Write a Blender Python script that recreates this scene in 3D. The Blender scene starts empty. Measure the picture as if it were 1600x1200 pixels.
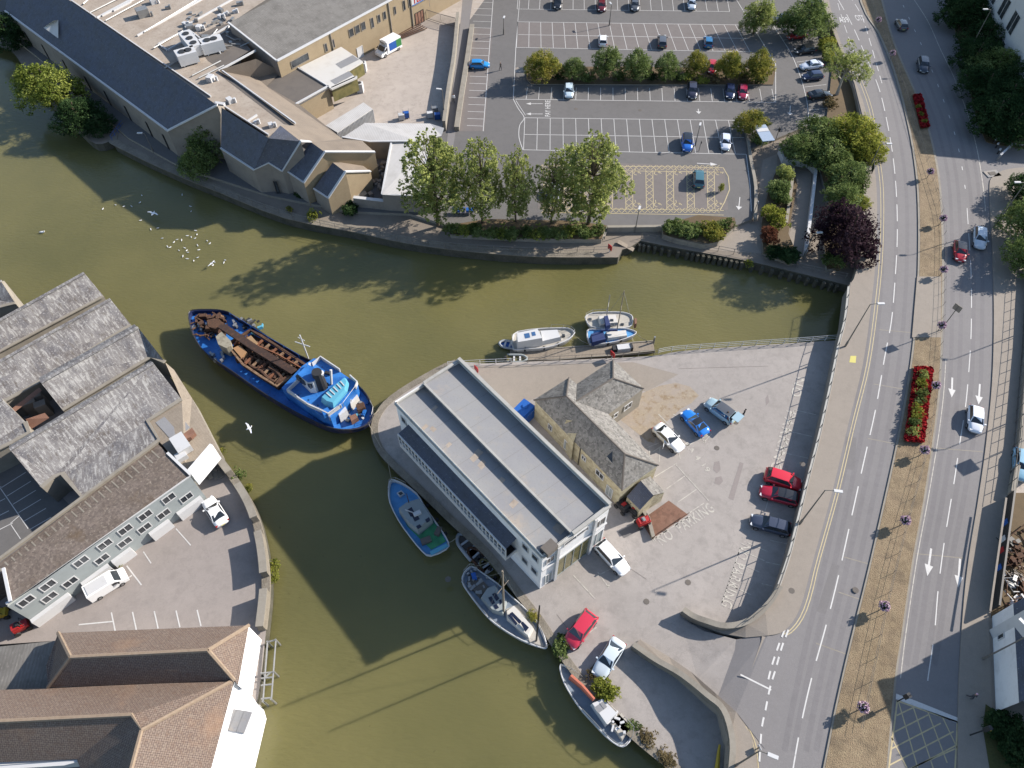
import bpy, math, random
from mathutils import Vector, Matrix
from mathutils.geometry import tessellate_polygon
random.seed(7)
scene = bpy.context.scene
COL = scene.collection
# ---------------- camera, sky, sun, exposure ----------------
F = 1120.0; TH = math.atan(810 / F); S_, C_ = math.sin(TH), math.cos(TH); CH = 80.0
cam_d = bpy.data.cameras.new("camera"); cam = bpy.data.objects.new("camera", cam_d); COL.objects.link(cam)
cam.location = (0, 0, CH); cam.rotation_euler = (TH, 0, 0)
cam_d.sensor_width = 36; cam_d.lens = F / 1600 * 36; cam_d.clip_end = 2000; cam_d.clip_start = 1
scene.camera = cam
SAZ, SEL = math.radians(22.3), math.radians(28.5)
sun_dir = Vector((math.cos(SAZ) * math.cos(SEL), math.sin(SAZ) * math.cos(SEL), math.sin(SEL)))
world = bpy.data.worlds.new("World"); scene.world = world; world.use_nodes = True
wn = world.node_tree; wn.nodes.clear()
sky = wn.nodes.new("ShaderNodeTexSky"); sky.sky_type = 'NISHITA'; sky.sun_disc = False
sky.sun_elevation = SEL; sky.sun_rotation = math.pi / 2 - SAZ; sky.air_density = 1.0; sky.dust_density = 0.6; sky.ozone_density = 1.2
bg = wn.nodes.new("ShaderNodeBackground"); bg.inputs[1].default_value = 0.115
wo = wn.nodes.new("ShaderNodeOutputWorld"); wn.links.new(sky.outputs[0], bg.inputs[0]); wn.links.new(bg.outputs[0], wo.inputs[0])
sl = bpy.data.lights.new("sun", 'SUN'); sl.energy = 5.0; sl.angle = math.radians(0.6); sl.color = (1.0, 0.925, 0.84)
sun = bpy.data.objects.new("sun", sl); COL.objects.link(sun); sun.rotation_euler = sun_dir.to_track_quat('Z', 'Y').to_euler()
scene.view_settings.view_transform = 'Standard'; scene.view_settings.look = 'None'
scene.view_settings.exposure = 0.85; scene.view_settings.gamma = 1
scene.view_settings.use_curve_mapping = False

# ---------------- helpers ----------------
def at(px, py, z=0.0):
    u = (px - 800) / F; v = (py - 600) / F; t = (CH - z) / (C_ + v * S_)
    return Vector((u * t, (S_ - v * C_) * t, z))
def proj(p):
    dx, dy, dz = p[0], p[1], p[2] - CH
    d = dy * S_ - dz * C_
    return 800 + F * dx / d, 600 - F * (dy * C_ + dz * S_) / d
def cr(pts, n=4, closed=False):
    out = []; N = len(pts)
    rng = N if closed else N - 1
    for i in range(rng):
        if closed: p0, p1, p2, p3 = pts[i - 1], pts[i], pts[(i + 1) % N], pts[(i + 2) % N]
        else: p0, p1, p2, p3 = pts[max(i - 1, 0)], pts[i], pts[i + 1], pts[min(i + 2, N - 1)]
        for k in range(n):
            t = k / n
            out.append(tuple(0.5 * (2 * b + (c - a) * t + (2 * a - 5 * b + 4 * c - d) * t * t + (3 * b - a - 3 * c + d) * t ** 3) for a, b, c, d in zip(p0, p1, p2, p3)))
    if not closed: out.append(tuple(pts[-1]))
    return out
def lin(c):
    c /= 255.0
    return c / 12.92 if c <= 0.04045 else ((c + 0.055) / 1.055) ** 2.4
K = 1.75
def A(r, g, b, k=None):
    k = k or K
    return (min(lin(r) / k, .9), min(lin(g) / k, .9), min(lin(b) / k, .9), 1)

class MB:
    def __init__(s): s.v = []; s.f = []; s.m = []
    def add(s, vs, fs, m=0):
        o = len(s.v); s.v += [tuple(p) for p in vs]
        for f in fs: s.f.append([o + i for i in f]); s.m.append(m)
        return s
    def face(s, pts, m=0): return s.add(pts, [list(range(len(pts)))], m)
    def poly(s, pts, m=0):
        tri = tessellate_polygon([[Vector(p) for p in pts]])
        a = sum((pts[i - 1][0] * pts[i][1] - pts[i][0] * pts[i - 1][1]) for i in range(len(pts)))
        fs = []
        for t in tri:
            p = [Vector(pts[i]) for i in t]
            nz = (p[1] - p[0]).cross(p[2] - p[0]).z
            fs.append(list(t) if nz > 0 else list(t)[::-1])
        return s.add(pts, fs, m)
    def prism(s, pts, z0, m=0, mt=None):
        """pts carry their own top z; walls fall to z0"""
        s.poly(pts, m if mt is None else mt)
        a = sum((pts[i - 1][0] * pts[i][1] - pts[i][0] * pts[i - 1][1]) for i in range(len(pts)))
        P = list(pts) if a > 0 else list(pts)[::-1]
        for i in range(len(P)):
            p, q = P[i - 1], P[i]
            s.face([(p[0], p[1], z0), (q[0], q[1], z0), tuple(q), tuple(p)], m)
        return s
    def box(s, c, d, rz=0, m=0, mt=None):
        """c = centre of the bottom face"""
        cx, cy, cz = c; x, y, z = d[0] / 2, d[1] / 2, d[2]; cs, sn = math.cos(rz), math.sin(rz)
        vs = [(cx + a * x * cs - b * y * sn, cy + a * x * sn + b * y * cs, cz + h * z) for h in (0, 1) for a, b in ((-1, -1), (1, -1), (1, 1), (-1, 1))]
        s.add(vs, [[0, 3, 2, 1], [0, 1, 5, 4], [1, 2, 6, 5], [2, 3, 7, 6], [3, 0, 4, 7]], m)
        return s.add(vs, [[4, 5, 6, 7]], m if mt is None else mt)
    def tube(s, pts, r, n=6, m=0, r2=None):
        pts = [Vector(p) for p in pts]; N = len(pts); vs = []
        for i, p in enumerate(pts):
            d = (pts[min(i + 1, N - 1)] - pts[max(i - 1, 0)]).normalized()
            a = d.cross(Vector((0, 0, 1)))
            if a.length < .01: a = Vector((1, 0, 0))
            a.normalize(); b = d.cross(a); rr = r if r2 is None else r + (r2 - r) * i / max(N - 1, 1)
            for k in range(n):
                t = 2 * math.pi * k / n; vs.append(p + a * (rr * math.cos(t)) + b * (rr * math.sin(t)))
        fs = [[i * n + k, i * n + (k + 1) % n, (i + 1) * n + (k + 1) % n, (i + 1) * n + k] for i in range(N - 1) for k in range(n)]
        fs += [list(range(n))[::-1], [(N - 1) * n + k for k in range(n)]]
        return s.add(vs, fs, m)
    def cyl(s, c, r, h, n=12, m=0, r2=None): return s.tube([c, (c[0], c[1], c[2] + h)], r, n, m, r2)
    def ball(s, c, r, n=8, m=0, sq=(1, 1, 1)):
        vs = [(c[0], c[1], c[2] + r * sq[2])]; R = n // 2
        for i in range(1, R):
            a = math.pi * i / R
            for k in range(n):
                t = 2 * math.pi * k / n; vs.append((c[0] + r * sq[0] * math.sin(a) * math.cos(t), c[1] + r * sq[1] * math.sin(a) * math.sin(t), c[2] + r * sq[2] * math.cos(a)))
        vs.append((c[0], c[1], c[2] - r * sq[2])); L = len(vs) - 1
        fs = [[0, 1 + k, 1 + (k + 1) % n] for k in range(n)]
        for i in range(R - 2):
            for k in range(n): fs.append([1 + i * n + k, 1 + (i + 1) * n + k, 1 + (i + 1) * n + (k + 1) % n, 1 + i * n + (k + 1) % n])
        fs += [[L, 1 + (R - 2) * n + (k + 1) % n, 1 + (R - 2) * n + k] for k in range(n)]
        return s.add(vs, fs, m)
    def strip(s, pts, w, m=0, z=None):
        """flat ribbon of width w along 3D pts"""
        pts = [Vector(p) for p in pts]; L = []; R = []
        for i, p in enumerate(pts):
            d = pts[min(i + 1, len(pts) - 1)] - pts[max(i - 1, 0)]; d.z = 0
            if d.length < 1e-6: continue
            d.normalize(); nrm = Vector((-d.y, d.x, 0)) * w / 2
            L.append(p + nrm); R.append(p - nrm)
        n = len(L); return s.add(L + R, [[i, n + i, n + i + 1, i + 1] for i in range(n - 1)], m)
    def wall(s, pts, w, h, m=0, mt=None):
        """solid wall of width w and height h along 3D base pts"""
        pts = [Vector(p) for p in pts]; L = []; R = []
        for i, p in enumerate(pts):
            d = pts[min(i + 1, len(pts) - 1)] - pts[max(i - 1, 0)]; d.z = 0; d.normalize()
            nrm = Vector((-d.y, d.x, 0)) * w / 2; L.append(p + nrm); R.append(p - nrm)
        n = len(L); up = Vector((0, 0, h)); vs = L + R + [p + up for p in L] + [p + up for p in R]
        fs = []; ft = []
        for i in range(n - 1):
            fs += [[i, i + 1, 2 * n + i + 1, 2 * n + i][::-1], [n + i, n + i + 1, 3 * n + i + 1, 3 * n + i]]
            ft.append([2 * n + i, 3 * n + i, 3 * n + i + 1, 2 * n + i + 1])
        fs += [[0, n, 3 * n, 2 * n][::-1], [n - 1, 2 * n - 1, 4 * n - 1, 3 * n - 1]]
        o = len(s.v); s.add(vs, fs, m)
        for f in ft: s.f.append([o + i for i in f]); s.m.append(m if mt is None else mt)
        return s
    def build(s, name, mats, parent=None, world_=False, smooth=False, uv=True):
        me = bpy.data.meshes.new(name)
        off = Vector(parent.location) if (parent is not None and world_) else Vector((0, 0, 0))
        p_ = parent
        if world_ and parent is not None and parent.parent is not None: off = off + Vector(parent.parent.location)
        me.from_pydata([(v[0] - off.x, v[1] - off.y, v[2] - off.z) for v in s.v], [], s.f)
        if not isinstance(mats, (list, tuple)): mats = [mats]
        for m in mats: me.materials.append(m)
        for p, mi in zip(me.polygons, s.m): p.material_index = mi; p.use_smooth = smooth
        me.update()
        if uv:
            ul = me.uv_layers.new(name="UVMap"); Z = Vector((0, 0, 1))
            for p in me.polygons:
                n = p.normal
                u = Z.cross(n)
                if u.length < .05:
                    best = 0; vs = [me.vertices[i].co for i in p.vertices]
                    for i in range(len(vs)):
                        e = vs[i] - vs[i - 1]
                        if e.length > best: best = e.length; u = e
                u = u.normalized(); w = n.cross(u)
                for li in p.loop_indices:
                    c = me.vertices[me.loops[li].vertex_index].co + off; ul.data[li].uv = (c.dot(u), c.dot(w))
        o = bpy.data.objects.new(name, me); COL.objects.link(o)
        if parent is not None: o.parent = parent
        return o

def thing(name, label, cat, loc=(0, 0, 0), rz=0.0, group=None):
    o = bpy.data.objects.new(name, None); o.empty_display_size = .3; COL.objects.link(o)
    o.location = loc; o.rotation_euler = (0, 0, rz); return tag(o, label, cat, group)
def tag(o, label, cat, group=None, kind=None):
    if label: o["label"] = label
    if cat: o["category"] = cat
    if group: o["group"] = group
    if kind: o["kind"] = kind
    return o
def struct(name, mb, m, **k):
    o = mb.build(name, m, **k); o["kind"] = "structure"; return o
def dup(root, loc=None, rz=None, label=None, scale=None):
    r = root.copy(); COL.objects.link(r)
    if loc is not None: r.location = loc
    if rz is not None: r.rotation_euler = (0, 0, rz)
    if scale is not None: r.scale = scale if hasattr(scale, '__len__') else (scale,) * 3
    if label: r["label"] = label
    for ch in list(root.children):
        c = ch.copy(); COL.objects.link(c); c.parent = r
        for g in list(ch.children):
            d = g.copy(); COL.objects.link(d); d.parent = c
    return r

# ---------------- materials ----------------
def mat(name, col, rough=.8, layers=(), metal=0, bump=0, bscale=8, coord='O', spec=None, objvar=0, alpha=None, coat=0):
    """layers: (kind, scale, colour, lo, hi, amount[, stretch xyz])"""
    m = bpy.data.materials.new(name); m.use_nodes = True; nt = m.node_tree; N = nt.nodes; Lk = nt.links
    b = N["Principled BSDF"]; b.inputs["Roughness"].default_value = rough; b.inputs["Metallic"].default_value = metal
    if spec is not None: b.inputs["Specular IOR Level"].default_value = spec
    if coat: b.inputs["Coat Weight"].default_value = coat; b.inputs["Coat Roughness"].default_value = .05
    if coord == 'P': cs = N.new("ShaderNodeNewGeometry").outputs["Position"]
    else:
        tc = N.new("ShaderNodeTexCoord"); cs = tc.outputs["UV" if coord == 'UV' else "Object"]
    cur = None
    if not layers and not objvar: b.inputs["Base Color"].default_value = col
    else:
        rgb = N.new("ShaderNodeRGB"); rgb.outputs[0].default_value = col; cur = rgb.outputs[0]
    for ly in layers:
        kind, sc, c2, lo, hi, am = ly[:6]
        mp = N.new("ShaderNodeMapping"); Lk.new(cs, mp.inputs[0])
        st = ly[6] if len(ly) > 6 else (1, 1, 1); mp.inputs["Scale"].default_value = st
        if kind == 'noise':
            t = N.new("ShaderNodeTexNoise"); t.inputs["Scale"].default_value = sc; t.inputs["Detail"].default_value = 5; t.inputs["Roughness"].default_value = .6; out = t.outputs[0]
        elif kind == 'vor':
            t = N.new("ShaderNodeTexVoronoi"); t.inputs["Scale"].default_value = sc; out = t.outputs["Color"]
        elif kind == 'crack':
            t = N.new("ShaderNodeTexVoronoi"); t.feature = 'DISTANCE_TO_EDGE'; t.inputs["Scale"].default_value = sc; out = t.outputs[0]
            ns = N.new("ShaderNodeTexNoise"); ns.inputs["Scale"].default_value = .7; ns.inputs["Detail"].default_value = 4
            Lk.new(mp.outputs[0], ns.inputs[0]); ad = N.new("ShaderNodeVectorMath"); ad.operation = 'MULTIPLY_ADD'
            Lk.new(ns.outputs["Color"], ad.inputs[0]); ad.inputs[1].default_value = (4, 4, 4); Lk.new(mp.outputs[0], ad.inputs[2]); Lk.new(ad.outputs[0], t.inputs[0])
        elif kind == 'wave':
            t = N.new("ShaderNodeTexWave"); t.inputs["Scale"].default_value = sc; t.inputs["Distortion"].default_value = .3; out = t.outputs[1]
        elif kind == 'brick':
            t = N.new("ShaderNodeTexBrick"); t.inputs["Scale"].default_value = sc; t.inputs["Mortar Size"].default_value = .03
            t.inputs["Brick Width"].default_value = .5; t.inputs["Row Height"].default_value = .28
            t.inputs["Color1"].default_value = (0, 0, 0, 1); t.inputs["Color2"].default_value = (.55, .55, .55, 1); t.inputs["Mortar"].default_value = (1, 1, 1, 1); out = t.outputs[0]
        if kind != 'crack': Lk.new(mp.outputs[0], t.inputs[0])
        mr = N.new("ShaderNodeMapRange"); Lk.new(out, mr.inputs[0]); mr.inputs[1].default_value = lo; mr.inputs[2].default_value = hi
        mr.inputs[3].default_value = 0; mr.inputs[4].default_value = am
        mx = N.new("ShaderNodeMix"); mx.data_type = 'RGBA'; Lk.new(mr.outputs[0], mx.inputs[0]); Lk.new(cur, mx.inputs[6]); mx.inputs[7].default_value = c2
        cur = mx.outputs[2]
    if objvar:
        oi = N.new("ShaderNodeObjectInfo"); hs = N.new("ShaderNodeHueSaturation"); mr = N.new("ShaderNodeMapRange")
        Lk.new(oi.outputs["Random"], mr.inputs[0]); mr.inputs[3].default_value = 1 - objvar; mr.inputs[4].default_value = 1 + objvar
        Lk.new(mr.outputs[0], hs.inputs["Value"]); Lk.new(cur, hs.inputs["Color"]); cur = hs.outputs[0]
    if cur is not None: Lk.new(cur, b.inputs["Base Color"])
    if bump:
        t = N.new("ShaderNodeTexNoise"); t.inputs["Scale"].default_value = bscale; t.inputs["Detail"].default_value = 3; Lk.new(cs, t.inputs[0])
        bn = N.new("ShaderNodeBump"); bn.inputs["Strength"].default_value = bump; bn.inputs["Distance"].default_value = .1
        Lk.new(t.outputs[0], bn.inputs["Height"]); Lk.new(bn.outputs[0], b.inputs["Normal"])
    return m
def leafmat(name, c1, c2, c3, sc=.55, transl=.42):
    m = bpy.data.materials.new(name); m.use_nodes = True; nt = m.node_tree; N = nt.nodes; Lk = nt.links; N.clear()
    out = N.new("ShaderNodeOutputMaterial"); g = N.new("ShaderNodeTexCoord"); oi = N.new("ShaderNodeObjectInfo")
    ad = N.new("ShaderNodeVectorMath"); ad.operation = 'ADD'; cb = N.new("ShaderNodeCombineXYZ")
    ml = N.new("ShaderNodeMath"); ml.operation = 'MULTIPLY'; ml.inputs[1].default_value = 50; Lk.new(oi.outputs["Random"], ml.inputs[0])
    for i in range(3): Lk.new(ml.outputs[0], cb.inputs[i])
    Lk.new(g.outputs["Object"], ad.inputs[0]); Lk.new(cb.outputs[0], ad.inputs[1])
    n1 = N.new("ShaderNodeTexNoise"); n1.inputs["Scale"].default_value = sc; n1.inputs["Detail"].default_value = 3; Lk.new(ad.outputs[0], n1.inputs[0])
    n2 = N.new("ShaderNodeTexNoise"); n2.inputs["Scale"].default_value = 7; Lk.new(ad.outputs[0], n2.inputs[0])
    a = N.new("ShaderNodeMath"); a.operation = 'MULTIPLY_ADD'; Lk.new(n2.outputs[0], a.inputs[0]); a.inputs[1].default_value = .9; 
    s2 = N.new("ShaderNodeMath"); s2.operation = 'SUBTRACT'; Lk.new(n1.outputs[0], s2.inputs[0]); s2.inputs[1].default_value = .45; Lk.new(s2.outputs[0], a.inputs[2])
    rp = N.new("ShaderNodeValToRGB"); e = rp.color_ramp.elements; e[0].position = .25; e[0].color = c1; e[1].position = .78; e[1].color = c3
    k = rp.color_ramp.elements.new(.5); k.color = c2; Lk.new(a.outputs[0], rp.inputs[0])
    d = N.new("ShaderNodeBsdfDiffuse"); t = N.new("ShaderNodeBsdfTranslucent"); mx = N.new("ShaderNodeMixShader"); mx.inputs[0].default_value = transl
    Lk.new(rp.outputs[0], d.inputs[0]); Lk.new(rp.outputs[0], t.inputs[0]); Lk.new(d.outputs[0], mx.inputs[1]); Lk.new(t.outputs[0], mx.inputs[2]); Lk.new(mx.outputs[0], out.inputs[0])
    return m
D4 = lambda c, f: (c[0] * f, c[1] * f, c[2] * f, 1)
def gmat(name, c, rough=.9, stain=.35, crack=.0, dark=.55, light=1.18, fine=.35):
    ly = [('noise', .045, D4(c, dark), .48, .72, stain), ('noise', .16, D4(c, light), .5, .68, stain), ('noise', .9, D4(c, .72), .48, .72, stain), ('noise', 3, D4(c, 1.15), .5, .7, .35), ('noise', 9, D4(c, .65), .45, .8, fine)]
    if crack: ly.append(('crack', .12, D4(c, .5), .012, .0, crack))
    return mat(name, c, rough, ly, coord='P', bump=.15, bscale=12)
M = {}
M['road'] = gmat('road asphalt', A(153, 149, 148), stain=.2)
M['yard'] = gmat('yard concrete', A(190, 182, 175), stain=.7, crack=.22, dark=.7, light=1.16)
M['carpark'] = gmat('car park asphalt', A(128, 125, 123), stain=.4, dark=.7)
M['bay'] = gmat('bay asphalt', A(140, 132, 128), stain=.4, dark=.75)
M['wharf'] = gmat('wharf asphalt', A(180, 170, 163), stain=.45, crack=.15, dark=.72)
M['pave'] = gmat('pavement', A(176, 165, 152), stain=.3, dark=.78)
M['store'] = gmat('delivery yard concrete', A(210, 197, 184), stain=.6, crack=.35, dark=.75)
M['path'] = gmat('quay path', A(160, 148, 134), stain=.4)
M['soil'] = gmat('soil', A(120, 100, 70), stain=.6)
M['verge'] = mat('dry verge grass', A(172, 150, 120), .95, [('noise', .25, A(136, 118, 88), .4, .7, .6), ('noise', 1.6, A(196, 176, 140), .45, .75, .6), ('noise', 7, A(110, 92, 66), .5, .75, .8), ('noise', .6, A(120, 104, 84), .5, .66, .6)], coord='P', bump=.9, bscale=9)
M['lawn'] = mat('lawn', A(88, 92, 46), .95, [('noise', .4, A(120, 112, 62), .4, .7, .6), ('noise', 6, A(52, 60, 28), .45, .8, .6)], coord='P', bump=.6, bscale=9)
M['stone'] = mat('quay stone', A(160, 150, 134), .9, [('noise', .5, A(110, 102, 86), .45, .75, .7), ('vor', 1.3, A(120, 112, 100), .3, .9, .35), ('noise', 6, A(196, 188, 172), .5, .8, .5)], coord='P', bump=.5, bscale=5)
M['wallstone'] = mat('quay wall', A(105, 100, 86), .9, [('noise', .6, A(60, 62, 44), .4, .7, .8), ('noise', 5, A(140, 132, 118), .5, .8, .5)], coord='P', bump=.5, bscale=5)
M['concrete'] = mat('concrete', A(172, 164, 150), .85, [('noise', .7, A(130, 120, 104), .45, .8, .6), ('noise', 6, A(196, 190, 178), .5, .8, .4)], coord='P')
M['line'] = mat('white road paint', A(242, 240, 236), .7, [('noise', 3, A(180, 176, 172), .55, .75, .6), ('noise', 14, A(150, 146, 142), .55, .8, .5)], coord='P')
M['wornline'] = mat('worn road paint', A(228, 222, 208), .8, [('noise', 2, A(188, 180, 174), .44, .62, .9), ('noise', 14, A(170, 162, 156), .5, .8, .5)], coord='P')
M['yline'] = mat('yellow road paint', A(228, 210, 164), .8, [('noise', 2.5, A(176, 164, 140), .5, .72, .6)], coord='P')
def watermat():
    m = bpy.data.materials.new('harbour water'); m.use_nodes = True; N = m.node_tree.nodes; Lk = m.node_tree.links; b = N['Principled BSDF']
    g = N.new("ShaderNodeNewGeometry"); b.inputs['Roughness'].default_value = .06; b.inputs['IOR'].default_value = 1.36
    b.subsurface_method = 'BURLEY'; b.inputs['Subsurface Weight'].default_value = .85; b.inputs['Subsurface Radius'].default_value = (1.0, 1.0, .7); b.inputs['Subsurface Scale'].default_value = .9
    n = N.new("ShaderNodeTexNoise"); n.inputs['Scale'].default_value = .05; n.inputs['Detail'].default_value = 7; Lk.new(g.outputs['Position'], n.inputs[0])
    r = N.new("ShaderNodeValToRGB"); r.color_ramp.elements[0].position = .3; r.color_ramp.elements[0].color = A(116, 113, 72); r.color_ramp.elements[1].position = .7; r.color_ramp.elements[1].color = A(138, 131, 84)
    Lk.new(n.outputs[0], r.inputs[0])
    v = N.new("ShaderNodeTexNoise"); v.inputs['Scale'].default_value = 1.6; v.inputs['Detail'].default_value = 3; Lk.new(g.outputs['Position'], v.inputs[0])
    mr = N.new("ShaderNodeMapRange"); mr.inputs[1].default_value = .70; mr.inputs[2].default_value = .78; mr.inputs[4].default_value = .5; Lk.new(v.outputs[0], mr.inputs[0])
    mx = N.new("ShaderNodeMix"); mx.data_type = 'RGBA'; Lk.new(mr.outputs[0], mx.inputs[0]); Lk.new(r.outputs[0], mx.inputs[6]); mx.inputs[7].default_value = A(92, 88, 52)
    Lk.new(mx.outputs[2], b.inputs['Base Color'])
    mp = N.new("ShaderNodeMapping"); mp.inputs['Rotation'].default_value = (0, 0, .5); mp.inputs['Scale'].default_value = (1, 2.4, 1); Lk.new(g.outputs['Position'], mp.inputs[0])
    w = N.new("ShaderNodeTexNoise"); w.inputs['Scale'].default_value = 1.1; w.inputs['Detail'].default_value = 6; Lk.new(mp.outputs[0], w.inputs[0])
    # breezier patches: bump strength varies in space
    k = N.new("ShaderNodeTexNoise"); k.inputs['Scale'].default_value = .02; Lk.new(g.outputs['Position'], k.inputs[0])
    kr = N.new("ShaderNodeMapRange"); kr.inputs[1].default_value = .4; kr.inputs[2].default_value = .7; kr.inputs[3].default_value = .35; kr.inputs[4].default_value = 1.0; Lk.new(k.outputs[0], kr.inputs[0])
    bn = N.new("ShaderNodeBump"); bn.inputs['Distance'].default_value = .12; Lk.new(kr.outputs[0], bn.inputs['Strength']); Lk.new(w.outputs[0], bn.inputs['Height']); Lk.new(bn.outputs[0], b.inputs['Normal'])
    return m
M['water'] = watermat()
M['slate'] = mat('shade toned slate', A(100, 106, 124), .75, [('noise', .5, A(96, 96, 98), .4, .7, .7), ('brick', 1.4, A(88, 88, 90), .5, 1, .45), ('noise', 5, A(190, 192, 190), .6, .74, .8), ('noise', 1.3, A(70, 74, 84), .5, .7, .6)], coord='UV')  # darker and bluer: shade of the unlit slopes sits in the colour
M['greyroof'] = mat('weathered grey roofing', A(150, 146, 140), .85, [('noise', .35, A(112, 108, 102), .4, .7, .7), ('wave', .9, A(116, 112, 106), .2, .9, .35), ('noise', 5, A(188, 182, 172), .56, .75, .7, (1, .3, 1)), ('noise', 2, A(110, 106, 100), .55, .7, .6, (1, .4, 1))], coord='UV')
M['litslate'] = mat('slate in lit tone', A(158, 144, 128), .85, [('noise', .35, A(130, 118, 106), .4, .7, .6), ('brick', 1.3, A(110, 100, 92), .5, 1, .4), ('noise', 6, A(188, 176, 160), .6, .85, .5)], coord='UV')  # paler tone of the same slate roof, sunlight put into the colour
M['asbestos'] = mat('corrugated cement sheeting', A(160, 156, 154), .85, [('noise', .3, A(112, 106, 106), .42, .62, .75), ('noise', 1.1, A(226, 224, 218), .49, .62, .75, (3, .6, 1)), ('noise', .45, A(112, 110, 116), .5, .62, .75, (1.2, .5, 1)), ('noise', 4, A(240, 238, 232), .56, .66, .7), ('noise', 1.3, A(104, 92, 80), .54, .68, .7, (2, .7, 1)), ('wave', 2.4, A(104, 98, 94), .1, .9, .4), ('noise', 7, A(212, 208, 200), .55, .8, .6)], coord='UV')
M['brownroof'] = mat('mossy brown tiles', A(142, 128, 118), .9, [('noise', .5, A(112, 98, 84), .4, .7, .7), ('vor', 4.5, A(92, 82, 76), .2, .8, .6), ('noise', 3, A(196, 184, 168), .55, .75, .7), ('noise', .25, A(110, 84, 48), .6, .75, .6)], coord='UV')
M['tile'] = mat('clay roof tiles', A(154, 136, 124), .85, [('noise', .25, A(146, 124, 110), .4, .7, .7), ('brick', 1.5, A(70, 52, 44), .45, .95, .8), ('wave', 1.6, A(90, 70, 58), .3, .9, .4), ('noise', 5, A(200, 184, 160), .5, .75, .6), ('noise', .13, A(184, 144, 110), .58, .72, .5), ('noise', 2.5, A(120, 92, 76), .5, .72, .7)], coord='UV')
M['ridge'] = mat('ridge tiles', A(176, 156, 134), .85, [('noise', 3, A(150, 124, 100), .4, .7, .6)], coord='UV')
M['stoneslate'] = mat('stone slates', A(156, 153, 148), .85, [('noise', .7, A(124, 120, 114), .4, .65, .7), ('vor', 3.2, A(88, 86, 84), .35, .9, .75), ('noise', 4.5, A(196, 192, 180), .55, .72, .75)], coord='UV')
M['felt'] = mat('grey roofing felt', A(168, 168, 168), .85, [('noise', .22, A(158, 158, 162), .4, .6, .7), ('noise', .12, A(212, 190, 160), .56, .7, .8), ('noise', .9, A(180, 172, 160), .55, .8, .6), ('noise', 6, A(120, 118, 116), .55, .8, .5)], coord='P')
M['flatroof'] = mat('beige flat roof', A(202, 188, 172), .9, [('noise', .3, A(170, 152, 134), .4, .7, .7), ('noise', 2, A(150, 134, 118), .5, .75, .6), ('noise', 8, A(214, 200, 182), .5, .8, .4)], coord='P')
M['darkflat'] = mat('dark flat roof', A(126, 118, 110), .9, [('noise', .5, A(108, 102, 98), .4, .7, .6), ('noise', 7, A(150, 140, 130), .55, .8, .5)], coord='P')
M['whitesheet'] = mat('white profiled sheet', A(240, 236, 230), .6, [('wave', 1.1, A(196, 193, 190), .25, .8, .5), ('noise', .6, A(190, 184, 176), .45, .8, .5)], coord='UV')
M['whiteroof'] = mat('white roof membrane', A(244, 240, 232), .6, [('noise', .8, A(222, 214, 200), .5, .8, .5)], coord='P')
M['white'] = mat('white paint', A(238, 238, 238), .6, [('noise', .9, A(206, 204, 200), .55, .8, .5)], coord='P')
M['render'] = mat('white render', A(238, 238, 238, 1.2), .75, [('noise', .8, A(200, 200, 198, 1.3), .5, .8, .6), ('noise', 4, A(222, 220, 216, 1.2), .5, .8, .4)], coord='P')
M['palegrey'] = mat('pale blue grey render', A(176, 184, 184), .8, [('noise', 1, A(160, 166, 166), .45, .8, .5)], coord='P')
M['beige'] = mat('buff blockwork', A(186, 166, 134), .85, [('noise', .7, A(164, 144, 114), .45, .75, .6), ('brick', 1.6, A(150, 132, 106), .5, 1, .35), ('noise', 4, A(204, 186, 156), .5, .8, .4)], coord='UV')
M['greywall'] = mat('grey blockwork', A(168, 158, 146), .85, [('noise', .7, A(140, 130, 120), .45, .75, .6)], coord='UV')
M['rubble'] = mat('yellow rubble stone', A(216, 206, 174), .9, [('vor', 2.2, A(168, 154, 122), .25, .85, .6), ('noise', 1.2, A(112, 98, 70), .5, .75, .7), ('noise', 5, A(240, 228, 186), .5, .8, .5)], coord='UV')
M['brick'] = mat('red brick', A(150, 104, 82), .9, [('brick', 3, A(190, 160, 140), .6, 1, .6), ('noise', .8, A(120, 80, 64), .45, .75, .6)], coord='UV')
M['brickpave'] = mat('herringbone brick paving', A(150, 110, 90), .9, [('vor', 2.5, A(112, 80, 64), .3, .9, .6), ('noise', .5, A(180, 140, 116), .45, .75, .6), ('noise', 4, A(100, 76, 60), .5, .8, .6)], coord='P')
M['steel'] = mat('galvanised steel', A(190, 190, 188), .45, [('noise', 2, A(150, 150, 150), .4, .8, .5)], metal=.5)
M['darksteel'] = mat('dark painted steel', A(60, 58, 56), .5)
M['rail'] = mat('grey painted rail', A(138, 132, 124), .6)
M['glass'] = mat('dark window glass', (.03, .035, .04, 1), .08, [('noise', .7, (.12, .13, .14, 1), .45, .7, .5)], coord='P')
M['glazing'] = mat('conservatory glazing', A(150, 140, 90), .15, [('noise', .7, A(96, 100, 60), .4, .7, .8)], coord='P')
M['paleconcrete'] = mat('pale coping', A(205, 203, 196), .8, [('noise', .8, A(170, 166, 156), .45, .75, .6), ('noise', 5, A(225, 222, 214), .5, .8, .4)], coord='P')
M['tyre'] = mat('tyre rubber', (.02, .02, .02, 1), .8)
M['rim'] = mat('alloy rim', (.35, .35, .36, 1), .35, metal=.8)
M['carglass'] = mat('car glass', (.02, .025, .03, 1), .05, spec=.8)
M['headlight'] = mat('headlamp lens', (.6, .62, .64, 1), .1)
M['taillight'] = mat('tail lamp lens', (.35, .02, .015, 1), .2)
M['plate'] = mat('number plate', (.7, .62, .2, 1), .4)
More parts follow.
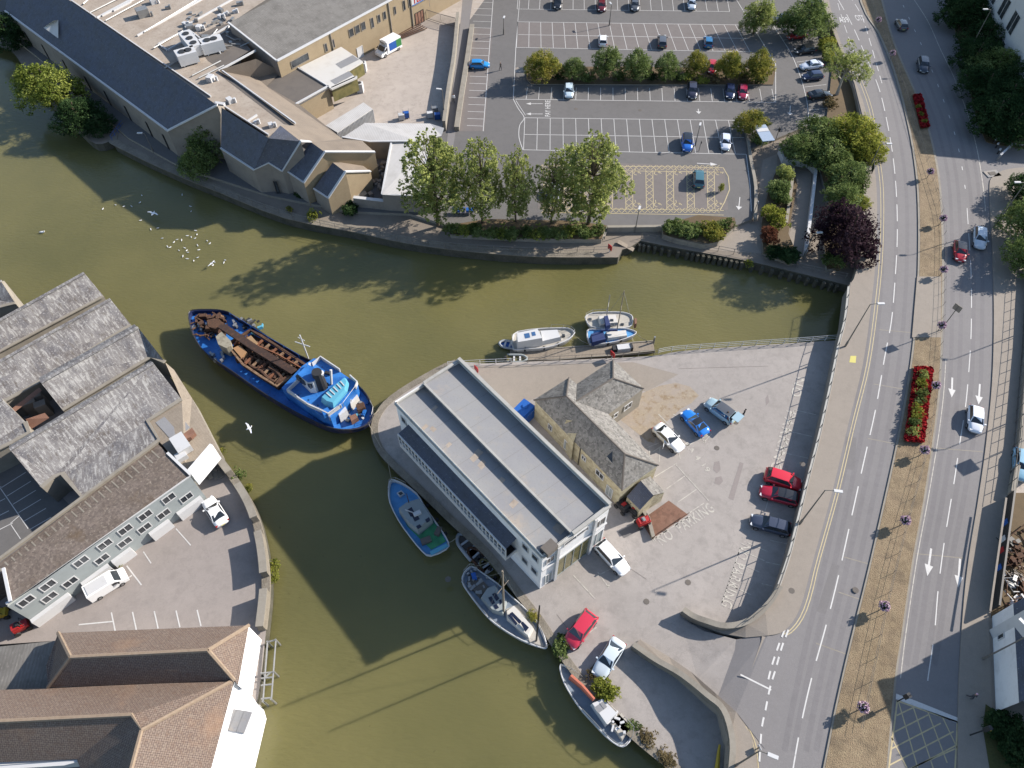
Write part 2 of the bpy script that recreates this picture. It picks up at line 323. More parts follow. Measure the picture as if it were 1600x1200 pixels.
M['wood'] = mat('weathered decking', A(178, 164, 146), .9, [('wave', 1.6, A(120, 108, 94), .35, .9, .6), ('noise', 1.2, A(140, 128, 112), .45, .75, .6), ('noise', 6, A(205, 196, 180), .5, .8, .5)], coord='UV')
M['bark'] = mat('bark', A(118, 104, 84), .95, [('noise', 3, A(80, 68, 54), .4, .7, .7)])
M['palebark'] = mat('pale bark', A(206, 198, 184), .9, [('noise', 2, A(160, 148, 128), .45, .7, .6)])
M['red'] = mat('red paint', A(200, 44, 44), .5)
M['yellow'] = mat('yellow paint', A(230, 196, 60), .6, [('noise', 2, A(205, 170, 70), .5, .8, .5)])
M['yellowpad'] = mat('yellow road marking panel', A(240, 228, 130), .8)
M['bluep'] = mat('blue plastic', A(36, 104, 196), .45, [('noise', 1.5, A(60, 130, 210), .5, .8, .4)])
M['black'] = mat('black rubber', (.02, .02, .022, 1), .7)
M['skin'] = mat('skin', A(200, 150, 125), .6)
M['brown'] = mat('rust', A(98, 70, 54), .95, [('noise', 1.5, A(74, 50, 36), .4, .7, .8), ('noise', 6, A(170, 120, 76), .5, .75, .7)])

M['dirt'] = mat('sandy dirt', A(186, 170, 148), .95, [('noise', .35, A(186, 172, 158), .45, .6, .9), ('noise', 1.2, A(150, 122, 84), .5, .7, .7), ('noise', 5, A(215, 200, 170), .5, .75, .6)], coord='P')
M['road2'] = gmat('patched asphalt', A(142, 138, 137), stain=.2); M['road3'] = gmat('tyre polished asphalt', A(146, 142, 142), stain=.3); M['pave2'] = gmat('grey tarmac patch', A(170, 160, 155), stain=.3)
M['patchline'] = mat('joint filler', A(150, 140, 132), .9)
M['seam'] = mat('felt lap joint', A(146, 144, 142), .9)
# ---------------- ground, water, roads ----------------
W3 = lambda pts, z: [tuple(at(p[0], p[1], p[2] if len(p) > 2 else z)) for p in pts]
ZQ, ZC, ZR = 1.5, 2.0, 3.4
zz = lambda z: 1.5 + (z - 1.5) * 1.46
mb = MB(); mb.face([(-420, -220, 0), (420, -220, 0), (420, 460, 0), (-420, 460, 0)]); struct('water', mb, M['water'])
mb = MB(); mb.face([(-900, -700, -1.5), (900, -700, -1.5), (900, 1100, -1.5), (-900, 1100, -1.5)]); struct('ground', mb, M['soil'])
NQ = cr([(-420, -60), (-120, 10), (-30, 40), (20, 78), (60, 140), (120, 200), (150, 225), (178, 218)], 3) + cr([(178, 226), (230, 252), (290, 279), (350, 303), (450, 342), (560, 364), (640, 381), (740, 394), (850, 402), (966, 402)], 3) + [(972, 390), (985, 386), (1000, 376)] + cr([(1000, 376), (1060, 388), (1160, 406), (1250, 427), (1330, 447)], 3)[1:]
mb = MB(); mb.prism(W3(NQ + [(1345, 380), (1345, 200), (1330, 60), (1290, -20), (1210, -230), (-420, -230)], ZQ), -1.4, 1, 0)
struct('quay_ground', mb, [M['path'], M['wallstone']])
# pale stone coping of the north quay
mb = MB(); mb.wall([at(p[0] - 1, p[1] - 5, ZQ) for p in NQ[21:49] if p[0] < 960], 1.5, .12); struct('quay_coping', mb, M['stone'])
# car park slab and its retaining edge
CP = [(545, 330), (640, 334), (700, 352), (704, 366), (850, 372), (943, 372), (950, 358), (1035, 358), (1040, 366), (1085, 382), (1120, 374), (1150, 352), (1176, 342), (1182, 326), (1178, 262), (1174, 232), (1200, 222), (1262, 196), (1345, 150), (1330, 60), (1290, -20), (1220, -200), (-420, -215), (-330, -60), (-30, 20), (60, 90), (200, 215), (285, 262), (420, 305)]
mb = MB(); mb.prism(W3(CP, ZC), ZQ - .05, 1, 0); struct('car_park', mb, [M['carpark'], M['concrete']])
sheet = lambda name, pts, z, m: struct(name, MB().poly(W3(pts, z)), m)
sheet('delivery_yard', [(585, 20), (715, 36), (690, 205), (575, 205), (500, 200), (430, 130), (560, 60)], ZC + .008, M['store'])
sheet('delivery_yard_apron', [(560, -60), (800, -60), (735, 30), (716, 38), (660, 30), (600, 10)], ZC + .012, M['store'])
sheet('alley', [(748, -60), (734, 30), (712, 205), (703, 260), (695, 260), (700, 200), (720, 30), (728, -60)], ZC + .02, M['road'])
sheet('parking_bays', [(736, 44), (770, 44), (757, 205), (716, 205), (722, 150)], ZC + .009, M['bay'])
sheet('parking_bays', [(810, 35), (1150, 38), (1170, 80), (808, 74)], ZC + .009, M['bay'])
sheet('parking_bays', [(975, 255), (1132, 262), (1138, 328), (970, 326), (840, 326), (846, 256)], ZC + .009, M['bay'])
# planting bed between the car park rows
mb = MB(); mb.prism(W3([(822, 122), (822, 104), (1000, 104), (1212, 108), (1208, 132), (1000, 132), (830, 131)], ZC + .18), ZC, 1, 0); struct('planting_bed', mb, [M['soil'], M['concrete']])
mb = MB(); mb.prism(W3([(700, 352), (704, 366), (850, 373), (940, 374), (948, 352), (900, 345), (760, 342)], ZC + .35), ZQ, 1, 0); struct('planting_bed', mb, [M['soil'], M['concrete']])
mb = MB(); mb.prism(W3([(1035, 352), (1036, 366), (1060, 374), (1100, 382), (1122, 378), (1150, 352), (1148, 340), (1090, 336)], ZC + .5), ZQ, 1, 0); struct('planting_bed', mb, [M['soil'], M['concrete']])
mb = MB(); mb.prism(W3([(1290, 30), (1335, 150), (1345, 260), (1350, 330), (1300, 335), (1280, 260), (1222, 232), (1290, 200), (1300, 110), (1278, 40)], ZC + .3), ZQ, 1, 0); struct('planting_bed', mb, [M['soil'], M['concrete']])
mb = MB(); mb.prism(W3([(1212, 268), (1240, 262), (1246, 290), (1238, 330), (1232, 365), (1248, 404), (1235, 412), (1193, 395), (1190, 350), (1200, 300)], ZQ + .5), ZQ, 1, 0); struct('planting_bed', mb, [M['soil'], M['stone']])
mb = MB(); mb.prism(W3([(1300, 335), (1345, 335), (1352, 372), (1318, 415), (1292, 422), (1288, 380)], ZQ + .6), ZQ, 1, 0); struct('planting_bed', mb, [M['soil'], M['concrete']])
sheet('footpath', [(1240, 262), (1268, 270), (1262, 380), (1252, 402), (1232, 372), (1246, 320)], ZQ + .01, M['pave'])
sheet('footpath', [(1192, 250), (1215, 240), (1212, 300), (1192, 345), (1190, 396), (1100, 390), (1150, 352), (1180, 330)], ZQ + .012, M['pave'])
# boatyard
YD = cr([(1340, 530), (1240, 536), (1160, 541), (1060, 549), (1020, 556), (900, 562), (800, 566), (750, 568), (710, 566), (660, 590), (610, 622), (588, 648), (582, 672), (590, 700), (612, 726), (652, 764), (706, 816), (756, 862), (800, 918), (838, 966), (868, 1012), (905, 1062), (950, 1112), (1000, 1160), (1070, 1215), (1160, 1290)], 3)
YD += [(1260, 1290), (1260, 1000), (1340, 800)]
mb = MB(); mb.prism(W3(YD, ZQ), -1.4, 1, 0); struct('boatyard_ground', mb, [M['yard'], M['wallstone']])
mb = MB(); mb.wall([at(p[0] + 3, p[1], ZQ) for p in YD[24:76]], .9, .1); struct('quay_coping', mb, M['stone'])
# left wharf
LW = [(-700, 300), (0, 470), (10, 500), (130, 440), (165, 476), (200, 517), (258, 577), (300, 640), (338, 702)] + cr([(342, 716), (378, 757), (402, 800), (417, 858), (422, 920), (415, 992), (404, 1085), (385, 1160), (350, 1300)], 3) + [(-700, 1400)]
mb = MB(); mb.prism(W3(LW, ZQ), -1.4, 1, 0); struct('wharf_ground', mb, [M['wharf'], M['wallstone']])
# raised road land
RL = [(1200, -240), (1290, -20), (1332, 60), (1350, 160), (1350, 300), (1345, 400), (1334, 436), (1324, 450), (1318, 500), (1308, 540), (1296, 600), (1278, 680), (1260, 750), (1243, 820), (1230, 870), (1212, 925), (1195, 950), (1190, 1000), (1150, 1115), (1140, 1300), (2300, 1500), (2300, -260)]
mb = MB(); mb.prism(W3(RL, ZR), ZQ - .1, 1, 0); struct('road_ground', mb, [M['pave'], M['wallstone']])
# ramp down into the boatyard and the two raised pavements beside it
mb = MB(); mb.poly(W3([(1064, 966, 1.51), (1100, 986, 2.08), (1150, 999, 2.81), (1148, 1016, 2.85), (1122, 1088, 3.1), (1090, 1062, 2.67), (1000, 1000, 1.51)], 0)); struct('ramp', mb, M['yard'])
mb = MB(); mb.poly(W3([(1150, 999, 2.81), (1200, 992, 3.43), (1235, 1010, 3.43), (1195, 1170, 3.43), (1150, 1112, 3.43), (1122, 1088, 3.1), (1148, 1016, 2.85)], 0)); struct('ramp', mb, M['road'])
mb = MB(); mb.prism(W3([(986, 1012, 1.79), (1000, 999, 1.79), (1045, 1026, 2.23), (1080, 1050, 2.81), (1118, 1083, 3.33), (1150, 1112, 3.57), (1174, 1150, 3.57), (1184, 1200, 3.57), (1184, 1290, 3.57), (1130, 1290, 3.57), (1137, 1200, 3.57), (1139, 1160, 3.57), (1126, 1112, 3.25), (1060, 1056, 2.67)], 0), 1.4); struct('pavement', mb, M['pave'])
LL = cr([(1270, -120), (1295, 0), (1308, 50), (1330, 110), (1352, 170), (1363, 240), (1370, 300), (1369, 390), (1362, 470), (1348, 570), (1326, 660), (1300, 770), (1272, 870), (1250, 950), (1226, 985), (1200, 993)], 4)
mb = MB(); mb.prism(W3(LL + [(1170, 997), (1150, 999), (1120, 992), (1090, 980), (1064, 960)], 0)[:0] or W3([(p[0], p[1], ZR + .12) for p in LL] + [(1165, 996, 3.11), (1130, 990, 2.52), (1095, 977, 1.86), (1066, 960, 1.68), (1095, 972, 1.86), (1130, 982, 2.52), (1165, 974, 3.25), (1195, 948, ZR + .12), (1212, 923, ZR + .12), (1230, 870, ZR + .12), (1243, 820, ZR + .12), (1260, 750, ZR + .12), (1278, 680, ZR + .12), (1296, 600, ZR + .12), (1308, 540, ZR + .12), (1318, 500, ZR + .12), (1324, 450, ZR + .12), (1334, 436, ZR + .12), (1345, 400, ZR + .12), (1350, 300, ZR + .12), (1350, 190, ZR + .12), (1335, 130, ZR + .12), (1290, 20, ZR + .12), (1250, -120, ZR + .12)], 0), ZQ); struct('pavement', mb, M['pave'])
ML = cr([(1310, -120), (1345, 5), (1372, 52), (1395, 108), (1415, 180), (1428, 250), (1434, 320), (1434, 420), (1428, 520), (1416, 610), (1399, 700), (1377, 800), (1354, 900), (1329, 1000), (1306, 1100), (1286, 1200), (1262, 1320)], 4)
MR = cr([(1350, -120), (1381, 5), (1400, 70), (1430, 140), (1449, 190), (1462, 240), (1471, 300), (1475, 400), (1474, 500), (1470, 600), (1461, 680), (1446, 780), (1431, 860), (1420, 930), (1410, 1000), (1401, 1060), (1388, 1200), (1378, 1320)], 4)
struct('median_kerb', MB().prism(W3(ML + MR[::-1], ZR + .13), ZR), M['concrete'])
ins = lambda L, d: [(p[0] + d, p[1]) for p in L]
struct('median_verge', MB().poly(W3(ins(ML, 3) + ins(MR, -3)[::-1], ZR + .145)), M['verge'])
sheet('median_paving', [(1433, 432), (1471, 432), (1470, 527), (1425, 527)], ZR + .155, M['pave'])
sheet('left_road', [(p[0], p[1]) for p in LL] + [(1190, 1040), (1186, 1110), (1186, 1320)] + ML[::-1], ZR + .006, M['road'])
RR = cr([(1450, -120), (1478, 0), (1503, 80), (1520, 160), (1537, 212), (1560, 226), (1700, 250)], 4)
RR2 = cr([(1700, 262), (1590, 262), (1553, 275), (1546, 300), (1551, 400), (1553, 500), (1550, 600), (1540, 700), (1527, 790), (1514, 870), (1506, 940), (1500, 1030), (1497, 1120), (1497, 1320)], 4)
sheet('right_road', MR + RR2[::-1] + RR[::-1], ZR + .006, M['road'])
mb = MB(); mb.prism(W3(RR2 + [(1600, 1320), (1552, 1120), (1545, 960), (1562, 860), (1584, 700), (1597, 540), (1602, 430), (1640, 330), (1700, 300)], ZR + .12), ZR - .1); struct('pavement', mb, M['pave'])
mb = MB(); mb.prism(W3(RR[:21] + [(1700, 246), (1900, 150), (1700, -130)], ZR + .12), ZR - .1); struct('hedge_ground', mb, M['soil'])
sheet('boatyard_plot', [(1597, 560), (1584, 710), (1575, 800), (1700, 800), (1700, 560)], ZR + .02, M['store'])
sheet('scrap_ground', [(1575, 770), (1562, 862), (1548, 965), (1700, 980), (1700, 770)], ZR + .03, M['soil'])
sheet('corner_lawn', [(1540, 1100), (1570, 1120), (1700, 1190), (1700, 1320), (1590, 1320), (1546, 1200), (1536, 1140)], ZR + .14, M['lawn'])
sheet('store_bank', [(-200, 10), (20, 80), (62, 142), (120, 205), (176, 222), (240, 246), (290, 272), (350, 296), (300, 240), (200, 160), (80, 60)], ZQ + .01, M['path'])
sheet('left_car_park', [(-300, 700), (20, 700), (60, 740), (110, 790), (-10, 880), (-300, 1050)], ZQ + .01, M['carpark'])
sheet('dirt_patch', [(985, 626), (1004, 614), (1030, 603), (1056, 598), (1078, 604), (1092, 618), (1080, 630), (1062, 640), (1050, 652), (1030, 668), (1022, 692), (1012, 690), (990, 672), (968, 655)], ZQ + .008, M['dirt'])
sheet('path_patch', [(745, 572), (990, 566), (1060, 585), (1010, 612), (960, 600), (840, 620), (800, 640), (740, 575)], ZQ + .005, M['pave'])
sheet('brick_forecourt', [(1000, 814), (1045, 782), (1075, 804), (1019, 842)], ZQ + .012, M['brickpave'])
sheet('dark_patch', [(966, 831), (995, 816), (1004, 826), (975, 841)], ZQ + .012, M['carpark'])
for p in ([(1156, 722), (1162, 724), (1146, 782), (1138, 778)], [(1116, 722), (1124, 720), (1126, 734), (1120, 740), (1114, 734)], [(1118, 746), (1127, 744), (1130, 752), (1124, 758), (1116, 755)], [(1196, 622), (1200, 616), (1202, 628), (1197, 634)]):
    sheet('tarmac_patch', p, ZQ + .011, M['pave2'])
sheet('yellow_panel', [(1329, 556), (1338, 556), (1337, 567), (1327, 566)], ZR + .13, M['yellowpad'])

M['patch'] = gmat('patched concrete', A(172, 160, 152), stain=.5)
for L_, offs in ((ML, (-18, -36, -58, -74)), (MR, (14, 28, 48, 62))):
    for o_ in offs:
        mbt = MB(); mbt.strip([at(q[0] + o_ * (1 - .0002 * abs(q[1] - 600)), q[1], ZR + .0075 + abs(o_) * 1e-5) for q in L_[10:60]], .55); struct('tyre_wear', mbt, M['road3'])
for (a, b, c, d) in (((1322, 682), (1338, 684), (1336, 735), (1318, 732)), ((1300, 880), (1312, 884), (1290, 960), (1276, 955)), ((1440, 640), (1456, 640), (1448, 760), (1432, 755))): sheet('road_patch', [a, b, c, d], ZR + .009, M['road2'])
for (a, b) in (((1318, 870), (1360, 882)), ((1356, 685), (1402, 694)), ((1365, 600), (1412, 608)), ((1310, 925), (1345, 937)), ((1374, 515), (1428, 520)), ((1275, 1005), (1322, 1022)), ((1430, 865), (1506, 872)), ((1462, 700), (1536, 706))):
    struct('road_joint', MB().strip([at(a[0], a[1], ZR + .011), at(b[0], b[1], ZR + .011)], .12), M['concrete'])
for k, (px, py) in enumerate(((1337, 922), (1237, 923), (1254, 725), (1120, 700), (1150, 660), (1075, 910), (1010, 940), (700, 905), (1460, 560), (1340, 520), (900, 170), (1000, 172), (760, 300))): struct('manhole_cover', MB().cyl(tuple(at(px, py, ZR + .12 if px > 1230 and px < 1340 else (ZR + .008 if px > 1230 else (ZC + .01 if py < 350 else ZQ + .012)))), .35, .01, 8), M['darkflat'])
# ---------------- painted markings ----------------
def seg(mb, a, b, w, z):
    mb.strip([at(a[0], a[1], z), at(b[0], b[1], z)], w)
def dashes(mb, pts, on, off, w, z, start=0):
    P = [at(p[0], p[1], z) for p in cr(pts, 8)]; d = start; cur = []
    for i in range(len(P) - 1):
        a, b = P[i], P[i + 1]; L = (b - a).length; s = 0
        while s < L - 1e-6:
            ph = d % (on + off); step = min((on - ph) if ph < on else (on + off - ph), L - s); step = max(step, 1e-3)
            if ph < on:
                if not cur: cur = [a.lerp(b, s / L)]
                cur.append(a.lerp(b, min(1, (s + step) / L)))
            elif cur: mb.strip(cur, w) if len(cur) > 1 else None; cur = []
            if ph < on and ph + step >= on - 1e-4: mb.strip(cur, w); cur = []
            s += step; d += step
    if len(cur) > 1: mb.strip(cur, w)
def bays(mb, a0, a1, b0, b1, n, w, z, skip=()):
    for i in range(n + 1):
        if i in skip: continue
        t = i / n; seg(mb, (a0[0] + (a1[0] - a0[0]) * t, a0[1] + (a1[1] - a0[1]) * t), (b0[0] + (b1[0] - b0[0]) * t, b0[1] + (b1[1] - b0[1]) * t), w, z)
def arrow(mb, a, b, z, w=.15, hw=.5, hl=1.0):
    A_, B_ = at(a[0], a[1], z), at(b[0], b[1], z); d = (B_ - A_).normalized(); n = Vector((-d.y, d.x, 0)); c = B_ - d * hl
    mb.strip([A_, c], w); mb.face([tuple(c + n * hw), tuple(c - n * hw), tuple(B_)][::-1])
zr = ZR + .014
mb = MB()
dashes(mb, [(1310, 0), (1332, 40), (1356, 95), (1374, 140), (1386, 190), (1396, 250), (1401, 310), (1402, 370), (1399, 430), (1393, 500), (1382, 560), (1368, 640), (1350, 720), (1330, 810), (1310, 900), (1290, 980), (1268, 1060), (1250, 1140), (1236, 1220)], 4.2, 1.9, .13, zr)
dashes(mb, [(1325, -10), (1345, 22), (1358, 60), (1368, 95), (1378, 130)], 3, 1.6, .12, zr)
dashes(mb, [(1309, 5), (1318, 35), (1332, 75), (1345, 110)], 3, 1.6, .1, zr)
dashes(mb, [(1411, 8), (1425, 38), (1438, 66), (1450, 95), (1462, 124), (1474, 156), (1486, 190), (1496, 225), (1503, 260), (1509, 300)], 1.0, 4.0, .12, zr)
dashes(mb, [(1511, 325), (1514, 370), (1517, 420), (1518, 470), (1517, 530), (1513, 590), (1508, 640), (1500, 690), (1492, 745), (1483, 800), (1475, 850), (1466, 920), (1460, 990), (1450, 1060), (1448, 1085)], 4.0, 2.2, .11, zr)
struct('lane_markings', mb, M['line'])
mb = MB()
mb.strip(W3(cr([(1418, -15), (1448, 30), (1470, 78), (1488, 115), (1500, 145), (1514, 185), (1527, 235), (1536, 290), (1540, 330)], 6), zr), .14)
mb.strip(W3(cr([(1530, 780), (1520, 830), (1513, 880), (1507, 940), (1503, 1000), (1501, 1090)], 6), zr), .12)
mb.strip(W3(ins(cr([(1475, 560), (1471, 620), (1462, 690), (1447, 780), (1432, 860), (1421, 930), (1411, 1000), (1404, 1060)], 5), 3), zr), .1)
struct('edge_lines', mb, M['wornline'])
mb = MB()
for k in (6, 10.5): mb.strip(W3([(p[0] + k * (1 if p[1] > 0 else 1), p[1] + (k * .3 if p[1] > 900 else 0)) for p in LL[12:58]], zr), .1)
mb.strip(W3(cr([(1165, 1135), (1177, 1165), (1182, 1210)], 4), zr + .13), .1); mb.strip(W3(cr([(1169, 1135), (1181, 1165), (1186, 1210)], 4), zr), .1)
struct('yellow_lines', mb, M['yline'])
mb = MB()
dashes(mb, [(1232, 984), (1222, 1010), (1212, 1045), (1203, 1075), (1196, 1110), (1190, 1140), (1186, 1200)], .9, .7, .18, zr + .03); dashes(mb, [(1226, 984), (1216, 1010), (1206, 1040), (1199, 1068)], .9, .7, .18, zr + .03)
seg(mb, (1157, 1054), (1205, 1078), .16, zr + .02)
for a, b in (((1488, 590), (1487, 621)), ((1531, 600), (1529, 632)), ((1455, 857), (1449, 900)), ((1500, 873), (1497, 918))): arrow(mb, a, b, zr, .22, .45, 1.4)
mb.strip(W3([(1400, 1088), (1430, 1099), (1465, 1113), (1497, 1126)], zr), .55)
struct('road_symbols', mb, M['line'])
mb = MB(); bx = [(1402, 1095), (1496, 1128), (1491, 1230), (1385, 1230)]
for i in range(4): seg(mb, bx[i], bx[(i + 1) % 4], .16, zr)
for t in range(0, 5):
    seg(mb, (1404 + t * 23, 1097 + t * 8), (1440 + t * 20, 1220 - t * 14), .12, zr) if t < 4 else None
    seg(mb, (1401 - t * 4, 1118 + t * 26), (1430 + t * 20, 1104 + t * 10 + 3 * t), .12, zr + .004)
seg(mb, (1392, 1150), (1430, 1225), .12, zr); seg(mb, (1390, 1215), (1492, 1170), .12, zr + .004); seg(mb, (1388, 1240), (1492, 1205), .12, zr + .004)
struct('yellow_box_markings', mb, M['yline'])
# car park lines
zc = ZC + .018; mb = MB()
seg(mb, (808, 14), (1140, 18), .12, zc); seg(mb, (809, 34), (1165, 39), .12, zc); seg(mb, (810, 54), (1168, 60), .12, zc); seg(mb, (806, 74), (1175, 81), .12, zc)
bays(mb, (809, 34), (1149, 39), (807, 74), (1172, 81), 19, .1, zc)
bays(mb, (810, -8), (1135, -8), (808, 14), (1140, 18), 19, .1, zc)
seg(mb, (805, 155), (1212, 160), .12, zc); bays(mb, (824, 136), (1206, 139), (822, 155), (1210, 160), 20, .1, zc)
seg(mb, (820, 184), (1156, 188), .12, zc); seg(mb, (819, 210), (1163, 215), .12, zc); seg(mb, (818, 234), (1166, 241), .12, zc)
bays(mb, (820, 184), (1138, 188), (818, 234), (1149, 240), 16, .1, zc)
seg(mb, (806, 74), (802, 155), .12, zc); seg(mb, (809, 34), (806, 74), .1, zc); seg(mb, (812, 0), (809, 34), .1, zc)
seg(mb, (1145, -10), (1212, 100), .12, zc); seg(mb, (1212, 100), (1212, 160), .12, zc)
mb.strip(W3(cr([(802, 155), (810, 170), (819, 184), (812, 196), (811, 215), (817, 234)], 4), zc), .12); seg(mb, (806, 157), (821, 180), .1, zc)
seg(mb, (772, -20), (755, 205), .12, zc)
for y in list(range(4, 40, 10)) + [44] + list(range(54, 206, 11)):
    xr = 771 - (y - 4) * .08; seg(mb, (xr - 30 + y * .02, y - 1), (xr, y), .1, zc)
mb.strip(W3(cr([(1205, 35), (1235, 82), (1250, 118), (1259, 150), (1263, 176), (1264, 202)], 5), zc), .12)
for p in ((1212, 46, 34), (1222, 63, 34), (1232, 80, 36), (1245, 97, 30), (1253, 117, 30), (1257, 136, 34), (1261, 158, 38), (1264, 172, 40), (1265, 185, 18)): seg(mb, (p[0], p[1]), (p[0] + p[2], p[1] - 4), .1, zc)
arrow(mb, (848, 162), (822, 162), zc, .14, .4, .9); arrow(mb, (848, 178), (822, 178), zc, .14, .4, .9); arrow(mb, (1089, 255), (1121, 257), zc, .16, .45, 1.2); arrow(mb, (1235, 165), (1234, 180), zc, .14, .5, .8); arrow(mb, (1156, 308), (1154, 328), zc, .14, .5, .9); arrow(mb, (1091, 170), (1092, 178), zc, .14, .5, .8)
mb.strip(W3([(1166, 241), (1172, 290), (1174, 330)], zc), .14)
struct('car_park_markings', mb, M['line'])
mb = MB()
# accessible bays: hatched yellow aisles
x0, x1 = 846, 1131
for (y, yy) in ((258, 262), (325, 329)):
    seg(mb, (x0, y), (x1, y + 4), .12, zc); seg(mb, (x0, y + 7), (x1, y + 11), .12, zc)
    k = x0
    while k < x1 - 8: seg(mb, (k, y), (k + 8, y + 7.5), .09, zc + .004); seg(mb, (k + 8, y), (k, y + 7.5), .09, zc + .004); k += 9
k = 849
while k < 1130:
    for a, b in ((k, k + 1), (k + 11, k + 12)): seg(mb, (a, 266), (b, 325), .1, zc)
    for y in range(267, 322, 10): seg(mb, (k, y), (k + 11, y + 9), .09, zc + .004); seg(mb, (k + 11, y), (k, y + 9), .09, zc + .004)
    k += 32
mb.strip(W3([(1130, 262), (1138, 276), (1140, 296), (1132, 316), (1124, 330)], zc), .14)
for x in (880, 912, 944, 994, 1026, 1058, 1122):   # wheelchair pictograms
    for y in (269, 318):
        c = at(x, y, zc); mb.strip([c + Vector((.45 * math.cos(t * .6), .45 * math.sin(t * .6) - .3, 0)) for t in range(0, 9)], .12); mb.strip([c + Vector((-.1, .9, 0)), c + Vector((-.1, .1, 0)), c + Vector((.5, .1, 0)), c + Vector((.75, -.4, 0))], .12)
struct('accessible_bay_markings', mb, M['yline'])
# boatyard lines
zy = ZQ + .018; mb = MB()
for a, b in (((1029, 647), (1064, 683)), ((1052, 647), (1081, 664)), ((1010, 700), (1064, 678)), ((1099, 692), (1112, 678)), ((1055, 706), (1106, 680)), ((1081, 664), (1102, 692)), ((1015, 736), (1015, 700)), ((1030, 722), (1031, 700)), ((1020, 706), (1055, 683)), ((1055, 683), (1063, 717)), ((1055, 725), (1107, 782)), ((1023, 745), (1057, 724)), ((1041, 764), (1071, 743)), ((1060, 784), (1089, 764)), ((1076, 802), (1100, 786)), ((1025, 840), (1078, 806)), ((896, 899), (930, 936)), ((934, 894), (951, 918)), ((890, 1012), (932, 980)), ((948, 918), (952, 914)), ((931, 901), (975, 878))): seg(mb, a, b, .11, zy)
for i in range(9): seg(mb, (1240 - i * 6.2, 640 + i * 34), (1275 - i * 6, 648 + i * 34), .1, zy)
for y in (848, 862, 880, 915): seg(mb, (1168 - (y - 848) * .4, y), (1200 - (y - 848) * .4, y + 14), .1, zy)
mb.strip(W3([(1158, 852), (1144, 895), (1128, 942)], zy), .1); mb.strip(W3([(1240, 640), (1214, 735), (1195, 800)], zy), .09)
struct('boatyard_markings', mb, M['wornline'])
mb = MB()
for x in (174, 207, 241, 275, 308): seg(mb, (x, 957 - (x - 174) * .03), (x + 6, 986 - (x - 174) * .06), .14, zy)
seg(mb, (123, 976), (176, 971), .14, zy); seg(mb, (154, 937), (206, 899), .14, zy); seg(mb, (198, 884), (221, 914), .14, zy); seg(mb, (224, 862), (236, 880), .12, zy); seg(mb, (275, 826), (298, 852), .12, zy)
struct('wharf_markings', mb, M['line'])
mb = MB()
for i in range(6): seg(mb, (-10 + i * 6, 722 + i * 19), (-34 + i * 6, 734 + i * 19), .09, zy); seg(mb, (2 + i * 9, 762 + i * 13), (40 + i * 8, 738 + i * 14), .09, zy)
seg(mb, (0, 762), (44, 826), .09, zy); seg(mb, (16, 818), (32, 842), .08, zy); seg(mb, (16, 818), (30, 806), .08, zy)
struct('left_car_park_markings', mb, M['line'])
# lettering painted on the ground
def ground_text(name, s, a, b, z, m, h=None, slant=0):
    cu = bpy.data.curves.new(name, 'FONT'); cu.body = s; cu.size = 1; cu.space_character = 1.15; cu.offset = .012
    tmp = bpy.data.objects.new('t', cu); COL.objects.link(tmp); bpy.context.view_layer.update()
    me = bpy.data.meshes.new_from_object(tmp.evaluated_get(bpy.context.evaluated_depsgraph_get())); bpy.data.objects.remove(tmp)
    xs = [v.co.x for v in me.vertices]; ys = [v.co.y for v in me.vertices]
    A_, B_ = at(a[0], a[1], z), at(b[0], b[1], z); d = B_ - A_; L = d.length; d.normalize(); n = Vector((-d.y, d.x, 0)); sx = L / (max(xs) - min(xs)); sy = sx if h is None else h / (max(ys) - min(ys))
    for v in me.vertices: v.co = A_ + d * ((v.co.x - min(xs)) * sx) + n * ((v.co.y - min(ys)) * sy)
    me.name = name; me.materials.clear(); me.materials.append(m); o = bpy.data.objects.new(name, me); COL.objects.link(o); o["kind"] = "structure"; return o
ground_text('no_parking_lettering', '"NO  PARKING', (1029, 856), (1118, 798), zy, M['wornline'], 1.35)
ground_text('faded_lettering', 'NO   PARKING', (1243, 588), (1203, 733), zy, M['wornline'], 1.3)
ground_text('faded_lettering', 'NO PARKING', (1158, 848), (1126, 945), zy, M['wornline'], 1.2)
ground_text('bay_lettering', 'RA 4 19', (1068, 694), (1104, 738), zy, M['wornline'], .7)
ground_text('road_lettering', 'A39', (1313, 35), (1328, 35), zr, M['line'], 2.2)
ground_text('road_lettering', 'CITY', (1339, 32), (1352, 32), zr, M['line'], 2.2)
ground_text('pay_lettering', 'PAY HERE', (860, 182), (860, 157), zc, M['line'], 1.0)

mb = MB(); mb.wall([at(p[0] + 1, p[1], ZR + .12) for p in cr([(1325, 448), (1319, 500), (1309, 540), (1297, 600), (1279, 680), (1261, 750), (1244, 820), (1231, 870), (1213, 922)], 4)], .35, .12); struct('wall_coping', mb, M['paleconcrete'])

mb = MB()
for a, b in (((1060, 576), (1200, 572)), ((960, 872), (1010, 905)), ((870, 960), (900, 1000)), ((1020, 990), (1090, 972))): seg(mb, a, b, .05, ZQ + .0135)
struct('slab_joints', mb, M['patchline'])
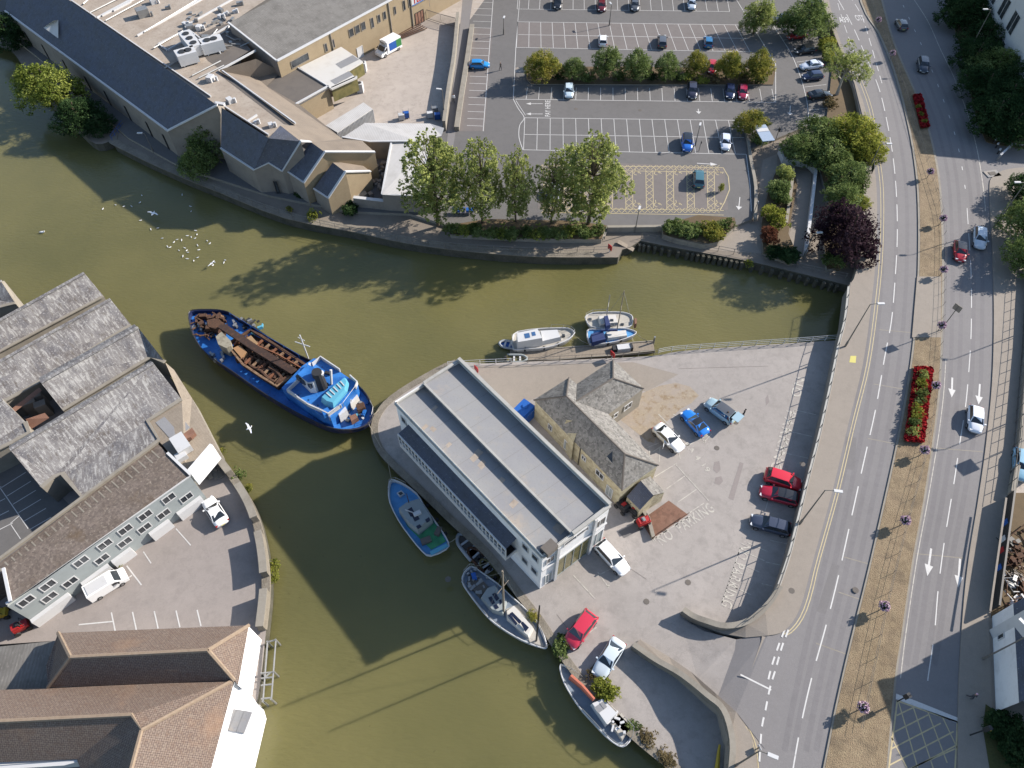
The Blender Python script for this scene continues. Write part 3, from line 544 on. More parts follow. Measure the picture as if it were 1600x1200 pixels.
# ---------------- buildings ----------------
def R(*pts): return [tuple(at(*p)) for p in pts]
def drop(mb, chain, z0, m=0):
    P = [at(*p) for p in chain]
    for a, b in zip(P, P[1:]): mb.face([(a.x, a.y, z0), (b.x, b.y, z0), tuple(b), tuple(a)], m)
    return mb
def beam(mb, chain, w, h, m=0, dz=0):
    """trim strip following an edge: box section"""
    P = [at(*p) + Vector((0, 0, dz)) for p in chain]; mb.wall(P, w, h, m); return mb
def part(name, mb, m, parent, **k): return mb.build(name, m, parent=parent, world_=True, **k)
def window(parent, a, b, t, zc, w, h, out, style=2, frame='white', glass='glass', name='window', depth=.08, label=None):
    """window on the wall from a to b (world xy), t along it, zc centre height; out=+1/-1 side"""
    a = Vector((a[0], a[1], 0)); b = Vector((b[0], b[1], 0)); d = (b - a).normalized(); n = Vector((d.y, -d.x, 0)) * out
    c = a.lerp(b, t) + Vector((0, 0, zc)) + n * .02; mb = MB()
    def bx(u0, u1, v0, v1, o0, o1, m):
        vs = []
        for o in (o0, o1):
            for u, v in ((u0, v0), (u1, v0), (u1, v1), (u0, v1)): vs.append(c + d * u + Vector((0, 0, v)) + n * o)
        mb.add(vs, [[0, 1, 2, 3], [4, 5, 6, 7], [0, 1, 5, 4], [1, 2, 6, 5], [2, 3, 7, 6], [3, 0, 4, 7]], m)
    f = .09; W, H = w / 2, h / 2
    bx(-W + f, W - f, -H + f, H - f, 0, .02, 1)
    bx(-W, W, -H, -H + f, 0, depth, 0); bx(-W, W, H - f, H, 0, depth, 0); bx(-W, -W + f, -H + f, H - f, 0, depth, 0); bx(W - f, W, -H + f, H - f, 0, depth, 0)
    for k in range(1, style): u = -W + w * k / style; bx(u - .04, u + .04, -H + f, H - f, .021, depth - .01, 0)
    o = part(name, mb, [M[frame], M[glass]], parent)
    if label: o["label"] = label
    return o
def board_text(s, parent, origin, dx, up, size, m, name='lettering', n=None):
    cu = bpy.data.curves.new(name, 'FONT'); cu.body = s; cu.size = 1; cu.extrude = .01; cu.offset = .02
    tmp = bpy.data.objects.new('t', cu); COL.objects.link(tmp); bpy.context.view_layer.update()
    me = bpy.data.meshes.new_from_object(tmp.evaluated_get(bpy.context.evaluated_depsgraph_get())); bpy.data.objects.remove(tmp)
    off = Vector(parent.location) + (Vector(parent.parent.location) if parent.parent else Vector((0, 0, 0)))
    nn = dx.cross(up)
    for v in me.vertices: v.co = Vector(origin) + dx * (v.co.x * size) + up * (v.co.y * size) + nn * v.co.z - off
    me.name = name; me.materials.clear(); me.materials.append(m); o = bpy.data.objects.new(name, me); COL.objects.link(o); o.parent = parent; return o
G2 = ZC
# --- 1 waterside supermarket, slate mansard and the lit brown slopes ---
sm = thing('supermarket_building', 'long waterside supermarket with dark slate roof, flat plant roof and small gabled bays', 'building', at(300, 200, G2))
mb = MB(); mb.face(R((262, 205, 7), (8, 18, 7), (15, -66, 12.4), (340, 165, 12.4))); mb.face(R((8, 18, 7), (15, -66, 12.4), (60, -150, 7))); part('slate_roof', mb, M['slate'], sm)
mb = MB(); mb.face(R((345, 232, 6.5), (397, 266, 6.5), (420, 216, 11.6), (346, 168, 12))); mb.face(R((397, 266, 6.5), (420, 255, 7.6), (441, 268, 6.5), (470, 221, 11.2), (438, 196, 11.6), (420, 216, 11.5))); part('slate_roof', mb, M['slate'], sm)
mb = MB(); drop(mb, [(60, -150, 7), (8, 18, 7), (262, 205, 7)], 1.4, 0); drop(mb, [(262, 205, 7), (340, 165, 12.4), (352, 166, 9.6)], 1.4, 0); drop(mb, [(345, 170, 11.8), (345, 232, 6.5), (397, 266, 6.5), (420, 255, 7.6), (441, 268, 6.5), (470, 221, 11.2)], 1.4, 0)
drop(mb, [(566, 220, 7.2), (535, 217, 6.6)], 1.4, 1)
part('wall', mb, [M['greywall'], M['beige']], sm)
mb = MB(); mb.face(R((8, 18, 6.9), (262, 205, 6.9), (262, 206.5, 6.85), (8, 19.5, 6.85))); beam(mb, [(8, 17.5, 7), (262, 204.5, 7)], .3, .18); beam(mb, [(262, 205, 7), (340, 165, 12.4)], .5, .22); beam(mb, [(345, 232, 6.5), (397, 266, 6.5), (420, 255, 7.6), (441, 268, 6.5)], .3, .18); beam(mb, [(441, 268, 6.5), (470, 221, 11.2), (486, 222, 10)], .45, .2)
beam(mb, [(324, 176, 9), (338, 164, 9.6), (352, 166, 9.6)], .7, .5); part('fascia', mb, M['white'], sm)
mb = MB(); mb.face(R((340, 110, 9.9), (372, 128, 9.9), (461, 196, 9.9), (417, 135, 6.6), (402, 122, 6.6))); mb.face(R((417, 135, 6.6), (461, 196, 9.9), (535, 217, 6.6), (470, 165, 6.6))); mb.poly(R((461, 196, 9.9), (438, 196, 11.5), (470, 221, 11.1), (486, 223, 10), (566, 220, 7.2), (535, 217, 6.6))); mb.face(R((340, 110, 9.9), (402, 122, 6.6), (415, 136, 6.6), (440, 112, 6.6), (400, 92, 9.9))); part('lit_slope', mb, M['litslate'], sm)  # sunlit slopes painted in the paler slate tone
mb = MB(); mb.poly(R((105, 0, 9.6), (340, 165, 9.6), (352, 166, 9.6), (420, 214, 9.6), (440, 196, 9.6), (461, 196, 9.6), (342, 112, 9.6), (368, 92, 9.6), (357, 38, 9.6), (430, -10, 9.6), (470, -90, 9.6), (60, -90, 9.6))); part('flat_roof', mb, M['flatroof'], sm)
mb = MB(); mb.poly(R((300, 60, 9.62), (340, 40, 9.62), (360, 36, 9.62), (392, 78, 9.62), (345, 108, 9.62), (325, 95, 9.62))); mb.poly(R((345, 118, 9.62), (352, 112, 9.62), (462, 196, 9.62), (444, 194, 9.62))); part('roof_felt_and_shade', mb, M['darkflat'], sm)  # first polygon felt, second a painted strip of shade beside the ridge
mb = MB()
for a, b in (((112, 2, 9.6), (330, 152, 9.6)), ((150, 30, 9.6), (215, -5, 9.6)), ((290, 42, 9.6), (385, -12, 9.6)), ((160, 26, 9.6), (240, -16, 9.6)), ((178, 18, 9.6), (205, 4, 9.6)), ((342, 112, 9.6), (400, 80, 9.6)), ((248, 70, 9.6), (292, 48, 9.6)), ((262, 80, 9.6), (305, 56, 9.6)), ((248, 70, 9.6), (262, 80, 9.6)), ((290, 44, 9.6), (345, 84, 9.6)), ((215, 57, 9.6), (330, -8, 9.6)), ((395, 20, 9.6), (330, 58, 9.6)), ((352, 168, 9.6), (420, 212, 9.6)), ((388, 190, 9.6), (402, 181, 9.6)), ((348, 112, 9.6), (462, 194, 9.6))): mb.wall([at(*a), at(*b)], .22, .3)
part('roof_parapet', mb, M['white'], sm)
mb = MB()
for a, b in (((140, 20), (260, -40)), ((225, 50), (340, -20)), ((165, 32), (250, -14)), ((130, 6), (160, -20)), ((240, 75), (300, 40)), ((250, 110), (285, 92)), ((300, 118), (345, 95)), ((310, 122), (350, 102))): mb.tube([at(a[0], a[1], 9.85), at(b[0], b[1], 9.85)], .13, 5)
part('roof_pipes', mb, M['steel'], sm)['kind'] = 'stuff'
for (px, py, sx, sy, rz, lab) in ((303, 78, 6.2, 2.2, -.95, 0), (296, 98, 3.4, 2.5, .55, 0), (335, 80, 4.0, 2.4, .5, 0)):
    c = at(px, py, 9.6); mb = MB(); mb.box((c.x, c.y, 9.9), (sx, sy, 1.9), rz)
    for dx in (-.33, .33):
        for dy in (-.4, .4): mb.box((c.x + math.cos(rz) * dx * sx - math.sin(rz) * dy * sy, c.y + math.sin(rz) * dx * sx + math.cos(rz) * dy * sy, 9.6), (.2, .2, .32), rz)
    o = part('air_handler', mb, M['white'], sm); mb = MB()
    for i in range(-1, 2) if sx > 6 else (-.5, .5): mb.cyl((c.x + math.cos(rz) * i * sx * .3, c.y + math.sin(rz) * i * sx * .3, 11.8), min(sx, sy) * .27, .12, 12)
    f = mb.build('fan', M['darksteel']); f.parent = o; f.location = -Vector(sm.location)
for k, (px, py) in enumerate(((225, 25), (352, 24), (290, 40), (298, 46), (312, 46), (367, 20), (374, 8), (330, 126), (360, 160), (262, 14), (345, 28), (240, 5), (322, 62), (400, 193), (424, 198))):
    c = at(px, py, 9.6); mb = MB(); s = (1.1, .7, .9, 1.3)[k % 4] * (1.9 if k == 0 else 1)
    mb.box((c.x, c.y, 9.6), (s, s * .8, s * .7), .6 + k); mb.cyl((c.x + s * .8, c.y, 9.6), .25, .8, 8, 0); part('roof_vent', mb, M['white' if k % 3 else 'steel'], sm)
mb = MB()
for k in range(26):
    px, py = random.uniform(285, 375), random.uniform(15, 70); c = at(px, py, 9.6); mb.box((c.x, c.y, 9.6), (random.uniform(.3, 1.4), random.uniform(.2, .7), random.uniform(.2, .7)), random.uniform(0, 3))
for k in range(14):
    c = at(random.uniform(318, 385), random.uniform(50, 78), 9.62); mb.tube([c, c + Vector((random.uniform(-3, 3), random.uniform(-2, 2), .4))], .12, 5)
part('roof_plant', mb, M['steel'], sm)['kind'] = 'stuff'
mb = MB(); mb.face(R((68, 43, 9), (91, 31, 10), (91, 60, 8.4))); mb.face(R((68, 43, 9), (91, 31, 10), (84, 32, 10.4))); part('roof_gablet', mb, M['whiteroof'], sm)  # white material paints the sunlit side of the gablet
for t in (.1, .22, .36, .5, .62, .74, .86, .95):
    a, b = at(8, 18, 7), at(262, 205, 7); window(sm, a, b, t, 3.4, .5, 3.2, 1, 1, 'darksteel')
window(sm, at(397, 266, 6.5), at(441, 268, 6.5), .62, 3.2, .6, 2.6, 1, 1, 'darksteel')
# gabled bays
for (ra, rb, e0, e1, l0, l1) in (((486, 222, 10), (508, 238, 10), (450, 269, 6.2), (475, 286, 6.2), (566, 220, 7.2), (586, 238, 7.2)), ((520, 254, 8.2), (540, 269, 8.2), (490, 295, 4.9), (513, 310, 4.9), (560, 253, 5.4), (579, 268, 5.4))):
    mb = MB(); mb.face(R(ra, rb, e1, e0)); part('slate_roof', mb, M['slate'], sm); mb = MB(); mb.face(R(ra, rb, l1, l0)); part('lit_slope', mb, M['litslate'], sm)
    mb = MB(); beam(mb, [e1, rb, l1], .4, .22); beam(mb, [e0, e1], .25, .14); part('fascia', mb, M['white'], sm)
    mb = MB(); drop(mb, [e0, e1], 1.4, 1); drop(mb, [e1, rb, l1], 1.4, 0); drop(mb, [l1, l0], 1.4, 0); part('wall', mb, [M['beige'], M['greywall']], sm)
mb = MB(); mb.face(R((541, 300, 2.9), (562, 290, 2.9), (574, 302, 2.9), (553, 318, 2.9))); drop(mb, [(541, 300, 2.9), (553, 318, 2.9), (574, 302, 2.9)], 1.5); part('porch', mb, M['concrete'], sm)
# --- 2 grey roofed block behind the yard ---
gb = thing('store_block', 'buff brick supermarket block with big grey pitched roof above the delivery yard', 'building', at(500, 80, G2))
mb = MB(); mb.face(R((357, 36, 11.6), (433, 96, 9.5), (735, -66, 9.5), (659, -126, 11.6))); part('roof', mb, M['greyroof'], gb)
mb = MB(); drop(mb, [(357, 36, 11.6), (433, 96, 9.5)], 2, 1); drop(mb, [(433, 96, 9.5), (735, -66, 9.5)], 2, 0); part('wall', mb, [M['beige'], M['greywall']], gb)  # left wall in greyer blockwork, its shade put into the colour
mb = MB(); beam(mb, [(433, 96, 9.45), (735, -66, 9.45)], .4, .25); beam(mb, [(357, 36, 11.55), (433, 96, 9.45)], .3, .2); part('gutter', mb, M['white'], gb)
wa, wb = at(433, 96, 9.5), at(735, -66, 9.5)
for t, w, h, z in ((.09, 4.2, 1.4, 7.6), (.21, .7, 1.6, 7.4), (.245, .7, 1.6, 7.4), (.335, 1.2, 1.6, 7.6), (.365, 1.2, 1.6, 7.6), (.395, 1.2, 1.6, 7.6), (.44, .8, 2, 7.3), (.475, .8, 1.6, 7.4), (.505, .8, 1.6, 7.4), (.56, .6, 1.6, 7.3), (.61, .7, 2, 7.3), (.64, .7, 1.8, 7.3), (.68, .9, 1.8, 7.3), (.75, .8, 1.8, 7.3), (.8, .8, 1.8, 7.3)): window(gb, wa, wb, t, z, w, h, 1, 1, 'greywall')
o = window(gb, wa, wb, .36, 3.1, 1.6, 2.2, 1, 1, 'white', 'white', 'door'); o = window(gb, wa, wb, .685, 3.3, 2.6, 2.6, 1, 3, 'darksteel', 'brick', 'door')
mb = MB(); d = (wb - wa).normalized(); nrm = Vector((d.y, -d.x, 0))
for t in (.53, .24, .645): c = wa.lerp(wb, t) + nrm * .12; mb.tube([(c.x, c.y, 2.1), (c.x, c.y, 9.4)], .12, 5)
part('drainpipe', mb, M['greywall'], gb)
sg = thing('shop_sign', 'white shop sign board with red letters on the buff wall above the yard door', 'sign', wa.lerp(wb, .66) + nrm * .12)
mb = MB(); p0 = wa.lerp(wb, .648) + nrm * .15; p1 = wa.lerp(wb, .745) + nrm * .15; mb.wall([(p0.x, p0.y, 6.3), (p1.x, p1.y, 6.3)], .15, 2.1); part('board', mb, M['white'], sg)
board_text('TESCO', sg, (p0.x + nrm.x * .12 + d.x * .3, p0.y + nrm.y * .12 + d.y * .3, 6.7), d, Vector((0, 0, 1)), 1.75, M['red'])
mb = MB(); mb.wall([p0 + nrm * .13 + Vector((0, 0, 6.42 - p0.z)), p1 + nrm * .13 + Vector((0, 0, 6.42 - p1.z))], .05, .14); part('blue_stripe', mb, M['bluep'], sg)
b2 = thing('parking_sign', 'round edged blue sign on the buff wall beside the shop sign', 'sign', at(667, 20, 3)); c = at(667, 20, 3)
mb = MB(); mb.box((c.x, c.y, 2), (.12, .12, 3)); part('post', mb, M['white'], b2); mb = MB(); mb.box((c.x, c.y - .1, 4.2), (1.5, .1, 2.2), .2); part('sign_plate', mb, M['bluep'], b2)
# buff wall and gate that close the yard at the top
br = thing('screen_wall', 'buff brick screen wall by the gates at the top of the delivery yard', 'wall', at(690, 0, G2)); mb = MB(); mb.wall([at(652, 22, G2), at(668, 26, G2)], .4, 3); part('brickwork', mb, M['beige'], br)
gt = thing('yard_gate', 'grey mesh double gate closing the delivery yard', 'gate', at(690, 40, G2))
for a, b in (((668, 30), (689, 37)), ((690, 37), (712, 43))):
    mb = MB(); A_, B_ = at(*a, G2), at(*b, G2); mb.tube([A_ + Vector((0, 0, .2)), B_ + Vector((0, 0, .2))], .06); mb.tube([A_ + Vector((0, 0, 2)), B_ + Vector((0, 0, 2))], .06)
    for k in range(13): p = A_.lerp(B_, k / 12); mb.tube([p + Vector((0, 0, .2)), p + Vector((0, 0, 2))], .035, 4)
    part('gate_leaf', mb, M['rail'], gt)
# --- 3 loading porch, dark flat roofed block, container, sheet roofs ---
pb = thing('loading_bay', 'loading bay with bright white flat roof and yellowed side glazing', 'building', at(515, 110, G2))
rp = [(468, 105, 6.5), (533, 73, 6.5), (567, 96, 6.5), (541, 112, 6.5), (558, 121, 6.5), (518, 139, 6.5)]
mb = MB(); mb.prism(R(*rp), 6.2); part('roof', mb, M['whiteroof'], pb)
mb = MB(); mb.poly(R((524, 100, 6.52), (551, 86, 6.52), (561, 93, 6.52), (533, 107, 6.52))); mb.poly(R((516, 126, 6.52), (545, 111, 6.52), (552, 117, 6.52), (524, 132, 6.52))); part('roof_panels', mb, M['felt'], pb)
mb = MB(); drop(mb, [(518, 139, 6.2), (558, 121, 6.2)], 3.6, 0); drop(mb, [(541, 112, 6.2), (567, 96, 6.2)], 3.6, 0); part('glazing', mb, M['glazing'], pb)
mb = MB(); drop(mb, [(518, 139, 3.6), (558, 121, 3.6), (541, 112, 3.6), (567, 96, 3.6)], 2, 0); beam(mb, [(518, 139, 6.2), (558, 121, 6.2)], .3, .3); part('wall', mb, M['whitesheet'], pb)
fb = thing('flat_roofed_store', 'low buff store with dark grey flat roof and white fascia beside the container', 'building', at(465, 135, G2))
fr = [(461, 104, 6.4), (515, 137, 6.4), (463, 166, 6.4), (414, 136, 6.4), (436, 112, 6.4)]
mb = MB(); mb.poly(R(*fr)); part('roof', mb, M['darkflat'], fb)
mb = MB(); beam(mb, [(515, 137, 6.1), (463, 166, 6.1)], .3, .55); beam(mb, [(461, 104, 6.4), (515, 137, 6.4)], .2, .25); part('fascia', mb, M['white'], fb)
mb = MB(); drop(mb, [(515, 138, 6.1), (461, 168, 6.1)], 2); drop(mb, [(414, 136, 6.1), (463, 166, 6.1)], 2); part('wall', mb, M['beige'], fb)
ct = thing('shipping_container', 'long cream ribbed shipping container in the delivery yard', 'container', at(545, 195, G2))
mb = MB(); mb.prism(R((509, 196, 4.8), (568, 160, 4.8), (582, 170, 4.8), (527, 207, 4.8)), G2); part('body', mb, M['whitesheet'], ct)
A_, B_ = at(527, 207, 4.8), at(582, 170, 4.8); mb = MB()
for k in range(29): p = A_.lerp(B_, k / 28); mb.box((p.x + .03, p.y - .05, G2 + .1), (.12, .12, 2.6), .6)
part('ribs', mb, M['white'], ct)
for nm, pts, z, lab, chain in (('sheet_roofed_shed', [(535, 215), (570, 192), (672, 193), (694, 200), (690, 212), (655, 221), (578, 222)], 5.4, 'low shed with white profiled sheet roof across the bottom of the delivery yard', [(535, 215), (578, 222), (655, 221)]), ('sheet_roofed_shed', [(612, 221), (668, 221), (662, 308), (597, 304)], 5.2, 'square shed with white profiled sheet roof beside the poplars', [(612, 221), (597, 304), (662, 308), (668, 221)])):
    t = thing(nm, lab, 'shed', at(pts[0][0], pts[0][1], G2)); mb = MB(); mb.poly([at(p[0], p[1], z + .25 * (i % 2)) for i, p in enumerate(pts)]); part('roof', mb, M['whitesheet'], t)
    mb = MB(); drop(mb, [(p[0], p[1], z) for p in chain], 1.5); part('wall', mb, M['greywall'], t); mb = MB(); beam(mb, [(p[0], p[1], z + .02) for p in chain], .3, .2); part('fascia', mb, M['white'], t)
# --- 4 left wharf: sheds with corrugated roofs ---
sheds = [('roughest', [(-260, 352, 7.6), (0, 440, 7.6), (-260, 470, 5), (26, 474, 5)], 0)]
def shed(label, ridge, eave, back, end_eave, z=(7.8, 5.2)):
    """gable roof: ridge (left,right) px, near eave px, back eave px"""
    t = thing('wharf_shed', label, 'shed', at(ridge[1][0], ridge[1][1], ZQ)); zr_, ze = z
    mb = MB(); mb.poly(R(*[(p[0], p[1], zr_) for p in ridge], *[(p[0], p[1], ze) for p in eave[::-1]])); part('near_slope', mb, M['asbestos'], t)
    r0, r1 = at(*ridge[0], zr_), at(*ridge[1], zr_); e1 = at(*eave[-1], ze); d = (r1 - r0).normalized(); n = Vector((-d.y, d.x, 0)); w = abs((e1 - r1).dot(n)) * back
    q0, q1 = r0 + n * w, r1 + n * w; q0.z = q1.z = zr_ - (zr_ - ze) * back; mb = MB(); mb.face([r0, r1, q1, q0]); part('far_slope', mb, M['asbestos'], t)
    mb = MB(); mb.wall([r0 + Vector((0, 0, 0)), r1], .45, .12); part('ridge_cap', mb, M['asbestos'], t)
    mb = MB(); P = [at(*p, ze) for p in eave]
    mb.face([(q1.x, q1.y, ZQ), (e1.x, e1.y, ZQ), tuple(e1), tuple(r1), tuple(q1)])
    for a, b in zip(P, P[1:]): mb.face([(a.x, a.y, ZQ), (b.x, b.y, ZQ), tuple(b), tuple(a)])
    p0 = P[0]; mb.face([(q0.x, q0.y, ZQ), (p0.x, p0.y, ZQ), tuple(p0), tuple(r0), tuple(q0)]); mb.face([(q0.x, q0.y, ZQ), (q1.x, q1.y, ZQ), tuple(q1), tuple(q0)]); part('wall', mb, M['concrete'], t)
    mb = MB(); mb.wall([p + Vector((0, 0, .0)) for p in P], .5, .15); part('gutter', mb, M['concrete'], t)
shed('northernmost corrugated wharf shed, its roof pointing at the open water', [(-160, 590), (132, 427)], [(-160, 640), (0, 549), (162, 463)], .35, 0)
shed('second corrugated wharf shed from the water tip with streaked grey roof', [(-160, 655), (173, 468)], [(-160, 728), (6, 628), (60, 598), (205, 508)], .4, 0)
shed('short middle corrugated wharf shed whose left end stops at the roof well', [(64, 598), (216, 512)], [(98, 641), (235, 558), (258, 566)], .4, 0)
shed('largest corrugated wharf shed with broad mottled roof down to the brown strip', [(16, 703), (240, 568)], [(65, 762), (85, 745), (98, 740), (130, 779), (249, 688), (231, 658), (284, 624)], .25, 0)
shed('small corrugated shed corner at the left edge beside the roof well', [(-120, 690), (4, 624)], [(-120, 760), (18, 692), (46, 676), (40, 660)], .1, 0, (7.2, 5.4))
shed('corrugated shed at the far left edge, behind the northernmost one', [(-160, 440), (2, 440)], [(-160, 520), (24, 474)], .2, 0, (7, 5.2))
ln = thing('lean_to_roof', 'tan corrugated lean to roof along the water edge of the wharf sheds', 'shed', at(300, 660, ZQ))
mb = MB(); mb.poly(R((258, 566, 5), (272, 578, 4.4), (300, 622, 4.4), (340, 700, 4.4), (290, 737, 5.1), (249, 690, 5.1), (231, 658, 5.1), (284, 624, 5.1))); part('roof', mb, M['wood'], ln)
mb = MB(); mb.poly(R((243, 660, 5.14), (274, 640, 5.05), (297, 668, 4.9), (270, 690, 5.14))); part('skylight_sheets', mb, M['felt'], ln)
mb = MB(); drop(mb, [(258, 566, 5), (272, 578, 4.4), (300, 622, 4.4), (340, 700, 4.4), (290, 737, 5.1)], ZQ); part('wall', mb, M['concrete'], ln)
mb = MB(); P = R((270, 693, 5.6), (276, 686, 5.6), (300, 668, 5.6), (305, 676, 5.6), (298, 683, 5.6)); mb.prism(P, 5); part('terracotta_hood', mb, M['brick'], ln)
mb = MB(); c = at(286, 698, 5); mb.box((c.x, c.y, 5), (1.6, 2.6, 1.1), .7); mb.box((c.x + .4, c.y - 1.6, 5), (1.2, 1, .8), .7); part('roof_unit', mb, M['white'], ln)
ww = thing('white_end_wall', 'tall white rendered end wall between lean to and wharf yard', 'wall', at(310, 712, ZQ)); mb = MB(); mb.wall([at(294, 736, 7.2) * 1.0 + Vector((0, 0, -3.2)), at(330, 694, 7.2) + Vector((0, 0, -3.2))], .4, 3.2); part('render', mb, M['render'], ww)
wl = thing('roof_well', 'dark well between the wharf sheds holding an orange tiled lean to', 'building', at(65, 640, ZQ)); mb = MB(); mb.poly(R((40, 655, 4.8), (70, 645, 4.8), (77, 653, 4.8), (48, 671, 4.2))); part('orange_roof', mb, M['brick'], wl)
mb = MB(); mb.poly(R((14, 642, 5.3), (60, 606, 5.3), (66, 610, 5.3), (18, 648, 5.3))); part('parapet', mb, M['brick'], wl)
mb = MB()
for px, py, s in ((38, 628, 2), (52, 636, 1.6), (60, 626, 1.8), (70, 640, 1.4), (30, 640, 1.5)): c = at(px, py, 2.5); mb.box((c.x, c.y, ZQ), (s, s * .7, 2.4), .5)
part('plant_boxes', mb, M['greywall'], wl)
bs = thing('flat_roof_link', 'narrow brown flat roof strip with cross battens between shed and office', 'building', at(130, 800, ZQ))
mb = MB(); mb.prism(R((-160, 965, 5.4), (-6, 884, 5.4), (247, 694, 5.4), (262, 709, 5.4), (4, 894, 5.4), (-150, 1000, 5.4)), ZQ); part('roof', mb, M['brownroof'], bs); mb = MB(); mb.wall(R((-160, 962, 5.4), (-6, 880, 5.4), (247, 692, 5.4)), .35, .35)
for k in range(24): t = k / 24; mb.strip([at(-3 + 250 * t, 886 - 190 * t, 5.42), at(5 + 255 * t, 894 - 186 * t, 5.42)], .16)
part('coping', mb, M['concrete'], bs)
# --- office with pale grey wall ---
of = thing('wharf_office', 'two storey pale grey rendered office with mossy brown roof and white porches', 'building', at(150, 860, ZQ))
mb = MB(); mb.face(R((6, 888, 7.9), (262, 708, 7.9), (297, 742, 7.3), (18, 940, 7.3))); part('roof', mb, M['brownroof'], of)
mb = MB(); drop(mb, [(6, 888, 7.8), (12, 948, 7.1)], ZQ, 0); drop(mb, [(12, 948, 7.1), (297, 744, 7.1), (262, 709, 7.8)], ZQ, 0); part('wall', mb, M['palegrey'], of)
mb = MB(); beam(mb, [(10, 944, 7.1), (298, 743, 7.1)], .25, .16); beam(mb, [(6, 888, 7.9), (17, 940, 7.35)], .3, .16); beam(mb, [(262, 708, 7.9), (298, 742, 7.35)], .3, .16); part('fascia', mb, M['white'], of)
oa, ob = at(12, 948, 7.1), at(297, 744, 7.1)
for t in (.085, .195, .37, .5, .615, .73, .87):
    window(of, oa, ob, t - .02, 6.1, 1.5, 1.25, 1, 2); window(of, oa, ob, t + .05, 4.2, 1.5, 1.2, 1, 2)
odir = (ob - oa).normalized(); on = Vector((odir.y, -odir.x, 0))
for a, b in ((.0, .2), (.27, .42), (.44, .55), (.66, .78), (.83, .98)):
    p, q = oa.lerp(ob, a) + on * .3, oa.lerp(ob, b) + on * .3; mb = MB(); mb.wall([(p.x, p.y, ZQ), (q.x, q.y, ZQ)], .5, 1.5); part('white_porch', mb, M['white'], of)
# --- brown tiled building, bottom left ---
tb = thing('tiled_building', 'large hip roofed building with brown clay tiles and white walls on the wharf', 'building', at(200, 1100, ZQ))
E1, R1 = 6.4, 9.4
mb = MB()
mb.face(R((91, 989, E1), (389, 977, E1), (325, 1016, R1), (110, 1027, R1))); mb.face(R((389, 977, E1), (372, 1070, E1), (366, 1063, E1 + .2), (325, 1016, R1))); mb.face(R((110, 1027, R1), (325, 1016, R1), (366, 1063, E1 + .1), (75, 1074, E1 + .1))); mb.face(R((91, 989, E1), (110, 1027, R1), (75, 1074, E1), (72, 1040, E1)))
part('roof', mb, M['tile'], tb)
mb = MB(); mb.face(R((-200, 1085, E1), (0, 1078, E1), (366, 1062, E1), (221, 1141, 9.8), (206, 1117, 9.6), (0, 1127, 9.6), (-200, 1137, 9.6))); mb.face(R((366, 1063, E1), (329, 1205, E1), (270, 1420, E1), (204, 1205, 9.8), (221, 1141, 9.8))); mb.face(R((-200, 1137, 9.6), (206, 1117, 9.6), (120, 1186, 6.6), (-200, 1200, 6.6))); mb.face(R((206, 1117, 9.6), (221, 1141, 9.8), (204, 1205, 9.8), (150, 1260, 6.6), (120, 1186, 6.6))); part('roof', mb, M['tile'], tb)
mb = MB()
for ch in ([(110, 1027, R1), (325, 1016, R1)], [(389, 977, E1), (325, 1016, R1)], [(325, 1016, R1), (366, 1063, E1 + .1)], [(91, 989, E1), (110, 1027, R1)], [(110, 1027, R1), (75, 1074, E1)], [(-200, 1137, 9.6), (206, 1117, 9.6), (221, 1141, 9.8), (366, 1062, E1)], [(221, 1141, 9.8), (204, 1205, 9.8)]): mb.tube([at(*p) for p in ch], .2, 6)
part('ridge_tiles', mb, M['ridge'], tb)
mb = MB(); drop(mb, [(91, 989, E1 - .1), (388, 978, E1 - .1), (371, 1070, E1 - .1)], ZQ); drop(mb, [(366, 1065, E1 - .1), (329, 1205, E1 - .1), (290, 1350, E1 - .1)], ZQ); drop(mb, [(91, 989, E1), (72, 1042, E1), (75, 1074, E1)], ZQ); part('wall', mb, M['render'], tb)
mb = MB(); P = R((372, 1066, 4.6), (392, 1094, 4.6), (396, 1108, 4.6), (372, 1205, 4.6), (345, 1300, 4.6), (320, 1250, 4.6), (340, 1150, 4.6)); mb.prism(P, -.3); part('white_extension', mb, M['render'], tb)
for t, nm in ((.2, 0), (.27, 0), (.34, 0)): c = at(358 + (t - .2) * 170, 1124 + (t - .2) * 30, 4.62); mb = MB(); mb.box((c.x, c.y, 4.61), (.8, 1.9, .12), -.2); part('rooflight', mb, M['felt'], tb)
mb = MB(); drop(mb, [(-60, 1200, 6.5), (120, 1187, 6.5), (150, 1262, 6.5)], 3, 0); mb.face(R((-60, 1192, 6.4), (118, 1187, 6.4), (134, 1187, 6.4), (100, 1196, 6.4), (-60, 1206, 6.4))); part('white_gutter_wall', mb, M['white'], tb)
gs = thing('small_grey_roofed_shed', 'low grey felt roofed shed at the left end of the tiled building', 'shed', at(40, 1040, ZQ)); mb = MB(); mb.face(R((-120, 1015, 5), (2, 1010, 5), (88, 1001, 5), (75, 1076, 4.6), (-120, 1083, 4.6))); part('roof', mb, M['greyroof'], gs); mb = MB(); drop(mb, [(-120, 1015, 5), (88, 1001, 5), (75, 1076, 4.6)], ZQ); part('wall', mb, M['greywall'], gs)
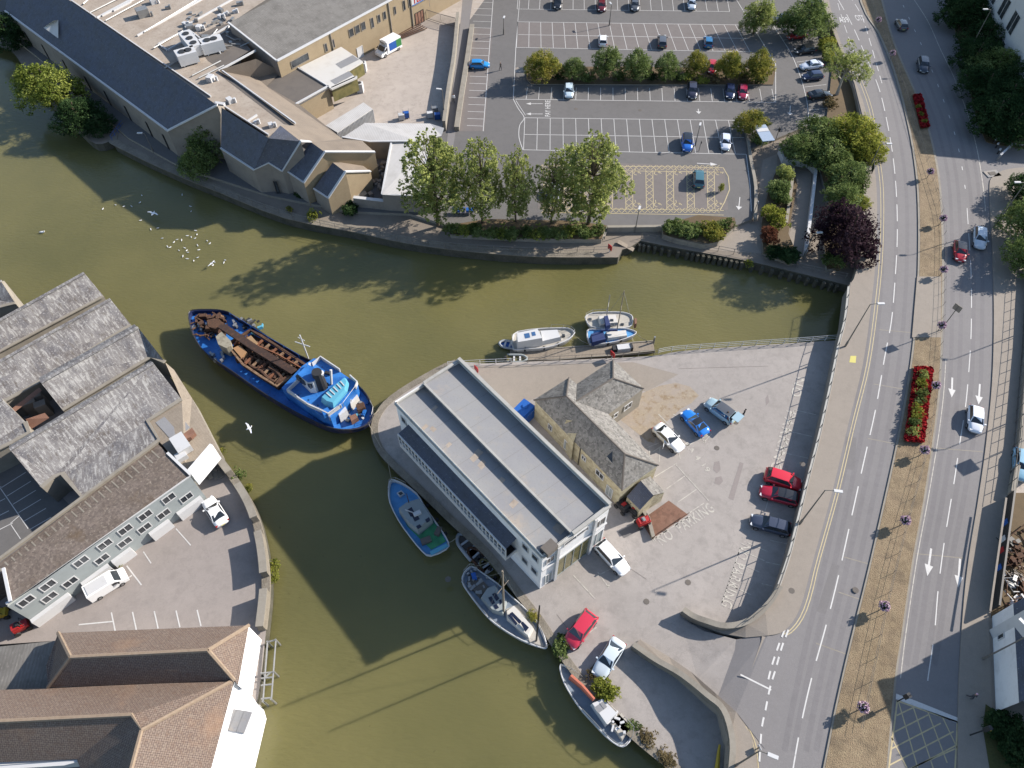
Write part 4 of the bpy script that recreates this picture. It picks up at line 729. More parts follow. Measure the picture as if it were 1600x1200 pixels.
# landing stage frame by the tiled building
jf = thing('landing_stage_frame', 'open galvanised steel frame standing in the water by the white wall', 'landing stage', at(415, 1050, 0)); mb = MB()
for a, b in (((418, 1003), (411, 1096)), ((431, 1000), (424, 1093)), ((418, 1003), (430, 1000)), ((409, 1052), (428, 1050)), ((408, 1060), (427, 1058)), ((408, 1071), (426, 1069)), ((408, 1092), (425, 1090)), ((412, 1060), (424, 1050))): mb.tube([at(a[0], a[1], 1.9), at(b[0], b[1], 1.9)], .09, 5)
part('top_frame', mb, M['steel'], jf)
for p in ((418, 1003), (431, 1000), (411, 1096), (424, 1093), (428, 1050), (409, 1052)): mb = MB(); c = at(p[0], p[1], 1.9); mb.tube([(c.x, c.y, -1), (c.x, c.y, 2.1)], .1, 6); part('pile', mb, M['steel'], jf)
# --- 5 boathouse ---
bh = thing('boathouse', 'long white waterside boathouse with grey stepped flat roof and glazed balcony', 'building', at(790, 760, ZQ))
ZB = 11.0; A1, B1, C1, D1 = at(617, 627, ZB), at(717, 563, ZB), at(953, 790, ZB), at(848, 868, ZB)
mb = MB()
for a, b in ((A1, D1), (D1, C1), (C1, B1), (B1, A1)): mb.face([(a.x, a.y, ZQ), (b.x, b.y, ZQ), tuple(b), tuple(a)])
part('wall', mb, M['render'], bh)
m0, m1 = at(662, 598.5, ZB), at(895, 834, ZB)
lo = lambda v, z: Vector((v.x, v.y, z))
mb = MB(); mb.face([lo(A1, 10.5), lo(D1, 10.5), lo(m1, 10.2), lo(m0, 10.2)]); part('lower_roof', mb, M['felt'], bh)
mb = MB(); mb.face([lo(m0, 10.95), lo(m1, 10.95), lo(C1, 10.4), lo(B1, 10.4)]); mb.face([lo(m0, 10.1), lo(m1, 10.1), lo(m1, 10.95), lo(m0, 10.95)]); part('upper_roof', mb, M['felt'], bh)
mb = MB(); rd = random.Random(11)
for k in range(1, 9):
    t = k / 9; a, b = lo(A1.lerp(D1, t), 10.512), lo(m0.lerp(m1, t), 10.212); mb.strip([a.lerp(b, .04), a.lerp(b, .97)], .04); a, b = lo(m0.lerp(m1, t), 10.962), lo(B1.lerp(C1, t), 10.412); mb.strip([a.lerp(b, .02), a.lerp(b, .96)], .04)
a, b = lo(m0, 10.2), lo(B1, 10.4); part('felt_seams', mb, M['seam'], bh); mb = MB()
for k in range(12): t, u = rd.uniform(.05, .95), rd.uniform(.1, .85); c = lo(A1, 10.5).lerp(lo(D1, 10.5), t).lerp(lo(m0, 10.2).lerp(lo(m1, 10.2), t), u); mb.box((c.x, c.y, c.z - .02), (rd.uniform(.5, 1.6), rd.uniform(.4, 1.0), .035), .86)
part('felt_patches', mb, M['flatroof'], bh)['kind'] = 'stuff'
mb = MB(); ins_ = lambda p, q, d: p + (q - p).normalized() * d
for a, b, h in ((B1, C1, .55),): mb.wall([lo(a, 10.95), lo(b, 10.95)], .4, h)
mb.wall([lo(A1, 10.45), lo(D1, 10.45)], .35, .25); mb.wall([lo(D1, 10.5), lo(m1, 10.5)], .4, .35); mb.wall([lo(m1, 10.9), lo(C1, 10.9)], .4, .3); mb.wall([lo(A1, 10.5), lo(m0, 10.5)], .35, .2); mb.wall([lo(m0, 10.9), lo(B1, 10.9)], .35, .2); mb.wall([lo(m0, 10.96), lo(m1, 10.96)], .25, .1)
part('parapet', mb, M['paleconcrete'], bh)
dv = (D1 - A1); dv.z = 0; dvn = dv.normalized(); on_ = Vector((dvn.y, -dvn.x, 0))
on_ = on_ if on_.x < 0 else -on_
t0, t1 = .085, .845; p0, p1 = A1 + dv * t0, A1 + dv * t1; w_ = 1.6
mb = MB(); mb.face([lo(p0, 8.5), lo(p1, 8.5), lo(p1 + on_ * w_, 8.1), lo(p0 + on_ * w_, 8.1)]); part('balcony_roof', mb, M['slate'], bh)
mb = MB(); mb.wall([lo(p0 + on_ * w_, 5.2), lo(p1 + on_ * w_, 5.2)], .14, 1.0); mb.wall([lo(p0 + on_ * w_, 7.9), lo(p1 + on_ * w_, 7.9)], .14, .25); mb.wall([lo(p0 + on_ * w_, 6.8), lo(p1 + on_ * w_, 6.8)], .1, .1); mb.wall([lo(p0, 5.2), lo(p0 + on_ * w_, 5.2)], .12, .5); mb.wall([lo(p1, 5.2), lo(p1 + on_ * w_, 5.2)], .12, .5)
for k in range(31): p = p0.lerp(p1, k / 30) + on_ * w_; mb.box((p.x, p.y, 5.2), (.13, .13, 2.8), .85)
part('balcony_frame', mb, M['white'], bh)
mb = MB(); a = p0 + on_ * (w_ - .06); b = p1 + on_ * (w_ - .06); mb.face([lo(a, 5.4), lo(b, 5.4), lo(b, 8), lo(a, 8)]); part('balcony_glazing', mb, M['glass'], bh)
mb = MB(); mb.face([lo(p0, 5.2), lo(p1, 5.2), lo(p1 + on_ * w_, 5.2), lo(p0 + on_ * w_, 5.2)]); part('balcony_floor', mb, M['darksteel'], bh)
sgn = -1 if on_.dot(Vector((dvn.y, -dvn.x, 0))) < 0 else 1
for t, z in ((.9, 8.6), (.9, 5), (.96, 8.6), (.96, 5), (.05, 8.4)): window(bh, A1, D1, t, z, 1.0, 1.3, sgn, 1, 'white')
fd = (C1 - D1); fd.z = 0; fn = Vector((fd.y, -fd.x, 0)).normalized(); fn = fn if fn.y < 0 else -fn; s2 = 1 if fn.dot(Vector((fd.y, -fd.x, 0))) > 0 else -1
o = window(bh, D1, C1, .5, 4.0, 4.6, 4.8, s2, 4, 'palegrey', 'glazing', 'big_door')
for t, z, w, h, nm in ((.12, 8.4, 1.1, 1.4, 'window'), (.12, 3.2, 1.0, 2.6, 'door'), (.5, 9.5, 3.4, .9, 'window'), (.88, 8.2, 1.6, 1.8, 'window'), (.88, 4, 1.8, 3.4, 'door')): window(bh, D1, C1, t, z, w, h, s2, 2, 'white', 'palegrey' if nm == 'door' else 'glass', nm)
mb = MB()
for t in (.22, .78): q = D1 + fd * t + fn * .15; mb.box((q.x, q.y, ZQ), (.35, .3, 9), .6)
q0, q1 = D1 + fn * .12, C1 + fn * .12; mb.wall([lo(q0, 6.9), lo(q1, 6.9)], .2, .2); part('pilaster', mb, M['white'], bh)
c = at(858, 858, 10.6); mb = MB(); mb.box((c.x, c.y, 10.4), (1.5, 1.1, .9), .75); part('roof_hatch', mb, M['darkflat'], bh)
# --- 6 stone house ---
sh = thing('stone_house', 'yellow rubble stone house with mottled stone slate hip roofs beside the boathouse', 'building', at(930, 690, ZQ)); ze, zp = 5.7, 8.6
mb = MB(); mb.face(R((834, 625, ze), (972, 767, ze), (976, 709, zp), (885, 619, zp))); mb.face(R((834, 625, ze), (889, 590, ze), (885, 619, zp))); mb.face(R((972, 767, ze), (1029, 727, ze), (976, 709, zp))); mb.poly(R((889, 590, ze), (901, 600, ze), (900, 627, zp - .4), (951, 647, ze), (1029, 727, ze), (976, 709, zp), (885, 619, zp))); part('roof', mb, M['stoneslate'], sh)
mb = MB(); mb.face(R((900, 627, 7.9), (958, 591, 7.9), (1006, 607, ze), (951, 647, ze))); mb.face(R((900, 627, 7.9), (958, 591, 7.9), (958, 562, ze), (901, 600, ze))); mb.face(R((958, 591, 7.9), (958, 562, ze), (1006, 607, ze))); part('roof', mb, M['stoneslate'], sh)
mb = MB(); mb.tube(R((885, 619, zp), (976, 709, zp)), .13, 5)
for ch in ([(976, 709, zp), (1029, 727, ze)], [(976, 709, zp), (972, 767, ze)], [(885, 619, zp), (834, 625, ze)], [(885, 619, zp), (889, 590, ze)], [(900, 627, 7.9), (958, 591, 7.9)], [(958, 591, 7.9), (1006, 607, ze)], [(958, 591, 7.9), (958, 562, ze)]): mb.tube(R(*ch), .12, 5)
part('ridge_tiles', mb, M['darkflat'], sh)
mb = MB(); drop(mb, [(889, 591, 5.6), (836, 626, 5.6), (971, 765, 5.6), (1027, 727, 5.6), (950, 648, 5.6)], ZQ, 0); part('wall', mb, M['rubble'], sh)
mb = MB(); drop(mb, [(950, 647, 5.6), (1005, 607, 5.6), (958, 564, 5.6), (901, 601, 5.6)], ZQ, 0); part('wall', mb, M['concrete'], sh)
mb = MB(); mb.face(R((880, 667, 5.8), (907, 659, 7.4), (896, 692, 5.8))); mb.face(R((880, 667, 5.8), (907, 659, 7.4), (885, 656, 7.0))); drop(mb, [(880, 667, 5.8), (896, 692, 5.8)], ZQ); part('gabled_bay', mb, M['rubble'], sh)
ha, hb = at(836, 626, 5.6), at(971, 765, 5.6)
for t, z, w, h, nm in ((.2, 3.3, .8, 1.2, 'window'), (.42, 3, 1.5, 2, 'door'), (.6, 4.2, .8, .9, 'window'), (.78, 4.2, 1.4, 1.2, 'window'), (.9, 2.7, 1.1, 2.2, 'door')): window(sh, ha, hb, t, z, w, h, 1, 2, 'white', 'palegrey' if nm == 'door' else 'glass', nm)
window(sh, at(950, 647, 5.6), at(1005, 607, 5.6), .6, 3.9, 1.4, 1.2, 1, 2); window(sh, at(950, 647, 5.6), at(1005, 607, 5.6), .25, 3.9, .8, 1.0, 1, 1)
mb = MB(); mb.prism(R((948, 713, 7.55), (957, 705, 7.9), (967, 717, 7.3), (958, 725, 6.95)), 6.6, 1, 0); part('skylight', mb, [M['glass'], M['steel']], sh)
mb = MB(); q = at(907, 700, 5.6); mb.tube([(q.x, q.y, ZQ), (q.x, q.y, 5.6)], .07, 5); part('drainpipe', mb, M['darksteel'], sh)
hu = thing('stone_outhouse', 'tiny stone outhouse with slate gable roof beside the brick forecourt', 'shed', at(1010, 790, ZQ))
mb = MB(); mb.face(R((1001, 751, 4.9), (979, 776, 3.9), (1000, 797, 3.9), (1021, 774, 4.9))); part('roof', mb, M['slate'], hu); mb = MB(); mb.face(R((1001, 751, 4.9), (1016, 744, 3.9), (1039, 769, 3.9), (1021, 774, 4.9))); part('roof', mb, M['stoneslate'], hu)  # dark slate paints the shaded slope, pale slate the lit one
mb = MB(); drop(mb, [(1001, 752, 4.8), (980, 776, 3.85), (1000, 796, 3.85), (1021, 775, 4.8), (1038, 769, 3.85), (1016, 745, 3.85)], ZQ); part('wall', mb, M['rubble'], hu)
# --- 7 right side buildings ---
hr = thing('roadside_house', 'white rendered house with dark roof at the right edge, its shaded wall facing the road', 'house', at(1575, 1040, ZR))
zt, zg = 7.4, 10.0
fA, fB = at(1550, 963, ZR), at(1556, 1112, ZR)
bw = Vector((7.5, 3.2, 0)); mb = MB()
P0, P1 = lo(fA, zt), lo(fB, zt)
mb.face([tuple(lo(fA, ZR)), tuple(lo(fB, ZR)), tuple(P1), tuple(P0)]); mb.face([tuple(lo(fB, ZR)), tuple(lo(fB + bw, ZR)), tuple(lo(fB + bw, zt)), tuple(lo(fB + bw * .5, zg)), tuple(P1)]); mb.face([tuple(lo(fA, ZR)), tuple(lo(fA + bw, ZR)), tuple(lo(fA + bw, zt)), tuple(lo(fA + bw * .5, zg)), tuple(P0)])
part('wall', mb, M['render'], hr)
mb = MB(); mb.face([tuple(P0), tuple(P1), tuple(lo(fB + bw * .5, zg)), tuple(lo(fA + bw * .5, zg))]); mb.face([tuple(lo(fA + bw, zt)), tuple(lo(fB + bw, zt)), tuple(lo(fB + bw * .5, zg)), tuple(lo(fA + bw * .5, zg))]); part('roof', mb, M['slate'], hr)
mb = MB(); q = fA + bw * .45; mb.box((q.x, q.y - 2, 7.5), (1.2, 2.2, 2.6), .4); mb.cyl((q.x, q.y - 1.4, 10.1), .2, .5, 8); mb.cyl((q.x, q.y - 2.6, 10.1), .2, .5, 8); part('chimney', mb, M['brick'], hr)
mb = MB(); q = fB + bw * .5; mb.tube([lo(q, 8.4), lo(q, 11.5)], .07, 5); mb.tube([lo(q + Vector((-1.5, 0, 0)), 11.2), lo(q + Vector((1.2, 0, 0)), 11.2)], .05, 4); part('aerial', mb, M['white'], hr)
window(hr, fA, fB, .25, 5, 1.1, 1.2, -1 if False else 1, 2); 
gr = thing('unseen_shade_block', 'added unseen flat roofed block past the white house, shading the lower road', 'house', at(1600, 1160, ZR)); q = at(1690, 1120, ZR); mb = MB(); mb.box((q.x, q.y, ZR), (10, 18, 7.5), .1); part('wall', mb, M['white'], gr); mb = MB(); mb.box((q.x, q.y, ZR + 7.5), (10.5, 18.5, .4), .1); part('roof', mb, M['darkflat'], gr)  # block outside the frame, added for its shadow on the road
tr = thing('office_block', 'tall pale office block with dark window bays at the top right corner', 'building', (98, 135, ZR)); zt = 16.4
x0, x1 = 90.5, 112; ys = (110, 166)
mb = MB(); f0, f1 = Vector((91.9, 113, 0)), Vector((98, 168, 0)); g0, g1 = Vector((112, 110, 0)), Vector((118, 166, 0))
for a, b in ((f0, f1), (f0, g0), (g0, g1), (f1, g1)): mb.face([tuple(lo(a, ZR)), tuple(lo(b, ZR)), tuple(lo(b, zt)), tuple(lo(a, zt))])
part('wall', mb, M['white'], tr); mb = MB(); mb.face([tuple(lo(p, zt)) for p in (f0, g0, g1, f1)]); part('roof', mb, M['whiteroof'], tr)
for i in range(6):
    for z in (5.6, 10.6): window(tr, f0, f1, .38 + i * .105, z, 3.2, 3.6, -1, 2, 'white')
# low structures in the right yard
yd = thing('site_hoarding', 'dark board hoarding with posters beside the footpath at right', 'fence', at(1556, 880, ZR))
mb = MB(); mb.wall([at(1572, 778, ZR + .12), at(1560, 862, ZR + .12), at(1551, 925, ZR + .12), at(1547, 955, ZR + .12)], .2, 1.9); part('boards', mb, M['darksteel'], yd)
for t, m_ in ((.3, 'bluep'), (.45, 'white'), (.55, 'red'), (.7, 'bluep')): p = at(1572, 778, ZR).lerp(at(1547, 955, ZR), t); mb = MB(); mb.box((p.x - .13, p.y, ZR + .6), (.05, 1.4, 1.0), -.2); part('poster', mb, M[m_], yd)
mb = MB(); mb.wall([at(1572, 778, ZR + 2.05), at(1560, 862, ZR + 2.05), at(1551, 925, ZR + 2.05), at(1547, 955, ZR + 2.05)], .2, .08); part('coping', mb, M['greywall'], yd)
for k, (px, py, s, m_) in enumerate(((1580, 855, 1.6, 'darksteel'), (1592, 870, 2.0, 'brown'), (1588, 900, 1.4, 'greywall'), (1575, 905, 1.5, 'steel'), (1597, 920, 2, 'brown'), (1590, 940, 1.6, 'white'), (1582, 880, 1.0, 'brown'), (1597, 955, 1.8, 'brick'), (1600, 845, 2.4, 'brown'))):
    c = at(px, py, ZR); t = thing('scrap_pile', ('dark', 'rusty', 'pale', 'grey', 'rust brown', 'white', 'small rusty', 'brick red', 'big rusty')[k] + ' heap of yard scrap behind the hoarding', 'scrap', c, k * .7)
    mb = MB()
    for j in range(7): mb.box((random.uniform(-s / 2, s / 2), random.uniform(-s / 2, s / 2), .05), (random.uniform(.3, s * .7), random.uniform(.15, .6), random.uniform(.1, .6)), random.uniform(0, 3))
    for j in range(5): mb.tube([(random.uniform(-s, s), random.uniform(-s, s), .3), (random.uniform(-s, s), random.uniform(-s, s), .5)], .06, 5)
    mb.build('debris', M[m_], parent=t)
# --- free standing walls ---
def wallthing(label, pts, z, w, h, m, cap='concrete', name='boundary_wall', cat='wall'):
    P = [at(p[0], p[1], p[2] if len(p) > 2 else z) for p in pts]; t = thing(name, label, cat, P[len(P) // 2])
    part('masonry', MB().wall(P, w, h), M[m], t)
    if cap: part('coping', MB().wall([p + Vector((0, 0, h)) for p in P], w + .12, .1), M[cap], t)
    return t
wt_ = thing('wharf_parapet', 'curved stone flood wall with two gaps round the edge of the left wharf yard', 'wall', at(405, 830, ZQ)); cwl = cr([(345, 722), (376, 764), (398, 806), (412, 860), (417, 920), (411, 985)], 10)
part('low_wall', MB().wall([at(p[0], p[1], ZQ) for p in cwl], .9, .45), M['stone'], wt_)
for y0, y1 in ((722, 748), (764, 818), (834, 903), (921, 986)):
    sgm = [at(p[0], p[1], ZQ + .45) for p in cwl if y0 <= p[1] <= y1]; part('high_wall', MB().wall(sgm, .7, 1.35), M['stone'], wt_); part('coping', MB().wall([q + Vector((0, 0, 1.35)) for q in sgm], .85, .1), M['concrete'], wt_)
wallthing('curving stone wall ending beside the boatyard entrance ramp', cr([(1064, 958, 1.5), (1078, 968, 1.5), (1098, 976, 1.79), (1130, 984, 2.08), (1165, 976, 2.23), (1195, 950, 2.52), (1213, 922, 2.81)], 4), 1.5, .5, 1.35, 'stone')
wallthing('stone wall running down beside the slipway yard at the bottom', cr([(987, 1012, 1.5), (1020, 1035, 1.65), (1060, 1058, 2.08), (1100, 1090, 2.67), (1126, 1114, 2.81), (1139, 1160, 2.81), (1137, 1210, 2.81), (1132, 1290, 2.81)], 4), 1.5, .45, 1.3, 'stone')
wallthing('grey block wall with graffiti between the gabled bays and the poplars', [(556, 325), (600, 330), (668, 333)], ZQ, .5, 2.2, 'greywall', 'white')
wallthing('low concrete retaining wall between planters above the quay', [(948, 362), (1035, 361)], ZQ, .4, 1.0, 'concrete')
wallthing('pale wall on the left side of the service alley', cr([(716, 34), (710, 100), (702, 150), (695, 205)], 3), G2, .5, 2.0, 'concrete')
wallthing('brown wall on the right side of the service alley', cr([(738, 44), (730, 100), (722, 150), (714, 205)], 3), G2, .8, .8, 'concrete')
wallthing('kerbed planter wall under the poplars', [(700, 368), (770, 372), (850, 375), (920, 378), (944, 372)], ZQ, .5, .55, 'stone')
wallthing('white edged ramp wall beside the footpath, outer side', [(1216, 240), (1222, 255), (1262, 262), (1272, 272), (1264, 340), (1256, 400)], ZQ, .35, 1.0, 'white', 'white')
wallthing('brick wall along the inner side of the footpath ramp', [(1238, 262), (1234, 300), (1226, 355)], ZQ, .35, .9, 'concrete')
wallthing('kerb wall curving round the end of the accessible bays', cr([(1166, 205), (1172, 250), (1180, 295), (1179, 345)], 3), G2, .4, .35, 'concrete')
wallthing('short stone wall at the boatyard forecourt', [(1000, 795), (1012, 812), (1020, 842)], ZQ, .3, .5, 'rubble')
wallthing('boundary wall behind the footpath railing on the right', [(1607, 420), (1602, 540), (1590, 690), (1575, 775)], ZR, .4, 1.1, 'concrete')
# ---------------- vehicles ----------------
PAINT = {}
def paint(rgb):
    if rgb not in PAINT: PAINT[rgb] = mat('car paint', (rgb[0], rgb[1], rgb[2], 1), .28, coat=.6)
    return PAINT[rgb]
CARS = {  # L, W, H, belt, wb(windscreen base), rf, rr, rb(rear glass base), boot z
    'hatch': (4.05, 1.78, 1.47, .93, .95, .28, -1.42, -1.82, .98), 'saloon': (4.6, 1.82, 1.42, .92, .92, .22, -.98, -1.66, 1.0),
    'suv': (4.5, 1.88, 1.66, 1.05, 1.1, .5, -1.6, -2.02, 1.08), 'estate': (4.65, 1.82, 1.46, .92, .98, .3, -1.75, -2.12, .98), 'coupe': (4.35, 1.8, 1.34, .88, .8, .1, -.75, -1.55, .95)}
def make_car(kind, dark_roof=False):
    L, W, H, zb, wb, rf, rr, rb, bz = CARS[kind]
    root = thing('parked_car', 'x', 'car'); h = L / 2; w = W / 2
    xs = [-h, -h + .12, -h + .45, rb - .02, rr, -.3, rf, wb, h - .75, h - .3, h - .08, h]
    ws = [.74, .9, .98, 1, 1, 1, 1, .99, .95, .86, .74, .6]
    zs = [.72, bz - .08, bz, bz + .02, zb, zb, zb, zb + .02, zb - .1, zb - .18, .62, .5]
    mb = MB(); ring = []
    for x, s, z in zip(xs, ws, zs):
        ww = w * s; lo_ = .22 if abs(x) < h - .2 else .32
        ring.append([(x, -ww * .86, lo_), (x, -ww, lo_ + .14), (x, -ww, z * .72), (x, -ww * .93, z), (x, -ww * .5, z + .035), (x, 0, z + .05), (x, ww * .5, z + .035), (x, ww * .93, z), (x, ww, z * .72), (x, ww, lo_ + .14), (x, ww * .86, lo_)])
    vs = [p for r in ring for p in r]; n = 11
    fs = [[i * n + k, i * n + (k + 1) % n, (i + 1) * n + (k + 1) % n, (i + 1) * n + k] for i in range(len(xs) - 1) for k in range(n)]
    fs += [list(range(n))[::-1], [(len(xs) - 1) * n + k for k in range(n)]]; mb.add(vs, fs, 0)
    body = mb.build('body', paint((.5, .5, .5)), parent=root, smooth=True); body.material_slots[0].link = 'OBJECT'
    # cabin frustum: belt corners and roof corners
    yb, yr = w * .92, w * .70; zr_ = H; B_ = [(wb, zb + .03), (rb, bz)]; 
    c = {'fl': (wb, -yb, zb + .02), 'fr': (wb, yb, zb + .02), 'rl': (rb, -yb, bz), 'rr': (rb, yb, bz), 'tfl': (rf, -yr, zr_ - .04), 'tfr': (rf, yr, zr_ - .04), 'trl': (rr, -yr, zr_ - .05), 'trr': (rr, yr, zr_ - .05)}
    mb = MB(); xm = (rf + rr) / 2
    V = lambda k: c[k]
    top = [V('tfl'), (xm, -yr * 1.02, zr_ - .01), V('trl'), (rr - .03, 0, zr_ - .02), V('trr'), (xm, yr * 1.02, zr_ - .01), V('tfr'), (rf + .05, 0, zr_ - .01)]
    mb.add(top + [(xm, 0, zr_ + .03)], [[i, (i + 1) % 8, 8] for i in range(8)], 0)
    roof = mb.build('roof', paint((.5, .5, .5)), parent=root, smooth=True); roof.material_slots[0].link = 'OBJECT'
    mb = MB()   # pillars and frame below the roof
    mb.face([V('fl'), V('tfl'), (xm, -yr * 1.02, zr_ - .01), V('trl'), V('rl')]); mb.face([V('fr'), V('rr'), V('trr'), (xm, yr * 1.02, zr_ - .01), V('tfr')]); mb.face([V('fl'), V('fr'), V('tfr'), (rf + .05, 0, zr_ - .01), V('tfl')]); mb.face([V('rl'), V('trl'), (rr - .03, 0, zr_ - .02), V('trr'), V('rr')])
    o = mb.build('pillars', paint((.5, .5, .5)), parent=root); o.material_slots[0].link = 'OBJECT'
    def inset(q, k, off):
        q = [Vector(p) for p in q]; m_ = sum(q, Vector()) / 4; nn = (q[1] - q[0]).cross(q[3] - q[0]).normalized()
        if nn.dot(m_ - Vector((0, 0, .9))) < 0: nn = -nn
        return [p + (m_ - p).normalized() * k + nn * off for p in q]
    for nm, q in (('windscreen', ('fl', 'fr', 'tfr', 'tfl')), ('rear_window', ('rl', 'rr', 'trr', 'trl'))):
        MB().face(inset([V(k) for k in q], .09, .02)).build(nm, M['carglass'], parent=root)
    for s, q in (('side_window', ('fl', 'rl', 'trl', 'tfl')), ('side_window', ('fr', 'rr', 'trr', 'tfr'))):
        MB().face(inset([V(k) for k in q], .13, .018)).build(s, M['carglass'], parent=root)
    xa = h - .82
    for x in (xa, -h + .78):
        for y in (-w + .08, w - .08):
            tb_ = MB().tube([(0, -.11, 0), (0, .11, 0)], .33, 14).build('wheel', M['tyre'], parent=root); tb_.location = (x, y, .33)
            MB().tube([(0, -.12, 0), (0, .12, 0)], .2, 10).build('rim', M['rim'], parent=tb_)
    for y in (-1, 1):
        MB().box((h - .22, y * w * .62, .58), (.28, .34, .14), -y * .35).build('headlight', M['headlight'], parent=root)
        MB().box((-h + .1, y * w * .78, .68), (.14, .26, .2), y * .3).build('tail_light', M['taillight'], parent=root)
        o = MB().box((wb - .15, y * (w + .08), zb), (.16, .2, .14)).build('wing_mirror', paint((.5, .5, .5)), parent=root); o.material_slots[0].link = 'OBJECT'
    MB().box((-h - .005, 0, .5), (.03, .5, .11)).build('number_plate', M['plate'], parent=root); MB().box((h + .0, 0, .36), (.03, .5, .11)).build('number_plate', M['white'], parent=root)
    MB().box((h - .06, 0, .4), (.1, 1.0, .12)).build('grille', M['black'], parent=root)
    return root
PROT = {k: make_car(k) for k in CARS}; USED = set()
def car(kind, px, py, dx, dy, z, rgb, label, roof=None, group=None, name='parked_car'):
    c = at(px, py, z + .75); f = at(px + dx, py + dy, z + .75); rz = math.atan2(f.y - c.y, f.x - c.x)
    p = PROT[kind]
    if kind in USED: r = dup(p, (c.x, c.y, z), rz)
    else: USED.add(kind); r = p; r.location = (c.x, c.y, z); r.rotation_euler = (0, 0, rz)
    r.name = name; r["label"] = label
    if group: r["group"] = group
    elif "group" in r: del r["group"]
    for ch in r.children:
        n = ch.name.split('.')[0]
        if n in ('body', 'pillars', 'wing_mirror'): ch.material_slots[0].link = 'OBJECT'; ch.material_slots[0].material = paint(rgb)
        if n == 'roof': ch.material_slots[0].link = 'OBJECT'; ch.material_slots[0].material = paint(roof or rgb)
    return r
WHT, SIL, GRY, BLK, RED_, BLU, NAV, TEAL, LBL = (.75, .75, .74), (.42, .44, .46), (.08, .085, .095), (.012, .013, .016), (.42, .012, .02), (.02, .13, .5), (.015, .025, .07), (.05, .13, .16), (.2, .38, .5)
gc = 'cars parked in the big car park'; gy = 'cars parked in the boatyard'; gr_ = 'cars driving on the main road'
for a in [
    ('hatch', 749, 100, 1, 0, ZC, (.01, .2, .5), 'bright blue hatchback parked in the side bays by the alley wall', None, gc),
    ('hatch', 942, 62, 0, -1, ZC, WHT, 'white hatchback in the middle car park row above the trees', None, gc),
    ('estate', 1035, 63, 0, -1, ZC, GRY, 'dark grey estate car in the middle car park row above the trees', None, gc),
    ('hatch', 1107, 64, -.05, -1, ZC, (.02, .14, .3), 'blue hatchback in the middle car park row above the trees', None, gc),
    ('hatch', 889, 141, 0, 1, ZC, (.5, .6, .66), 'pale silver hatchback in the row just below the tree island', None, gc),
    ('suv', 1082, 141, 0, 1, ZC, (.03, .03, .05), 'black car under the trees, leftmost of the three right hand cars below the island', None, gc),
    ('hatch', 1141, 142, 0, 1, ZC, NAV, 'dark blue car next to the crimson car below the tree island', None, gc),
    ('hatch', 1161, 143, 0, 1, ZC, (.3, .015, .05), 'crimson hatchback at the right end of the row below the tree island', None, gc),
    ('hatch', 1113, 104, 0, 1, ZC, RED_, 'red car half hidden behind the trees of the island', None, gc),
    ('hatch', 1152, 106, 0, 1, ZC, BLK, 'black car hidden behind the island trees right of the red car', None, gc),
    ('suv', 1074, 222, 0, 1, ZC, BLU, 'blue car with black roof in the long bay row', BLK, gc),
    ('hatch', 1134, 221, 0, 1, ZC, (.6, .64, .72), 'silvery white hatchback at the right end of the long bay row', None, gc),
    ('suv', 1092, 278, 0, -1, ZC, TEAL, 'teal car parked in the yellow accessible bays', None, gc),
    ('hatch', 868, 299, 0, 1, ZC, SIL, 'silver car in the accessible bays behind the poplars', None, gc),
    ('hatch', 871, 4, 0, 1, ZC, BLK, 'black car at the top edge, leftmost of the top row', None, gc),
    ('hatch', 940, 8, 0, 1, ZC, (.12, .01, .015), 'maroon car at the top edge of the car park', None, gc),
    ('hatch', 992, 7, 0, 1, ZC, GRY, 'dark grey car at the top edge between the maroon and pale cars', None, gc),
    ('hatch', 1081, 5, 0, 1, ZC, (.45, .5, .56), 'pale silver car at the top edge, rightmost of the top row', None, gc),
    ('hatch', 1245, 54, -1, .1, ZC, (.28, .01, .015), 'dark red car in the right side bays by the shrubs', None, gc),
    ('saloon', 1222, 28, -1, .1, ZC, GRY, 'dark grey car in the topmost right side bay under the tree', None, gc),
    ('hatch', 1258, 77, -1, .1, ZC, BLK, 'black car in the right side bays below the dark red car', None, gc),
    ('saloon', 1268, 101, -1, .15, ZC, (.55, .6, .68), 'silvery white saloon in the right side bays', None, gc),
    ('hatch', 1270, 118, -1, .1, ZC, NAV, 'navy car in the right side bays below the white saloon', None, gc),
    ('saloon', 1281, 147, 1, -.1, ZC, BLK, 'black saloon at the bottom of the right side bays under the gum tree', None, gc),
    ('saloon', 1045, 683, 32, 30, ZQ, WHT, 'white saloon with an open door in the boatyard bays', None, gy),
    ('coupe', 1086, 659, -24, -26, ZQ, (.01, .16, .55), 'bright blue sports car with dark roof in the boatyard', BLK, gy),
    ('suv', 1126, 641, -30, -22, ZQ, (.3, .42, .48), 'pale blue grey car with raised tailgate in the boatyard', GRY, gy),
    ('suv', 1224, 749, 30, 10, ZQ, (.55, .02, .04), 'bright red off roader, topmost of the cars by the road wall', None, gy),
    ('estate', 1218, 773, -30, -8, ZQ, (.35, .01, .03), 'red car with black roof below the red off roader', BLK, gy),
    ('estate', 1204, 819, -30, -8, ZQ, (.04, .05, .08), 'dark grey blue estate below the two red cars by the wall', None, gy),
    ('estate', 957, 870, 22, 24, ZQ, WHT, 'white estate car beside the boathouse door', None, gy),
    ('suv', 907, 983, -22, 30, ZQ, (.5, .03, .06), 'red off roader with roof hatch near the quay edge', None, gy),
    ('saloon', 951, 1028, -20, 32, ZQ, (.5, .56, .6), 'silver saloon with glass sunroof near the quay plants', None, gy),
    ('coupe', 335, 798, -18, -28, ZQ, WHT, 'white hatchback parked at the end of the pale office', None, None),
]: car(a[0], a[1], a[2], a[3], a[4], a[5], a[6], a[7], a[8], a[9])
